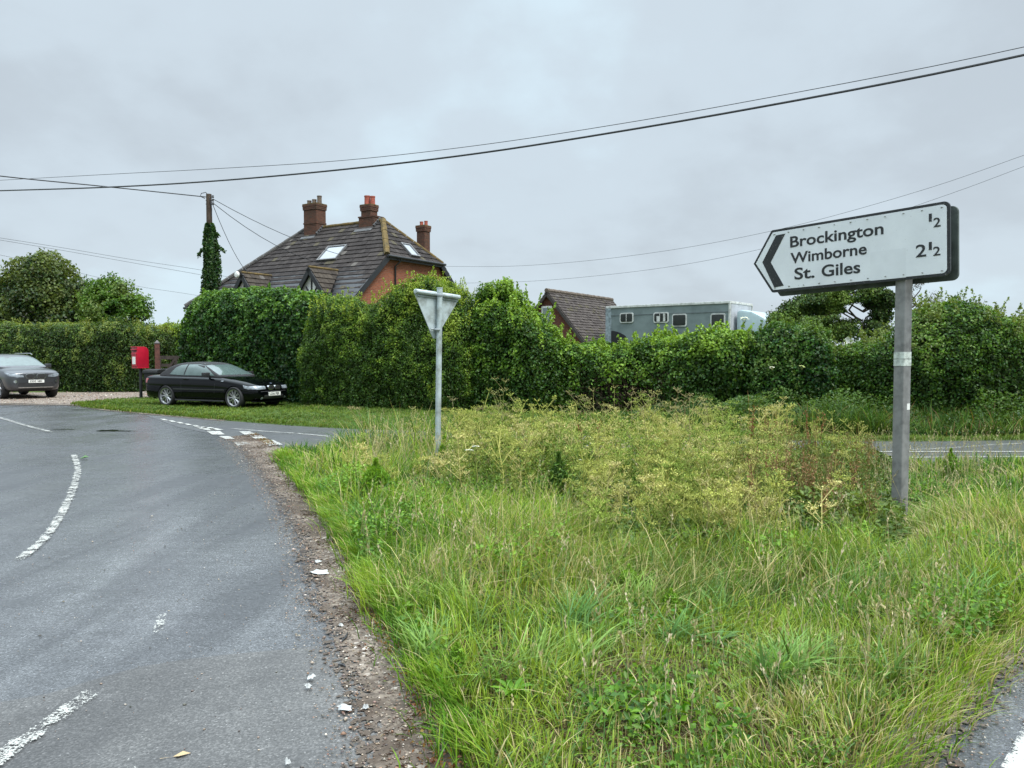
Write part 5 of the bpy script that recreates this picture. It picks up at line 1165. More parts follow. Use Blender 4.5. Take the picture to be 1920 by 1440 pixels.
drape('bumper_strip', [(-0.85, .40), (0.85, .40), (0.85, .425), (-0.85, .425)], b2, 'front', M_chrome, suv_, 0.010, 5)
drape('bumper_skirt', [(-0.84, .29), (0.84, .29), (0.86, .395), (-0.86, .395)], b2, 'front', M_trim, suv_, 0.006, 5)
mb = MB(); mb.lathe([(0.042, 0), (0.042, 0.01)], 20, axis='x', origin=(2.30, 0, .92)); mb.build('emblem', simple('badge', (0.35, 0.42, 0.55), 0.2), suv_)
plate(suv_, 'J300 NMW', 2.352, 0.64)
for a in (1.46, -1.37):
    for s in (-1, 1): wheel(suv_, a, s*0.815, 0.365, 0.245, 0.235, 5, True)
mb = MB(); mb.box((0, 0, 0.32), (3.6, 1.4, 0.14)); mb.box((1.46, 0, 0.5), (0.85, 1.1, 0.4)); mb.build('underbody', M_trim, suv_)

# ================================================================== HEDGES AND TREES
PAL_IVY = ((0.024, 0.062, 0.012), (0.052, 0.128, 0.020), (0.125, 0.230, 0.038))
PAL_PRIV = ((0.040, 0.085, 0.012), (0.098, 0.182, 0.020), (0.250, 0.330, 0.042))
PAL_MIX = ((0.038, 0.085, 0.012), (0.095, 0.190, 0.022), (0.205, 0.325, 0.042))
PAL_LEFT = ((0.034, 0.065, 0.014), (0.078, 0.135, 0.024), (0.190, 0.230, 0.05))
DM = 1.0
hedge('hedge', 'dark glossy ivy hedge behind the black convertible', [(318, 29.3, 585), (335, 29.0, 556), (365, 28.2, 538), (410, 27.2, 534), (470, 26.0, 536), (545, 24.8, 540), (575, 24.3, 540)], 2.2, PAL_IVY, 0.105, 0.085, 620*DM, 101, bulge=0.18, sprigs=25, spriglen=0.2, endr=0.8)
hedge('hedge', 'tall yellowish green hedge in front of the brick house', [(540, 24.3, 556), (580, 23.9, 550), (620, 23.4, 548), (655, 23.0, 560), (685, 22.7, 556), (705, 22.6, 535), (730, 22.4, 519), (770, 22.1, 509), (805, 21.9, 517), (845, 21.6, 545), (885, 21.4, 555)], 2.0, PAL_PRIV, 0.060, 0.038, 1500*DM, 102, bulge=0.30, sprigs=150, spriglen=0.38)
hedge('hedge', 'bright green shrubby hedge sloping down right of the give way sign', [(850, 21.9, 566), (880, 21.7, 556), (920, 21.5, 556), (950, 21.2, 572), (980, 20.9, 598), (1015, 20.6, 620), (1075, 20.4, 634)], 2.0, PAL_MIX, 0.085, 0.06, 900*DM, 103, bulge=0.34, sprigs=70, spriglen=0.55)
hedge('hedge', 'low leafy green hedge in front of the grey horse lorry', [(1010, 20.9, 628), (1070, 20.6, 628), (1120, 20.2, 636), (1170, 19.9, 634), (1220, 19.6, 620), (1270, 19.2, 612), (1330, 18.8, 606), (1390, 18.4, 606), (1420, 18.2, 610)], 2.0, PAL_MIX, 0.085, 0.06, 900*DM, 104, bulge=0.28, sprigs=90, spriglen=0.3, hole=(1.5, 3.9, 1.0))
hedge('hedge', 'rounded dark green bush left of the sign post', [(1360, 18.7, 612), (1400, 18.3, 600), (1450, 17.9, 594), (1500, 17.6, 596), (1545, 17.3, 608), (1600, 17.2, 636)], 2.2, PAL_IVY[:2]+((0.11, 0.18, 0.04),), 0.075, 0.055, 1050*DM, 105, bulge=0.24, sprigs=60, spriglen=0.25, cat='bush')
hedge('hedge', 'big rounded overgrown hedge at the right edge behind the sign post', [(1490, 18.9, 630), (1540, 18.3, 624), (1600, 17.6, 626), (1650, 17.1, 600), (1700, 16.8, 572), (1760, 16.5, 556), (1830, 16.2, 548), (1890, 16.1, 556), (1950, 16.1, 575), (2080, 16.3, 590)], 3.2, PAL_MIX[:2]+((0.15, 0.20, 0.05),), 0.070, 0.046, 1250*DM, 106, bulge=0.36, sprigs=170, spriglen=0.32)
hedge('hedge', 'beech hedge behind the red post box and the grey car', [(-260, 38, 600), (-120, 36.5, 600), (0, 35.5, 600), (60, 35, 600), (120, 34.3, 601), (170, 33.7, 596), (220, 33.5, 592), (262, 34.2, 600), (300, 36.2, 604), (345, 37.5, 606)], 2.2, PAL_LEFT, 0.085, 0.06, 620*DM, 107, bulge=0.24, sprigs=120, spriglen=0.3)
hedge('hedge', 'yellowish green hedge beyond the wooden gate', [(268, 40, 604), (300, 39.5, 600), (345, 39, 602), (380, 38.5, 604)], 2.0, PAL_PRIV, 0.10, 0.07, 480*DM, 108, bulge=0.22, sprigs=25, spriglen=0.3)
def at(px, Y): return (XatY(px, Y), Y, 0)
elder = tree('elder_shrub', 'loose elder shrub sprouting above the hedge right of the give way sign', at(935, 22.6), 3.6, [(-0.35, 0, 3.35, .38, .4, .35), (0.1, 0, 3.55, .33, .4, .34), (0.42, 0, 3.25, .42, .4, .33), (-0.1, 0, 3.0, .7, .5, .5)], PAL_MIX, 0.10, 0.05, 700, 31, 0.05, cat='shrub', airy=0.3)
PT1 = ((0.020, 0.034, 0.012), (0.048, 0.078, 0.022), (0.11, 0.145, 0.035))
tree('broadleaf_tree', 'big dark round topped tree at far left above the hedge', at(82, 47), 8.0,
     [(0, 0, 6.3, 1.9, 1.8, 1.45), (-1.3, 0.2, 5.3, 1.7, 1.7, 1.4), (1.3, 0, 5.2, 1.7, 1.7, 1.5), (-2.1, 0, 4.1, 1.4, 1.4, 1.3), (2.0, 0, 4.0, 1.3, 1.4, 1.4), (0, -1.0, 4.6, 2.0, 1.5, 1.6), (-0.9, -1.0, 3.3, 1.6, 1.4, 1.3), (1.1, -1.0, 3.2, 1.6, 1.4, 1.3), (-2.6, 0, 3.1, 1.2, 1.2, 1.0), (0.5, 0, 2.5, 2.3, 1.6, 1.3)], PT1, 0.19, 0.14, 230, 32, 0.28, airy=0.2)
tree('broadleaf_tree', 'lighter green tree between the big dark tree and the utility pole', at(214, 46), 6.5,
     [(0, 0, 5.3, 1.2, 1.2, 1.1), (-1.0, 0, 4.7, 1.0, 1.1, 1.1), (1.1, 0, 4.4, 1.05, 1.1, 1.0), (0, -0.7, 4.0, 1.5, 1.1, 1.2), (1.6, 0, 3.4, .8, .9, .9), (-1.2, 0, 3.4, .9, 1, 1.0), (0.4, -0.4, 2.9, 1.6, 1.2, 1.1)], PAL_MIX[:2]+((0.13, 0.18, 0.05),), 0.17, 0.11, 240, 33, 0.16, airy=0.36)
tree('broadleaf_tree', 'small tree cut by the left edge of the picture', at(-8, 50), 6.5, [(0, 0, 5.4, .9, 1, 1.1), (-1.0, 0, 4.6, 1.2, 1, 1.2), (0.6, 0, 4.3, .9, 1, 1.0), (0, 0, 3.4, 1.6, 1, 1.2)], PT1[:2]+((0.09, 0.12, 0.04),), 0.18, 0.12, 210, 34, 0.16, airy=0.35)
PP_ = ((0.026, 0.050, 0.012), (0.060, 0.105, 0.020), (0.13, 0.20, 0.035))
tree('spreading_tree', 'flat topped spreading tree with bare limbs under the white sign', at(1612, 27), 5.0,
     [(-0.3, 0, 3.75, .8, .7, .34), (-1.0, 0, 3.62, .75, .7, .36), (-1.7, 0, 3.42, .7, .7, .38), (-2.3, 0, 3.18, .6, .6, .36), (0.35, 0, 3.78, .5, .6, .34), (0.45, 0.1, 3.42, .3, .4, .22), (0.85, 0, 3.55, .45, .5, .35), (-1.5, -0.2, 3.0, .75, .6, .32), (-0.9, 0.3, 3.25, .5, .6, .25), (0.75, 0, 3.05, .4, .5, .3), (-2.7, 0, 2.85, .5, .6, .35), (-2.1, 0, 2.75, .6, .6, .3), (0.45, 0, 2.5, .6, .6, .4), (-0.5, 0, 2.45, .7, .6, .4), (-1.4, 0, 2.4, .7, .6, .4)], PP_, 0.095, 0.06, 760, 35, 0.10, airy=0.30, mat=M_needle)
tree('bare_tree', 'thin twiggy tree top just right of the sign post', at(1725, 26), 4.6, [(0, 0, 3.9, .45, .4, .3), (-0.4, 0, 3.5, .35, .4, .3), (0.35, 0, 3.45, .4, .4, .3)], ((0.05, 0.035, 0.03), (0.08, 0.05, 0.04), (0.10, 0.08, 0.04)), 0.05, 0.03, 260, 36, 0.07, airy=0.55)
tree('conifer_tree', 'small grey green tree between the horse lorry and white sign', at(1478, 31), 4.6, [(0, 0, 3.6, .45, .5, .5), (0.4, 0, 3.1, .6, .6, .6), (-0.4, 0, 3.0, .5, .6, .5), (0, 0, 2.5, 1.0, .7, .6)], ((0.04, 0.05, 0.025), (0.075, 0.09, 0.04), (0.12, 0.14, 0.06)), 0.09, 0.05, 420, 37, 0.06, airy=0.42)
# elder flowers on the low hedge
def flower_head(px, py, Y, r, label, col=(0.72, 0.70, 0.52), grp='cream elder flowers on the hedge tops'):
    s = Sticks(); g = np.random.default_rng(int(px)); c = PY(px, py, Y)
    for k in range(26):
        a = g.random()*6.28; q = r*g.random()**0.5; p = (q*math.cos(a), q*math.sin(a)*0.6, 0.35*r*(1-(q/r)**2)+q*math.sin(a)*0.5)
        s.flake(p, (math.cos(a), math.sin(a), 0.3), (0, -0.5, 1), 0.035*r/0.1, 0.035*r/0.1, col)
        s.stick((0, 0, -r*1.1), p, 0.002, 0.001, (0.12, 0.16, 0.05))
    o = s.build('elder_flower', M_dryleaf); o.location = c; tag(o, label, 'flower', grp); return o
flower_head(1396, 598, 18.3, 0.10, 'cream flower head on top of the low hedge beside the lorry'); flower_head(1448, 690, 17.4, 0.06, 'small cream flower head low on the rounded bush'); flower_head(1503, 688, 17.2, 0.07, 'pale green flower head on the face of the rounded bush', (0.4, 0.45, 0.16))

# ================================================================== GRASS
def island_z(P):
    d = poly_dist(P, isl_s); return 0.006+0.07*np.clip(d/0.5, 0, 1)**0.6, d
def scatter(n, x0, x1, y0, y1, poly, g):
    P = np.stack([g.uniform(x0, x1, n), g.uniform(y0, y1, n)], 1); return P[poly_in(P, poly)]
GREEN = [(0.040, 0.112, 0.010), (0.115, 0.232, 0.020), (0.240, 0.335, 0.042), (0.12, 0.215, 0.075), (0.44, 0.38, 0.19)]
def grass_field(name, label_kind, n, reg, poly, g, hfun, wbase, seed, dry=0.08, zfun=None, density=None, pal=GREEN, tuft=7):
    P = scatter(n, *reg, poly, g)
    if density is not None: P = P[g.random(len(P)) < density(P)]
    # blades stand in tufts
    P = np.repeat(P, tuft, 0)+g.normal(0, 0.030, (len(P)*tuft, 2)); tid = np.repeat(np.arange(len(P)//tuft), tuft); P_in = poly_in(P, poly); P, tid = P[P_in], tid[P_in]
    z = (zfun(P) if zfun else np.zeros(len(P)))
    nt_ = tid.max()+1; taz = g.uniform(0, 6.283, nt_); wind = 0.9+0.8*(vnoise(xy3(P[:, 0], P[:, 1]), 0.9, seed+4)-0.5)*6
    H = hfun(P)*g.uniform(0.40, 1.15, len(P))*(g.uniform(0.55, 1.35, nt_)[tid])
    az = np.where(g.random(len(P)) < 0.28, wind, taz[tid]+g.normal(0, 1.3, len(P)))
    lean_ = H*np.clip(g.gamma(2.0, 0.34, len(P)), 0.05, 1.8)
    tone = fbm(xy3(P[:, 0], P[:, 1]), 0.9, seed, 3)+0.10*g.normal(0, 1, len(P))+(g.normal(0, 0.15, nt_)[tid])
    t = np.clip((tone-0.32)*2.6, 0, 1); C = np.where(t[:, None] < .5, lerp3(pal[0], pal[1], t*2), lerp3(pal[1], pal[2], t*2-1))
    if tuft > 6 and pal is GREEN:                          # yellower, seedier sward away from the left edge
        yl = np.clip((P[:, 0]/P[:, 1]+0.16)*3.5, 0, 1)*np.clip(fbm(xy3(P[:, 0], P[:, 1]), 0.8, 19, 3)*2.4-0.55, 0, 1); C = C*(1-yl[:, None]*0.5)+np.array([0.235, 0.275, 0.065])*yl[:, None]*0.5
    bl = g.random(len(P)) < 0.14; C[bl] = pal[3]
    dn = vnoise(xy3(P[:, 0], P[:, 1]), 1.6, seed+7); dr = g.random(len(P)) < dry*(0.3+2.2*np.clip(dn-0.35, 0, 1)); C[dr] = pal[4]; H = np.where(dr, H*1.1, H)
    C = jitter(C, 0.16, g); dist = np.hypot(P[:, 0], P[:, 1]); W = wbase*np.maximum(1.0, dist/5.5)*g.uniform(0.6, 1.4, len(P))
    o = ribbon_blades(name, np.c_[P, z-0.01], H, W, lean_, az, C, M_grass, seed=seed); tag(o, kind='stuff'); return o
def isl_h(P):
    d = poly_dist(P, isl_s); n = fbm(xy3(P[:, 0], P[:, 1]), 1.2, 61, 3); far = np.clip((P[:, 1]-2.6)/3.4, 0, 1)
    h = 0.11+0.15*far+0.19*(n-0.4)*far*2
    # short, trampled bit near the camera and along the right road
    u = P[:, 0]/P[:, 1]; right = np.clip((u-0.40)/0.08, 0, 1)*np.clip((P[:, 1]-6.2)/2.2, 0, 1); h = h*(1-right)+right*(0.10+0.08*n)
    back = np.clip((P[:, 1]-9.2)/1.6, 0, 1)*np.clip((0.0-u)/0.05, 0, 1); h = h*(1-back)+back*0.52
    lt_ = np.clip((-0.19-u)/0.06, 0, 1)*np.clip((P[:, 1]-9.5)/1.5, 0, 1); h = h*(1-lt_)+lt_*0.16
    h *= 0.55+0.45*np.clip(d/0.25, 0, 1)
    wz = np.clip((u-0.07)/0.03, 0, 1)*np.clip((0.46-u)/0.03, 0, 1)*np.clip((P[:, 1]-5.5)/0.5, 0, 1); h = h*(1-0.4*wz); post = np.exp(-(((u-0.515)/0.045)**2))*np.clip((P[:, 1]-5.2)/0.8, 0, 1)*np.clip((8.2-P[:, 1])/0.5, 0, 1); h = h*(1-0.68*post); short = np.exp(-(((P[:, 0]-0.95)/0.75)**2+((P[:, 1]-3.9)/0.75)**2)); return np.maximum(0.035, h*(1-0.62*short))
def isl_den(P):
    n = fbm(xy3(P[:, 0], P[:, 1]), 1.9, 66, 3); bare = np.clip((n-0.36)*6, 0.30, 1); near = np.clip((P[:, 1]-4.6)/1.0, 0, 1); d = poly_dist(P, isl_s)
    return np.clip(np.maximum(bare, near*0.9), 0.1, 1)*np.clip(d/0.10, 0.25, 1)
gz = lambda P: island_z(P)[0]
grass_field('grass', '', 14500, (-1.4, 3.4, 1.5, 4.6), isl_s, np.random.default_rng(1), isl_h, 0.0060, 201, dry=0.19, zfun=gz, density=isl_den)
grass_field('grass', '', 17000, (-2.8, 6.0, 4.5, 7.6), isl_s, np.random.default_rng(2), lambda P: isl_h(P)*1.15, 0.0060, 202, dry=0.20, zfun=gz, density=isl_den)
grass_field('grass', '', 14000, (-4.2, 12.5, 7.5, 13.2), isl_s, np.random.default_rng(3), lambda P: isl_h(P)*1.25, 0.0060, 203, dry=0.16, zfun=gz, tuft=6)
# short turf, moss and dead thatch between the tufts
grass_field('short_turf', '', 15000, (-1.3, 3.6, 1.5, 5.2), isl_s, np.random.default_rng(12), lambda P: np.full(len(P), 0.040), 0.0036, 207, dry=0.55, zfun=gz, tuft=6, pal=[(0.05, 0.085, 0.018), (0.09, 0.14, 0.03), (0.14, 0.18, 0.045), (0.09, 0.075, 0.04), (0.26, 0.20, 0.11)])
# coarse bluish tussocks with broad arching blades
g = np.random.default_rng(61); TB, TH, TL, TA, TC = [], [], [], [], []
for k in range(85):
    yy = g.uniform(3.6, 7.2); xx = (g.uniform(640, 1900)-960)/1440*yy
    if not poly_in(np.array([[xx, yy]]), isl_s)[0]: continue
    m = int(g.integers(25, 60)); hh = g.uniform(0.16, 0.34); q = g.random(); c0 = np.array((0.10, 0.225, 0.07))*(1-q)+np.array((0.22, 0.33, 0.075))*q; aa = g.uniform(0, 6.28)
    TB.append(np.c_[xx+g.normal(0, 0.045, m), yy+g.normal(0, 0.045, m), np.full(m, 0.06)]); TH.append(hh*g.uniform(0.6, 1.15, m)); TL.append(hh*g.uniform(0.3, 1.35, m)); TA.append(np.where(g.random(m) < .6, aa+g.normal(0, 0.5, m), g.uniform(0, 6.28, m))); TC.append(jitter(np.repeat([c0], m, 0), 0.15, g))
TB = np.concatenate(TB); tag(ribbon_blades('coarse_grass', TB, np.concatenate(TH), g.uniform(0.006, 0.0115, len(TB)), np.concatenate(TL), np.concatenate(TA), np.concatenate(TC), M_grass, seed=62), kind='stuff')
# fringe of grass leaning over the road edges
def fringe(name, line, n, h, seed, pal=GREEN, dry=0.1, z=0.02, inset=0.10, zdir=None, wb=0.0045):
    g = np.random.default_rng(seed); L = np.array(line); s = np.r_[0, np.cumsum(np.sqrt((np.diff(L, axis=0)**2).sum(1)))]; t = g.random(n)*s[-1]
    P = np.stack([np.interp(t, s, L[:, 0]), np.interp(t, s, L[:, 1])], 1)+g.normal(0, inset, (n, 2)); cl = vnoise(xy3(P[:, 0], P[:, 1]), 3.0, seed)
    H = h*(0.35+1.1*cl)*g.uniform(0.5, 1.2, n); tt = np.clip(cl+g.normal(0, 0.2, n), 0, 1); C = np.where(tt[:, None] < .5, lerp3(pal[0], pal[1], tt*2), lerp3(pal[1], pal[2], tt*2-1)); dr = g.random(n) < dry; C[dr] = pal[4]
    dist = np.hypot(P[:, 0], P[:, 1]); W = wb*np.maximum(1, dist/5.5)*g.uniform(0.6, 1.4, n)
    az = (zdir if zdir is not None else 0)+g.normal(0, 0.9, n); o = ribbon_blades(name, np.c_[P, np.full(n, z)], H, W, H*g.uniform(0.2, 1.1, n), az, jitter(C, 0.16, g), M_grass, seed=seed); return tag(o, kind='stuff')
ll = [(x+0.10, y) for x, y in isl_left[::-1]][::1]
fringe('grass', resamp([(p[0]+0.05, p[1]) for p in isl_left], 60), 11000, 0.19, 301, zdir=math.pi, inset=0.08, wb=0.0058)
fringe('grass', resamp([(0.4, 1.9), (1.55, 3.05), (2.9, 4.4), (4.5, 5.7), (6.3, 7.15)], 40), 7000, 0.13, 302, zdir=-0.8, inset=0.08, dry=0.35)
# verge lawn beyond the lane
vp_vis = verge_poly
def verge_z(P): return 0.006+0.05*np.clip(poly_dist(P, vp_vis)/0.5, 0, 1)**0.6
LAWN = [(0.055, 0.095, 0.014), (0.098, 0.160, 0.022), (0.155, 0.215, 0.040), (0.08, 0.15, 0.025), (0.22, 0.20, 0.08)]
grass_field('lawn', '', 26000, (-15, 3, 15, 31), verge_poly, np.random.default_rng(6), lambda P: np.full(len(P), 0.075), 0.0035, 204, dry=0.06, zfun=verge_z, pal=LAWN, tuft=6, density=lambda P: np.where(P[:, 1] > 26.5, 0.35, 1.0))
grass_field('lawn', '', 12000, (2, 14, 14, 22), verge_poly, np.random.default_rng(7), lambda P: np.full(len(P), 0.10), 0.0035, 205, dry=0.08, zfun=verge_z, pal=LAWN, tuft=5)
fringe('lawn', resamp([(-14.5, 25.6), (-12.8, 23.6), (-9.6, 21.1), (-7.0, 19.2), (-4.0, 17.3), (-1.2, 16.4), (2, 15.5), (6.4, 14.7), (12, 15)], 80), 9000, 0.11, 303, pal=LAWN, inset=0.12, wb=0.004, z=0.01)
# clover and other low leaves close to the camera
g = np.random.default_rng(15); Q = scatter(60000, -1.3, 4.5, 1.6, 6.2, isl_s, g); k = fbm(xy3(Q[:, 0], Q[:, 1]), 2.1, 23, 3); Q, k = Q[k > 0.47], k[k > 0.47]
tag(leaves('clover', np.c_[Q, island_z(Q)[0]+0.01+0.05*g.random(len(Q))], np.tile([0, 0, 1.6], (len(Q), 1)), 0.022, 0.017, jitter(lerp3((0.045, 0.11, 0.012), (0.12, 0.22, 0.025), g.random(len(Q))), 0.2, g), M_leaf, seed=83), kind='stuff')
g = np.random.default_rng(18); Q = scatter(110000, -3, 7.5, 2.4, 9.5, isl_s, g); k = fbm(xy3(Q[:, 0], Q[:, 1]), 1.5, 29, 4); m = k > 0.53; Q, k = Q[m], k[m]; hh = isl_h(Q)*g.random(len(Q))**0.7*0.95
tag(leaves('broadleaf_weeds', np.c_[Q, 0.07+hh], np.tile([0, -0.3, 1.2], (len(Q), 1)), 0.042, 0.022, jitter(lerp3((0.05, 0.13, 0.012), (0.16, 0.29, 0.03), np.clip(hh*3+g.normal(0, .25, len(Q)), 0, 1)), 0.2, g), M_leaf, seed=86), kind='stuff')
g = np.random.default_rng(16); Q = scatter(26000, -1.3, 3.6, 1.6, 5.6, isl_s, g); fl = g.random(len(Q))[:, None]
tag(leaves('dead_thatch', np.c_[Q, island_z(Q)[0]+0.004+0.012*g.random(len(Q))], np.tile([0, 0, 3.0], (len(Q), 1)), 0.06, 0.0035, jitter(np.where(fl < .5, (0.22, 0.165, 0.09), np.where(fl < .8, (0.12, 0.085, 0.05), (0.32, 0.27, 0.16))), 0.2, g), M_dryleaf, seed=84), kind='stuff')
# tall weedy grass at the foot of the right hedge
def hfoot(P):
    k = np.clip((P[:, 0]-1.5)/4.0, 0, 1); return 0.10+0.38*k*(0.5+vnoise(xy3(P[:, 0], P[:, 1]), 1.0, 91))
foot = [(1.0, 18.4), (4, 16.9), (6.0, 15.2), (8, 14.9), (10, 15.0), (13, 15.3), (20, 16.4), (20, 18), (9, 18.4), (5, 19.6), (1, 20.6)]
grass_field('hedge_foot_grass', '', 15000, (1, 16, 14.5, 20), foot, np.random.default_rng(8), hfoot, 0.0045, 206, dry=0.10, zfun=lambda P: np.full(len(P), 0.04), pal=[(0.026, 0.062, 0.010), (0.052, 0.110, 0.016), (0.10, 0.165, 0.03), (0.05, 0.10, 0.025), (0.20, 0.12, 0.055)], tuft=6)
P = None
g = np.random.default_rng(77); Q = scatter(70000, 2.5, 13, 14.9, 19.5, foot, g); k = vnoise(xy3(Q[:, 0], Q[:, 1]), 1.3, 17)
hq = (0.15+0.85*k)*np.clip((Q[:, 0]-2)/2.5, 0.2, 1)*g.random(len(Q))**0.6*np.clip(poly_dist(Q, foot)/0.9, 0.25, 1); Pq = np.c_[Q, hq]
o = leaves('undergrowth', Pq, np.tile([0, -0.4, 1.0], (len(Q), 1)), 0.065, 0.040, jitter(lerp3((0.022, 0.055, 0.009), (0.085, 0.155, 0.024), np.clip(k*0.6+hq*0.6-0.2, 0, 1)), 0.2, g), M_leaf, seed=78); tag(o, kind='stuff')

# ================================================================== TALL WEEDS OF THE ISLAND
def umbel_plant(s, x, y, z, H, g, col, lean=0.12, nb=6, r0=0.0075, dens=1.0):
    az0 = g.random()*6.28; ln = H*lean*g.normal(1, 0.5); base = np.array([x, y, z]); topp = base+np.array([ln*math.cos(az0), ln*math.sin(az0), H])
    kink = (base+topp)/2+g.normal(0, 0.035, 3); c0 = tuple(np.clip(np.array(col)*g.uniform(0.75, 1.15), 0, 1))
    s.stick(base, kink, r0, r0*0.8, c0); s.stick(kink, topp, r0*0.8, r0*0.45, c0)
    tips = [(topp, 1.0)]
    for k in range(nb):
        t = g.uniform(0.28, 0.92); p = base+(kink-base)*min(1, t*2) if t < .5 else kink+(topp-kink)*(t*2-1)
        a = g.random()*6.28; L = H*g.uniform(0.18, 0.42)*(1.15-t*0.5); q = p+np.array([math.cos(a)*L*0.72, math.sin(a)*L*0.72, L*g.uniform(0.55, 1.0)]); s.stick(p, q, r0*0.6, r0*0.35, c0); tips.append((q, 0.85))
        if g.random() < 0.6:
            a2 = a+g.normal(0, 0.9); m = (p+q)/2; q2 = m+np.array([math.cos(a2)*L*0.45, math.sin(a2)*L*0.45, L*0.5]); s.stick(m, q2, r0*0.45, r0*0.3, c0); tips.append((q2, 0.7))
    for p, sc in tips:
        n = int(g.integers(6, 10)*dens); R_ = g.uniform(0.035, 0.065)*sc
        for i in range(n):
            a = 6.283*i/n+g.normal(0, 0.2); e = p+np.array([math.cos(a)*R_, math.sin(a)*R_, R_*g.uniform(0.5, 1.0)]); s.stick(p, e, 0.0019, 0.0015, c0)
            for j in range(1+int(g.random() < .4)): s.flake(e+g.normal(0, 0.008, 3), g.normal(0, 1, 3)+[0, 0, .5], g.normal(0, 1, 3), g.uniform(0.012, 0.024), g.uniform(0.007, 0.012), tuple(np.clip(np.array(c0)*g.uniform(0.8, 1.35), 0, 1)))
    for k in range(int(5*dens)):                              # withered lace leaves
        t = g.random()*0.8; p = base+(topp-base)*t; a = g.random()*6.28; L = g.uniform(0.05, 0.13)
        for j in range(4): d = np.array([math.cos(a+g.normal(0, .5)), math.sin(a+g.normal(0, .5)), g.normal(0.1, 0.4)]); s.flake(p+d*L*g.random(), d, g.normal(0, 1, 3), g.uniform(0.03, 0.06), g.uniform(0.006, 0.014), tuple(np.clip(np.array(c0)*g.uniform(0.7, 1.2), 0, 1)))
def pick(L, g): return L[int(g.integers(0, len(L)))]
g = np.random.default_rng(900); S1 = Sticks(); UC = [(0.43, 0.42, 0.12), (0.33, 0.37, 0.085), (0.50, 0.45, 0.18), (0.23, 0.31, 0.055), (0.36, 0.38, 0.09)]; cnt = 0
while cnt < 400:
    y = g.uniform(5.7, 11.2); px = g.uniform(850, 1470) if g.random() < .8 else g.uniform(650, 1630); x = (px-960)/1440*y
    if y < 7.4 and (px < 1040+(7.4-y)*40 or px > 1600): continue
    if y < 6.8 and g.random() < 0.45: continue
    if not poly_in(np.array([[x, y]]), isl_s)[0]: continue
    if 985 < px < 1090 and y < 8.6: continue
    H = np.interp(y, [5.7, 8, 11], [0.58, 0.70, 0.82])*g.uniform(0.55, 1.12)*(0.72 if px < 850 else 1.0)
    umbel_plant(S1, x, y, 0.07, H, g, pick(UC, g), nb=int(g.integers(5, 9))); cnt += 1
tag(S1.build('cow_parsley', M_dryleaf), kind='stuff')
# the taller stalks whose heads stand out against the hedge
spots = [(682, 10.6, 768), (770, 10.8, 768), (855, 10.2, 752), (905, 9.8, 768), (938, 10, 735), (958, 10.2, 752), (1005, 10.3, 770), (1050, 9.9, 765), (1090, 10.2, 748), (1118, 10.4, 735), (1160, 9.8, 728), (1185, 10.1, 742), (1228, 9.7, 740), (1262, 9.9, 752), (1300, 9.6, 748), (1330, 9.9, 762), (1365, 9.6, 770), (1068, 9.4, 778), (1140, 9.2, 762), (1210, 9.2, 770)]
ORD = ['first', 'second', 'third', 'fourth', 'fifth', 'sixth', 'seventh', 'eighth', 'ninth', 'tenth', 'eleventh', 'twelfth', 'thirteenth', 'fourteenth', 'fifteenth', 'sixteenth', 'seventeenth', 'eighteenth', 'nineteenth', 'twentieth']
for i, (px, Y, py) in enumerate(spots):
    g = np.random.default_rng(1000+i); s = Sticks(); x = XatY(px, Y); umbel_plant(s, 0, 0, 0, ZatY(py, Y)-0.07, g, pick([(0.34, 0.29, 0.14), (0.28, 0.25, 0.12), (0.36, 0.34, 0.13)], g), lean=0.05, nb=int(g.integers(3, 6)), r0=0.0055)
    o = s.build('cow_parsley_stalk', M_dryleaf); o.location = (x, Y, 0.07); tag(o, 'dry branching umbel stalk standing up against the hedge, %s from the left of that row' % ORD[sum(q[0] < px for q in spots)], 'weed', 'tall dry umbel stalks above the weeds')
# reddish docks and brown seed stalks
def dock(s, x, y, z, H, g, col):
    n = int(g.integers(1, 4))
    for k in range(n):
        a = g.random()*6.28; t = np.array([x+math.cos(a)*H*0.12, y+math.sin(a)*H*0.12, z+H*g.uniform(0.8, 1.0)]); b = np.array([x, y, z]); s.stick(b, t, 0.005, 0.002, col)
        for j in range(int(60*H)):
            q = b+(t-b)*g.uniform(0.30, 1.0); s.flake(q+g.normal(0, 0.016, 3), g.normal(0, 1, 3)+[0, 0, 1], g.normal(0, 1, 3), g.uniform(0.02, 0.04), g.uniform(0.008, 0.015), tuple(np.clip(np.array(col)*g.uniform(0.7, 1.4), 0, 1)))
g = np.random.default_rng(910); S2 = Sticks(); c = 0
while c < 260:
    px = g.uniform(1395, 1650); y = g.uniform(6.3, 11); x = (px-960)/1440*y
    if not poly_in(np.array([[x, y]]), isl_s)[0]: continue
    H = g.uniform(0.45, 0.8)*np.interp(px, [1395, 1500, 1640], [1, 1, 0.72]); dock(S2, x, y, 0.07, H, g, pick([(0.20, 0.14, 0.06), (0.16, 0.17, 0.05), (0.21, 0.12, 0.055), (0.12, 0.17, 0.04), (0.19, 0.20, 0.06)], g)); c += 1
tag(S2.build('dock_stalks', M_dryleaf), kind='stuff')
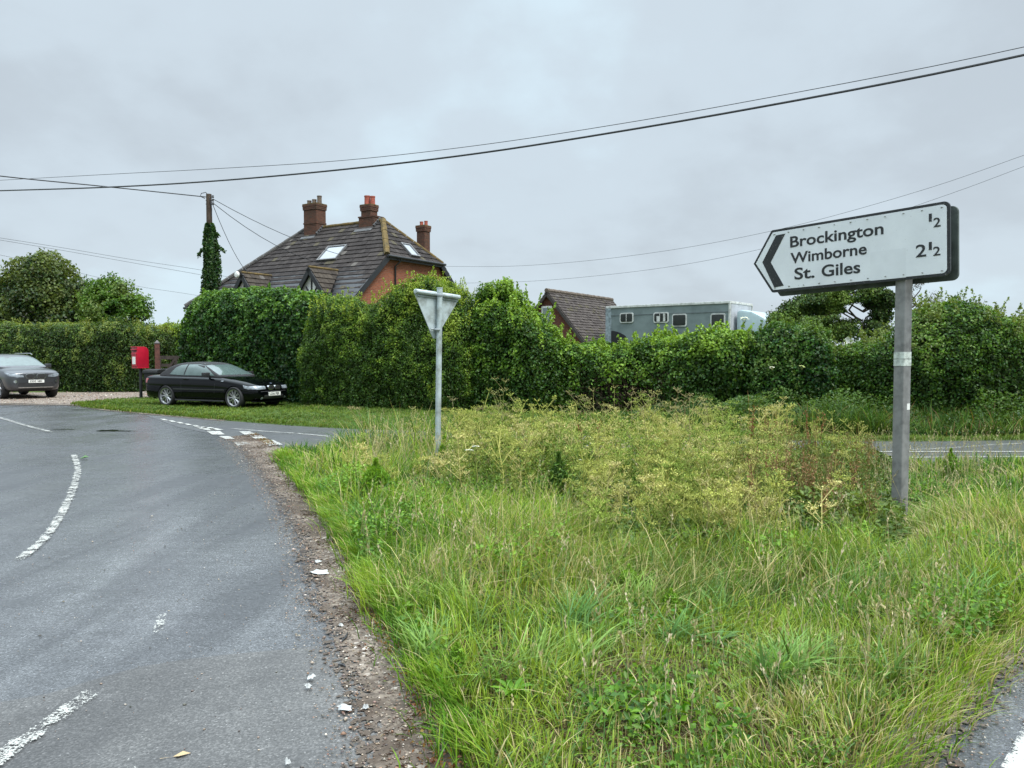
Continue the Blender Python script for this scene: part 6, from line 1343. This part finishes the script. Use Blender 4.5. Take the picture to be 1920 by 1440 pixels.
for i, (px, Y, py) in enumerate([(1088, 9.5, 780), (1113, 9.3, 778), (1402, 9.7, 755), (1452, 9.4, 758), (1530, 9.3, 766)]):
    g = np.random.default_rng(1100+i); s = Sticks(); dock(s, 0, 0, 0, ZatY(py, Y)-0.07, g, (0.20, 0.085, 0.04)); o = s.build('dock_plant', M_dryleaf); o.location = (XatY(px, Y), Y, 0.07)
    tag(o, ['left one of a close pair of rusty dock spikes amid the yellow weeds', 'right one of a close pair of rusty dock spikes amid the yellow weeds', 'tall reddish dock spike left of the brown weed patch', 'reddish dock spike in the middle of the brown weed patch', 'reddish dock spike nearest the sign post'][i], 'dock', 'rusty dock spikes')
# green leafy undergrowth between the stalks
g = np.random.default_rng(920); n = 42000; y = g.uniform(5.7, 11, n); px = g.uniform(1060, 1700, n); k1 = (px < 1420) & (y < 7.9) & (px > 1060+(y < 6.6)*60) | (px >= 1420) & (y > 6.1); x = (px-960)/1440*y; Q = np.stack([x, y], 1); k = vnoise(xy3(x, y), 1.5, 7); m = k1 & poly_in(Q, isl_s) & (k > 0.30); Q, k, px, y = Q[m], k[m], px[m], y[m]
hq = (0.10+0.45*k)*g.random(len(Q))**0.5*np.interp(y, [5.7, 8, 11], [0.75, 1.0, 1.2])*np.interp(px, [1060, 1400, 1600, 1700], [0.75, 1, 0.9, 0.55]); t = np.clip(k*0.7+hq*0.8-0.15+g.normal(0, 0.15, len(Q)), 0, 1)
tag(leaves('undergrowth', np.c_[Q, 0.07+hq], np.tile([0, -0.2, 1.0], (len(Q), 1)), 0.055, 0.032, jitter(lerp3((0.045, 0.09, 0.016), (0.15, 0.21, 0.045), t), 0.2, g), M_leaf, seed=79), kind='stuff')
g = np.random.default_rng(921); n = 11000; y = g.uniform(7.2, 11, n); px = g.uniform(860, 1440, n); x = (px-960)/1440*y; Q = np.stack([x, y], 1); m = poly_in(Q, isl_s); Q, y = Q[m], y[m]
hq = g.random(len(Q))**0.6*np.interp(y, [7, 8, 11], [0.35, 0.6, 0.78]); tag(leaves('undergrowth', np.c_[Q, 0.07+hq], np.tile([0, -0.2, 1.0], (len(Q), 1)), 0.055, 0.014, jitter(lerp3((0.035, 0.08, 0.012), (0.17, 0.25, 0.045), np.clip(hq*1.2+g.normal(0, .2, len(Q)), 0, 1)), 0.2, g), M_dryleaf, seed=80), kind='stuff')
# grass stems with seed heads
def seedstem(s, x, y, z, H, g, col, head=0.08, wd=0.010, fluffy=9):
    az = g.random()*6.28; ln = H*g.uniform(0.05, 0.4); p0 = np.array([x, y, z]); p1 = p0+np.array([ln*.3*math.cos(az), ln*.3*math.sin(az), H*.6]); p2 = p0+np.array([ln*math.cos(az), ln*math.sin(az), H])
    s.stick(p0, p1, 0.0016, 0.0013, col); s.stick(p1, p2, 0.0013, 0.0009, col); d = (p2-p1)/np.linalg.norm(p2-p1)
    for k in range(fluffy): s.flake(p2-d*head*g.random()+g.normal(0, wd*0.35, 3), d+g.normal(0, .25, 3), g.normal(0, 1, 3), g.uniform(0.016, 0.028), g.uniform(0.5, 1)*wd, tuple(np.clip(np.array(col)*g.uniform(0.9, 1.4), 0, 1)))
g = np.random.default_rng(930); S3 = Sticks(); STR = [(0.40, 0.34, 0.20), (0.34, 0.30, 0.15), (0.30, 0.31, 0.13), (0.42, 0.36, 0.24)]
def field_stems(n, fx, fy, Hr, test=None, **k):
    for _ in range(n):
        y = fy(); x = fx(y)
        if poly_in(np.array([[x, y]]), isl_s)[0]: seedstem(S3, x, y, 0.06, g.uniform(*Hr), g, pick(STR, g), **k)
field_stems(60, lambda y: (g.normal(1700, 60)-960)/1440*y, lambda: g.uniform(3.6, 4.6), (0.22, 0.42))
field_stems(160, lambda y: (g.uniform(1050, 1800)-960)/1440*y, lambda: g.uniform(3.0, 5.2), (0.14, 0.36))
field_stems(170, lambda y: (g.uniform(640, 1100)-960)/1440*y, lambda: g.uniform(4.4, 8), (0.24, 0.5))
field_stems(60, lambda y: (g.normal(860, 50)-960)/1440*y, lambda: g.uniform(4.7, 6.5), (0.3, 0.5))
field_stems(200, lambda y: (g.uniform(1000, 1880)-960)/1440*y, lambda: g.uniform(5, 8.5), (0.3, 0.55))
field_stems(380, lambda y: (g.uniform(690, 1000)-960)/1440*y, lambda: g.uniform(8, 12), (0.45, 0.75), fluffy=6)
field_stems(260, lambda y: (g.uniform(1640, 1930)-960)/1440*y, lambda: g.uniform(8, 11), (0.35, 0.62), fluffy=6)
field_stems(90, lambda y: (g.uniform(1560, 1930)-960)/1440*y, lambda: g.uniform(4.6, 8), (0.25, 0.45))
field_stems(45, lambda y: (g.uniform(950, 1700)-960)/1440*y, lambda: g.uniform(3.0, 4.4), (0.08, 0.22), head=0.045, wd=0.012)
tag(S3.build('seeding_grass', M_dryleaf), kind='stuff')
# long bending straws close to the camera
# individual weeds
def feathery(label, px, Y, H, W_, n, pal, seed, spire=False, L=0.05, w=0.006, cat='weed', name='feathery_weed'):
    g = np.random.default_rng(seed); t = g.random(n)**0.8; r = W_*(np.sin(np.clip(t*1.05+0.08, 0, 1)*math.pi)**0.6 if not spire else (1.05-t*0.75))*np.sqrt(g.random(n)); a = g.random(n)*6.283
    P = np.stack([r*np.cos(a), r*np.sin(a), H*(0.05+0.95*t)], 1); Nn = g.normal(0, 1, (n, 3)); tn = np.clip(t*0.8+g.normal(0, .2, n), 0, 1); C = jitter(np.where(tn[:, None] < .5, lerp3(pal[0], pal[1], tn*2), lerp3(pal[1], pal[2], tn*2-1)), 0.15, g)
    e = empty(name, (XatY(px, Y), Y, 0.07), 0, label, cat); leaves('foliage', P, Nn, L, w, C, M_leaf, e, droop=-0.5, seed=seed)
    s = Sticks(); 
    for k in range(5): s.stick((0, 0, -0.02), (g.normal(0, W_*0.5), g.normal(0, W_*0.5), H*0.9), 0.005, 0.002, (0.09, 0.13, 0.03))
    s.build('stems', M_dryleaf, e); return e
BG = ((0.07, 0.17, 0.018), (0.15, 0.30, 0.025), (0.27, 0.44, 0.04)); DG = ((0.035, 0.085, 0.012), (0.06, 0.13, 0.02), (0.10, 0.19, 0.03))
feathery('bright green bushy weed at the left side of the island', 703, 7.7, 0.52, 0.17, 3600, BG, 41, L=0.06, w=0.010); feathery('dark green feathery spire amid the yellow weeds', 1048, 7.6, 0.60, 0.11, 1300, DG, 42, L=0.06, w=0.009)
feathery('green feathery weed at the foot of the give way sign', 833, 9.6, 0.55, 0.10, 1500, BG, 43); feathery('pale lime topped seedling in the middle of the long grass', 1262, 4.55, 0.17, 0.075, 600, BG, 44, L=0.035); feathery('feathery bright seedling left of the lime topped one', 1182, 4.9, 0.22, 0.085, 800, BG, 45, L=0.035)
feathery('small lime seedling near the gravel edge at the bottom', 855, 3.75, 0.15, 0.05, 420, BG, 46, L=0.03); feathery('bright green weed standing against the right hand road', 1787, 9.4, 0.42, 0.09, 900, BG, 47); feathery('mid green bushy weed half hidden left of the dark spire', 1018, 9.4, 0.66, 0.13, 900, ((0.04, 0.09, 0.012), (0.07, 0.14, 0.02), (0.12, 0.22, 0.03)), 48)
def rosette(label, px, py, n, L, W_, pal, seed, up=0.5, name='broadleaf_weed', cat='weed'):
    g = np.random.default_rng(seed); p = G(px, py, 0.07); e = empty(name, p, 0, label, cat); V, F, C = [], [], []
    for k in range(n):
        a = 6.283*k/n*1.618*3+g.normal(0, .2); l = L*g.uniform(0.6, 1.1); el = up*g.uniform(0.4, 1.3); d = np.array([math.cos(a), math.sin(a), 0]); sd = np.array([-d[1], d[0], 0]); c = np.array(pal[0])*(1-(q := g.random()))+np.array(pal[1])*q; b = len(V)
        for t, wv in ((0, .12), (.3, .6), (.6, 1.0), (.85, .7), (1, .05)):
            cc = d*l*t*math.cos(el*(1-t*.5))+np.array([0, 0, l*(math.sin(el)*t-0.45*t*t*el)+0.01]); w = W_*wv/2
            V += [cc-sd*w+[0, 0, w*.5], cc, cc+sd*w+[0, 0, w*.5]]; C += [c*0.85, c*1.15, c*0.9]
        for i in range(4):
            for j in range(2): q0 = b+i*3+j; F += [(q0, q0+1, q0+4), (q0, q0+4, q0+3)]
    np_mesh('foliage', np.array(V), np.array(F), 3, M_leaf, e, C=np.array(C), smooth=True)
    return e
DA = ((0.08, 0.19, 0.015), (0.14, 0.28, 0.02)); PL = ((0.05, 0.115, 0.025), (0.09, 0.17, 0.035))
rosette('bright green dandelion leaf clump near the bottom of the verge', 962, 1310, 30, 0.12, 0.026, DA, 51, 1.1, 'dandelion'); rosette('plantain rosette left of the two at the bottom of the verge', 1110, 1335, 24, 0.13, 0.022, PL, 52, 0.9, 'plantain'); rosette('plantain rosette right of the two at the bottom of the verge', 1222, 1360, 26, 0.14, 0.024, PL, 53, 0.8, 'plantain')
rosette('broad leaved dock clump below the yellow weeds', 1010, 1050, 16, 0.30, 0.06, PL, 54, 1.0, 'dock_plant'); rosette('nettle green leafy clump in the long grass left of the sign post', 1180, 1040, 22, 0.22, 0.05, ((0.12, 0.19, 0.03), (0.2, 0.26, 0.05)), 55, 1.0); rosette('grey green leaf clump at the foot of the sign post', 1668, 1010, 30, 0.24, 0.05, ((0.08, 0.15, 0.04), (0.14, 0.22, 0.06)), 56, 1.0)
rosette('low plantain in the short grass right of centre', 1345, 1215, 14, 0.16, 0.025, PL, 57, 0.9, 'plantain')
# yarrow and clover heads
def white_head(px, py, Y, r, label):
    s = Sticks(); g = np.random.default_rng(int(px+py)); c = PY(px, py, Y); s.stick((0, 0, -(c.z-0.07)), (0, 0, 0), 0.003, 0.002, (0.12, 0.16, 0.05))
    for k in range(40): a = g.random()*6.28; q = r*g.random()**.5; s.flake((q*math.cos(a), q*math.sin(a), 0.01+0.2*r*(1-q/r)), (math.cos(a), math.sin(a), 0.1), (0, 0, 1), 0.014, 0.014, (0.78, 0.78, 0.72)); 
    for k in range(8): a = k*.785; s.stick((0, 0, -0.04), (r*.7*math.cos(a), r*.7*math.sin(a), 0.005), 0.0015, 0.001, (0.12, 0.16, 0.05))
    o = s.build('yarrow', M_dryleaf); o.location = c; tag(o, label, 'flower')
white_head(880, 846, 7.5, 0.045, 'white yarrow head, left of a pair in the yellow weeds'); white_head(892, 839, 7.6, 0.04, 'white yarrow head, right of a pair in the yellow weeds'); white_head(1089, 864, 8.0, 0.025, 'small lone white yarrow head right of the dark green spire'); white_head(1463, 957, 6.7, 0.026, 'white yarrow head in the green weeds left of the sign post'); white_head(1470, 988, 6.4, 0.022, 'lower small white flower head left of the sign post')
# ================================================================== LITTER, STONES
M_paper = simple('wet white paper', (0.42, 0.43, 0.42), 0.7, var=0.12, scale=20)
def scrap(px, py, r, seed, label, grp='white litter scraps on the road edge'):
    g = random.Random(seed); c = G(px, py, 0.016); n = 13; mb = MB(); rim = []; mid = []
    for k in range(n):
        a = 6.283*k/n; q = r*g.uniform(0.55, 1.15); rim.append((q*math.cos(a)*1.25, q*math.sin(a), g.uniform(0, 0.012))); mid.append((q*.5*math.cos(a)*1.2, q*.5*math.sin(a), g.uniform(0.006, 0.024)))
    v = rim+mid+[(0, 0, 0.014)]; f = [(k, (k+1) % n, n+(k+1) % n, n+k) for k in range(n)]+[(n+k, n+(k+1) % n, 2*n) for k in range(n)]
    mb.add(v, f); o = mb.build('litter', M_paper, None); o.location = c; tag(o, label, 'litter', grp)
scrap(600, 1074, 0.066, 1, 'largest crumpled white paper lying on the gravel edge'); scrap(596, 1054, 0.0240, 2, 'thin white scrap just beyond the largest paper'); scrap(645, 1329, 0.0336, 3, 'torn white scrap near the bottom of the gravel edge'); scrap(686, 1328, 0.0128, 4, 'tiny white fragment right of the torn scrap'); scrap(583, 1272, 0.0192, 5, 'white flake on the asphalt above the torn scrap'); scrap(578, 1289, 0.0160, 6, 'narrow pale flake on the asphalt below another flake'); scrap(540, 1431, 0.0144, 7, 'small pale flake at the bottom edge of the road'); scrap(639, 1174, 0.0144, 8, 'slender white sliver beside the black rubber strips')
for i, (a, b, lb) in enumerate([((640, 1204), (652, 1186), 'long black rubber strip lying on the gravel edge'), ((652, 1166), (662, 1160), 'short black rubber strip at the top of the brown soil'), ((634, 1246), (648, 1250), 'curved black rubber scrap on the gravel edge')]):
    A_, B_ = G(*a, 0.016), G(*b, 0.016); mb = MB(); mb.tube([A_, A_.lerp(B_, .5)+Vector((0.008, 0, 0.004)), B_], [0.004, 0.008, 0.003], 6); tag(mb.build('rubber_strip', M_trim, None), lb, 'litter', 'black rubber strips')
mb = MB(); c = G(340, 1416, 0.006); mb.add([c+Vector(v) for v in ((-.03, -.012, 0), (0.0, -.022, .008), (.035, 0.01, .004), (.0, .016, .01), (-.075, -.03, 0.003), (-.073, -.033, 0.003))], [(0, 1, 2, 3), (0, 4, 5)]); tag(mb.build('dead_leaf', simple('tan leaf', (0.36, 0.27, 0.15), 0.8), None, fix=False), 'dry tan leaf with a stalk lying on the coarse asphalt', 'leaf')
mb = MB(); c = G(158, 860, 0.01); mb.add([c+Vector(v) for v in ((-.05, -.04, 0), (0.03, -.05, .03), (.06, 0.03, .02), (-.01, .05, .05))], [(0, 1, 2), (0, 2, 3)]); tag(mb.build('green_leaf', simple('green leaf', (0.05, 0.12, 0.03), 0.6), None, fix=False), 'fresh green leaf lying beside the curved white centre line', 'leaf')
def stones(name, P, r, cols, g, mat):
    """small angular stones"""
    n = len(P); base = np.array([(1, 0, 0), (-1, 0, 0), (0, 1, 0), (0, -1, 0), (0, 0, .7), (0, 0, -.4)], float); V = base[None]*r[:, None, None]*g.uniform(0.55, 1.35, (n, 6, 1))
    a = g.random(n)*6.283; c, s = np.cos(a), np.sin(a); x = V[..., 0]*c[:, None]-V[..., 1]*s[:, None]; y = V[..., 0]*s[:, None]+V[..., 1]*c[:, None]; V = np.stack([x, y*0.8, V[..., 2]*0.8], -1)+P[:, None]
    f = np.array([(0, 2, 4), (2, 1, 4), (1, 3, 4), (3, 0, 4), (2, 0, 5), (1, 2, 5), (3, 1, 5), (0, 3, 5)]); F = (np.arange(n)[:, None, None]*6+f[None]).reshape(-1, 3)
    return tag(np_mesh(name, V.reshape(-1, 3), F, 3, mat, C=np.repeat(cols, 6, 0)), kind='stuff')
M_stone = vcol_mat('flint stone', 0.7, 0.4)
g = np.random.default_rng(950); n = 17000; i = g.random(n)*(len(EIN)-1.001); ii = i.astype(int); fr = (i-ii)[:, None]; A_ = np.array(EIN); B_ = np.array(EOUT); a = A_[ii]*(1-fr)+A_[ii+1]*fr; b = B_[ii]*(1-fr)+B_[ii+1]*fr; t = g.beta(1.8, 1.9, n)[:, None]*1.15-0.08; P2 = a+(b-a)*t
SC_ = np.array([(0.22, 0.165, 0.125), (0.33, 0.27, 0.21), (0.15, 0.11, 0.085), (0.09, 0.08, 0.07), (0.26, 0.155, 0.10), (0.46, 0.41, 0.35)]); cols = jitter(SC_[g.choice(6, n, p=[.28, .2, .2, .17, .09, .06])], 0.15, g)
stones('gravel_stones', np.c_[P2, np.full(n, 0.013)], g.gamma(2.0, 0.0017, n)+0.0020, cols, g, M_stone)
n = 2600; P2 = np.stack([g.uniform(-4, 1.2, n), g.uniform(2.4, 11, n)], 1); P2 = P2[~poly_in(P2, isl_s)]; n = len(P2); cols = jitter(SC_[g.choice(6, n, p=[.15, .2, .1, .35, .08, .12])], 0.2, g); stones('loose_grit', np.c_[P2, np.full(n, 0.007)], g.gamma(1.6, 0.0016, n)+0.0016, cols, g, M_stone)
n = 5000; P2 = np.stack([g.uniform(-24, -9, n), g.uniform(23.5, 33, n)], 1); P2 = P2[poly_in(P2, gd)]; n = len(P2); cols = jitter(SC_[g.choice(6, n, p=[.3, .3, .15, .05, .1, .1])], 0.15, g); stones('gravel_stones', np.c_[P2, np.full(n, 0.01)], g.gamma(2.0, 0.008, n)+0.008, cols, g, M_stone)
n = 1500; i = g.random(n)*3; L = np.array([(0.5, 1.7), (1.7, 2.95), (3.05, 4.3), (6.3, 6.9)]); ii = i.astype(int); fr = (i-ii)[:, None]; P2 = L[ii]*(1-fr)+L[np.minimum(ii+1, 3)]*fr+g.normal(0, 0.09, (n, 2)); stones('loose_grit', np.c_[P2, np.full(n, 0.012)], g.gamma(2.0, 0.0018, n)+0.002, jitter(SC_[g.choice(6, n)]*0.8, 0.2, g), g, M_stone)
n = 9000; i = g.random(n)*(len(EIN)-1.001); ii = i.astype(int); fr = (i-ii)[:, None]; a = A_[ii]*(1-fr)+A_[ii+1]*fr; b = B_[ii]*(1-fr)+B_[ii+1]*fr; t = 0.45+0.62*g.random(n)[:, None]**0.7; P2 = a+(b-a)*t; m = vnoise(xy3(P2[:, 0], P2[:, 1]), 3.2, 15) > 0.42; P2 = P2[m]; fl = g.random(len(P2))[:, None]
tag(leaves('dead_thatch', np.c_[P2, np.full(len(P2), 0.014)+0.006*g.random(len(P2))], np.tile([0, 0, 3.0], (len(P2), 1)), 0.032, 0.003, jitter(np.where(fl < .6, (0.10, 0.062, 0.036), np.where(fl < .9, (0.065, 0.042, 0.028), (0.26, 0.20, 0.12))), 0.2, g), M_dryleaf, seed=85), kind='stuff')
# small rusty creeping plants along the gravel edge
n = 5200; i = g.random(n)*(len(EOUT)-1.001); ii = i.astype(int); fr = (i-ii)[:, None]; b = B_[ii]*(1-fr)+B_[ii+1]*fr; cl = vnoise(xy3(b[:, 0], b[:, 1]), 2.4, 5); m = cl > 0.42; b = b[m]+g.normal(0, 0.055, (m.sum(), 2))-[0.07, 0]; k = g.random(len(b))[:, None]
tag(leaves('creeping_weed', np.c_[b, 0.016+g.random(len(b))*0.025], np.tile([0, 0, 1.0], (len(b), 1)), 0.022, 0.013, jitter(np.where(k < .45, (0.17, 0.07, 0.03), np.where(k < .75, (0.10, 0.13, 0.03), (0.24, 0.15, 0.05))), 0.2, g), M_leaf, seed=81), kind='stuff')
print('DONE', len(bpy.data.objects), 'objects', sum(len(o.data.polygons) for o in bpy.data.objects if o.type == 'MESH'), 'faces')
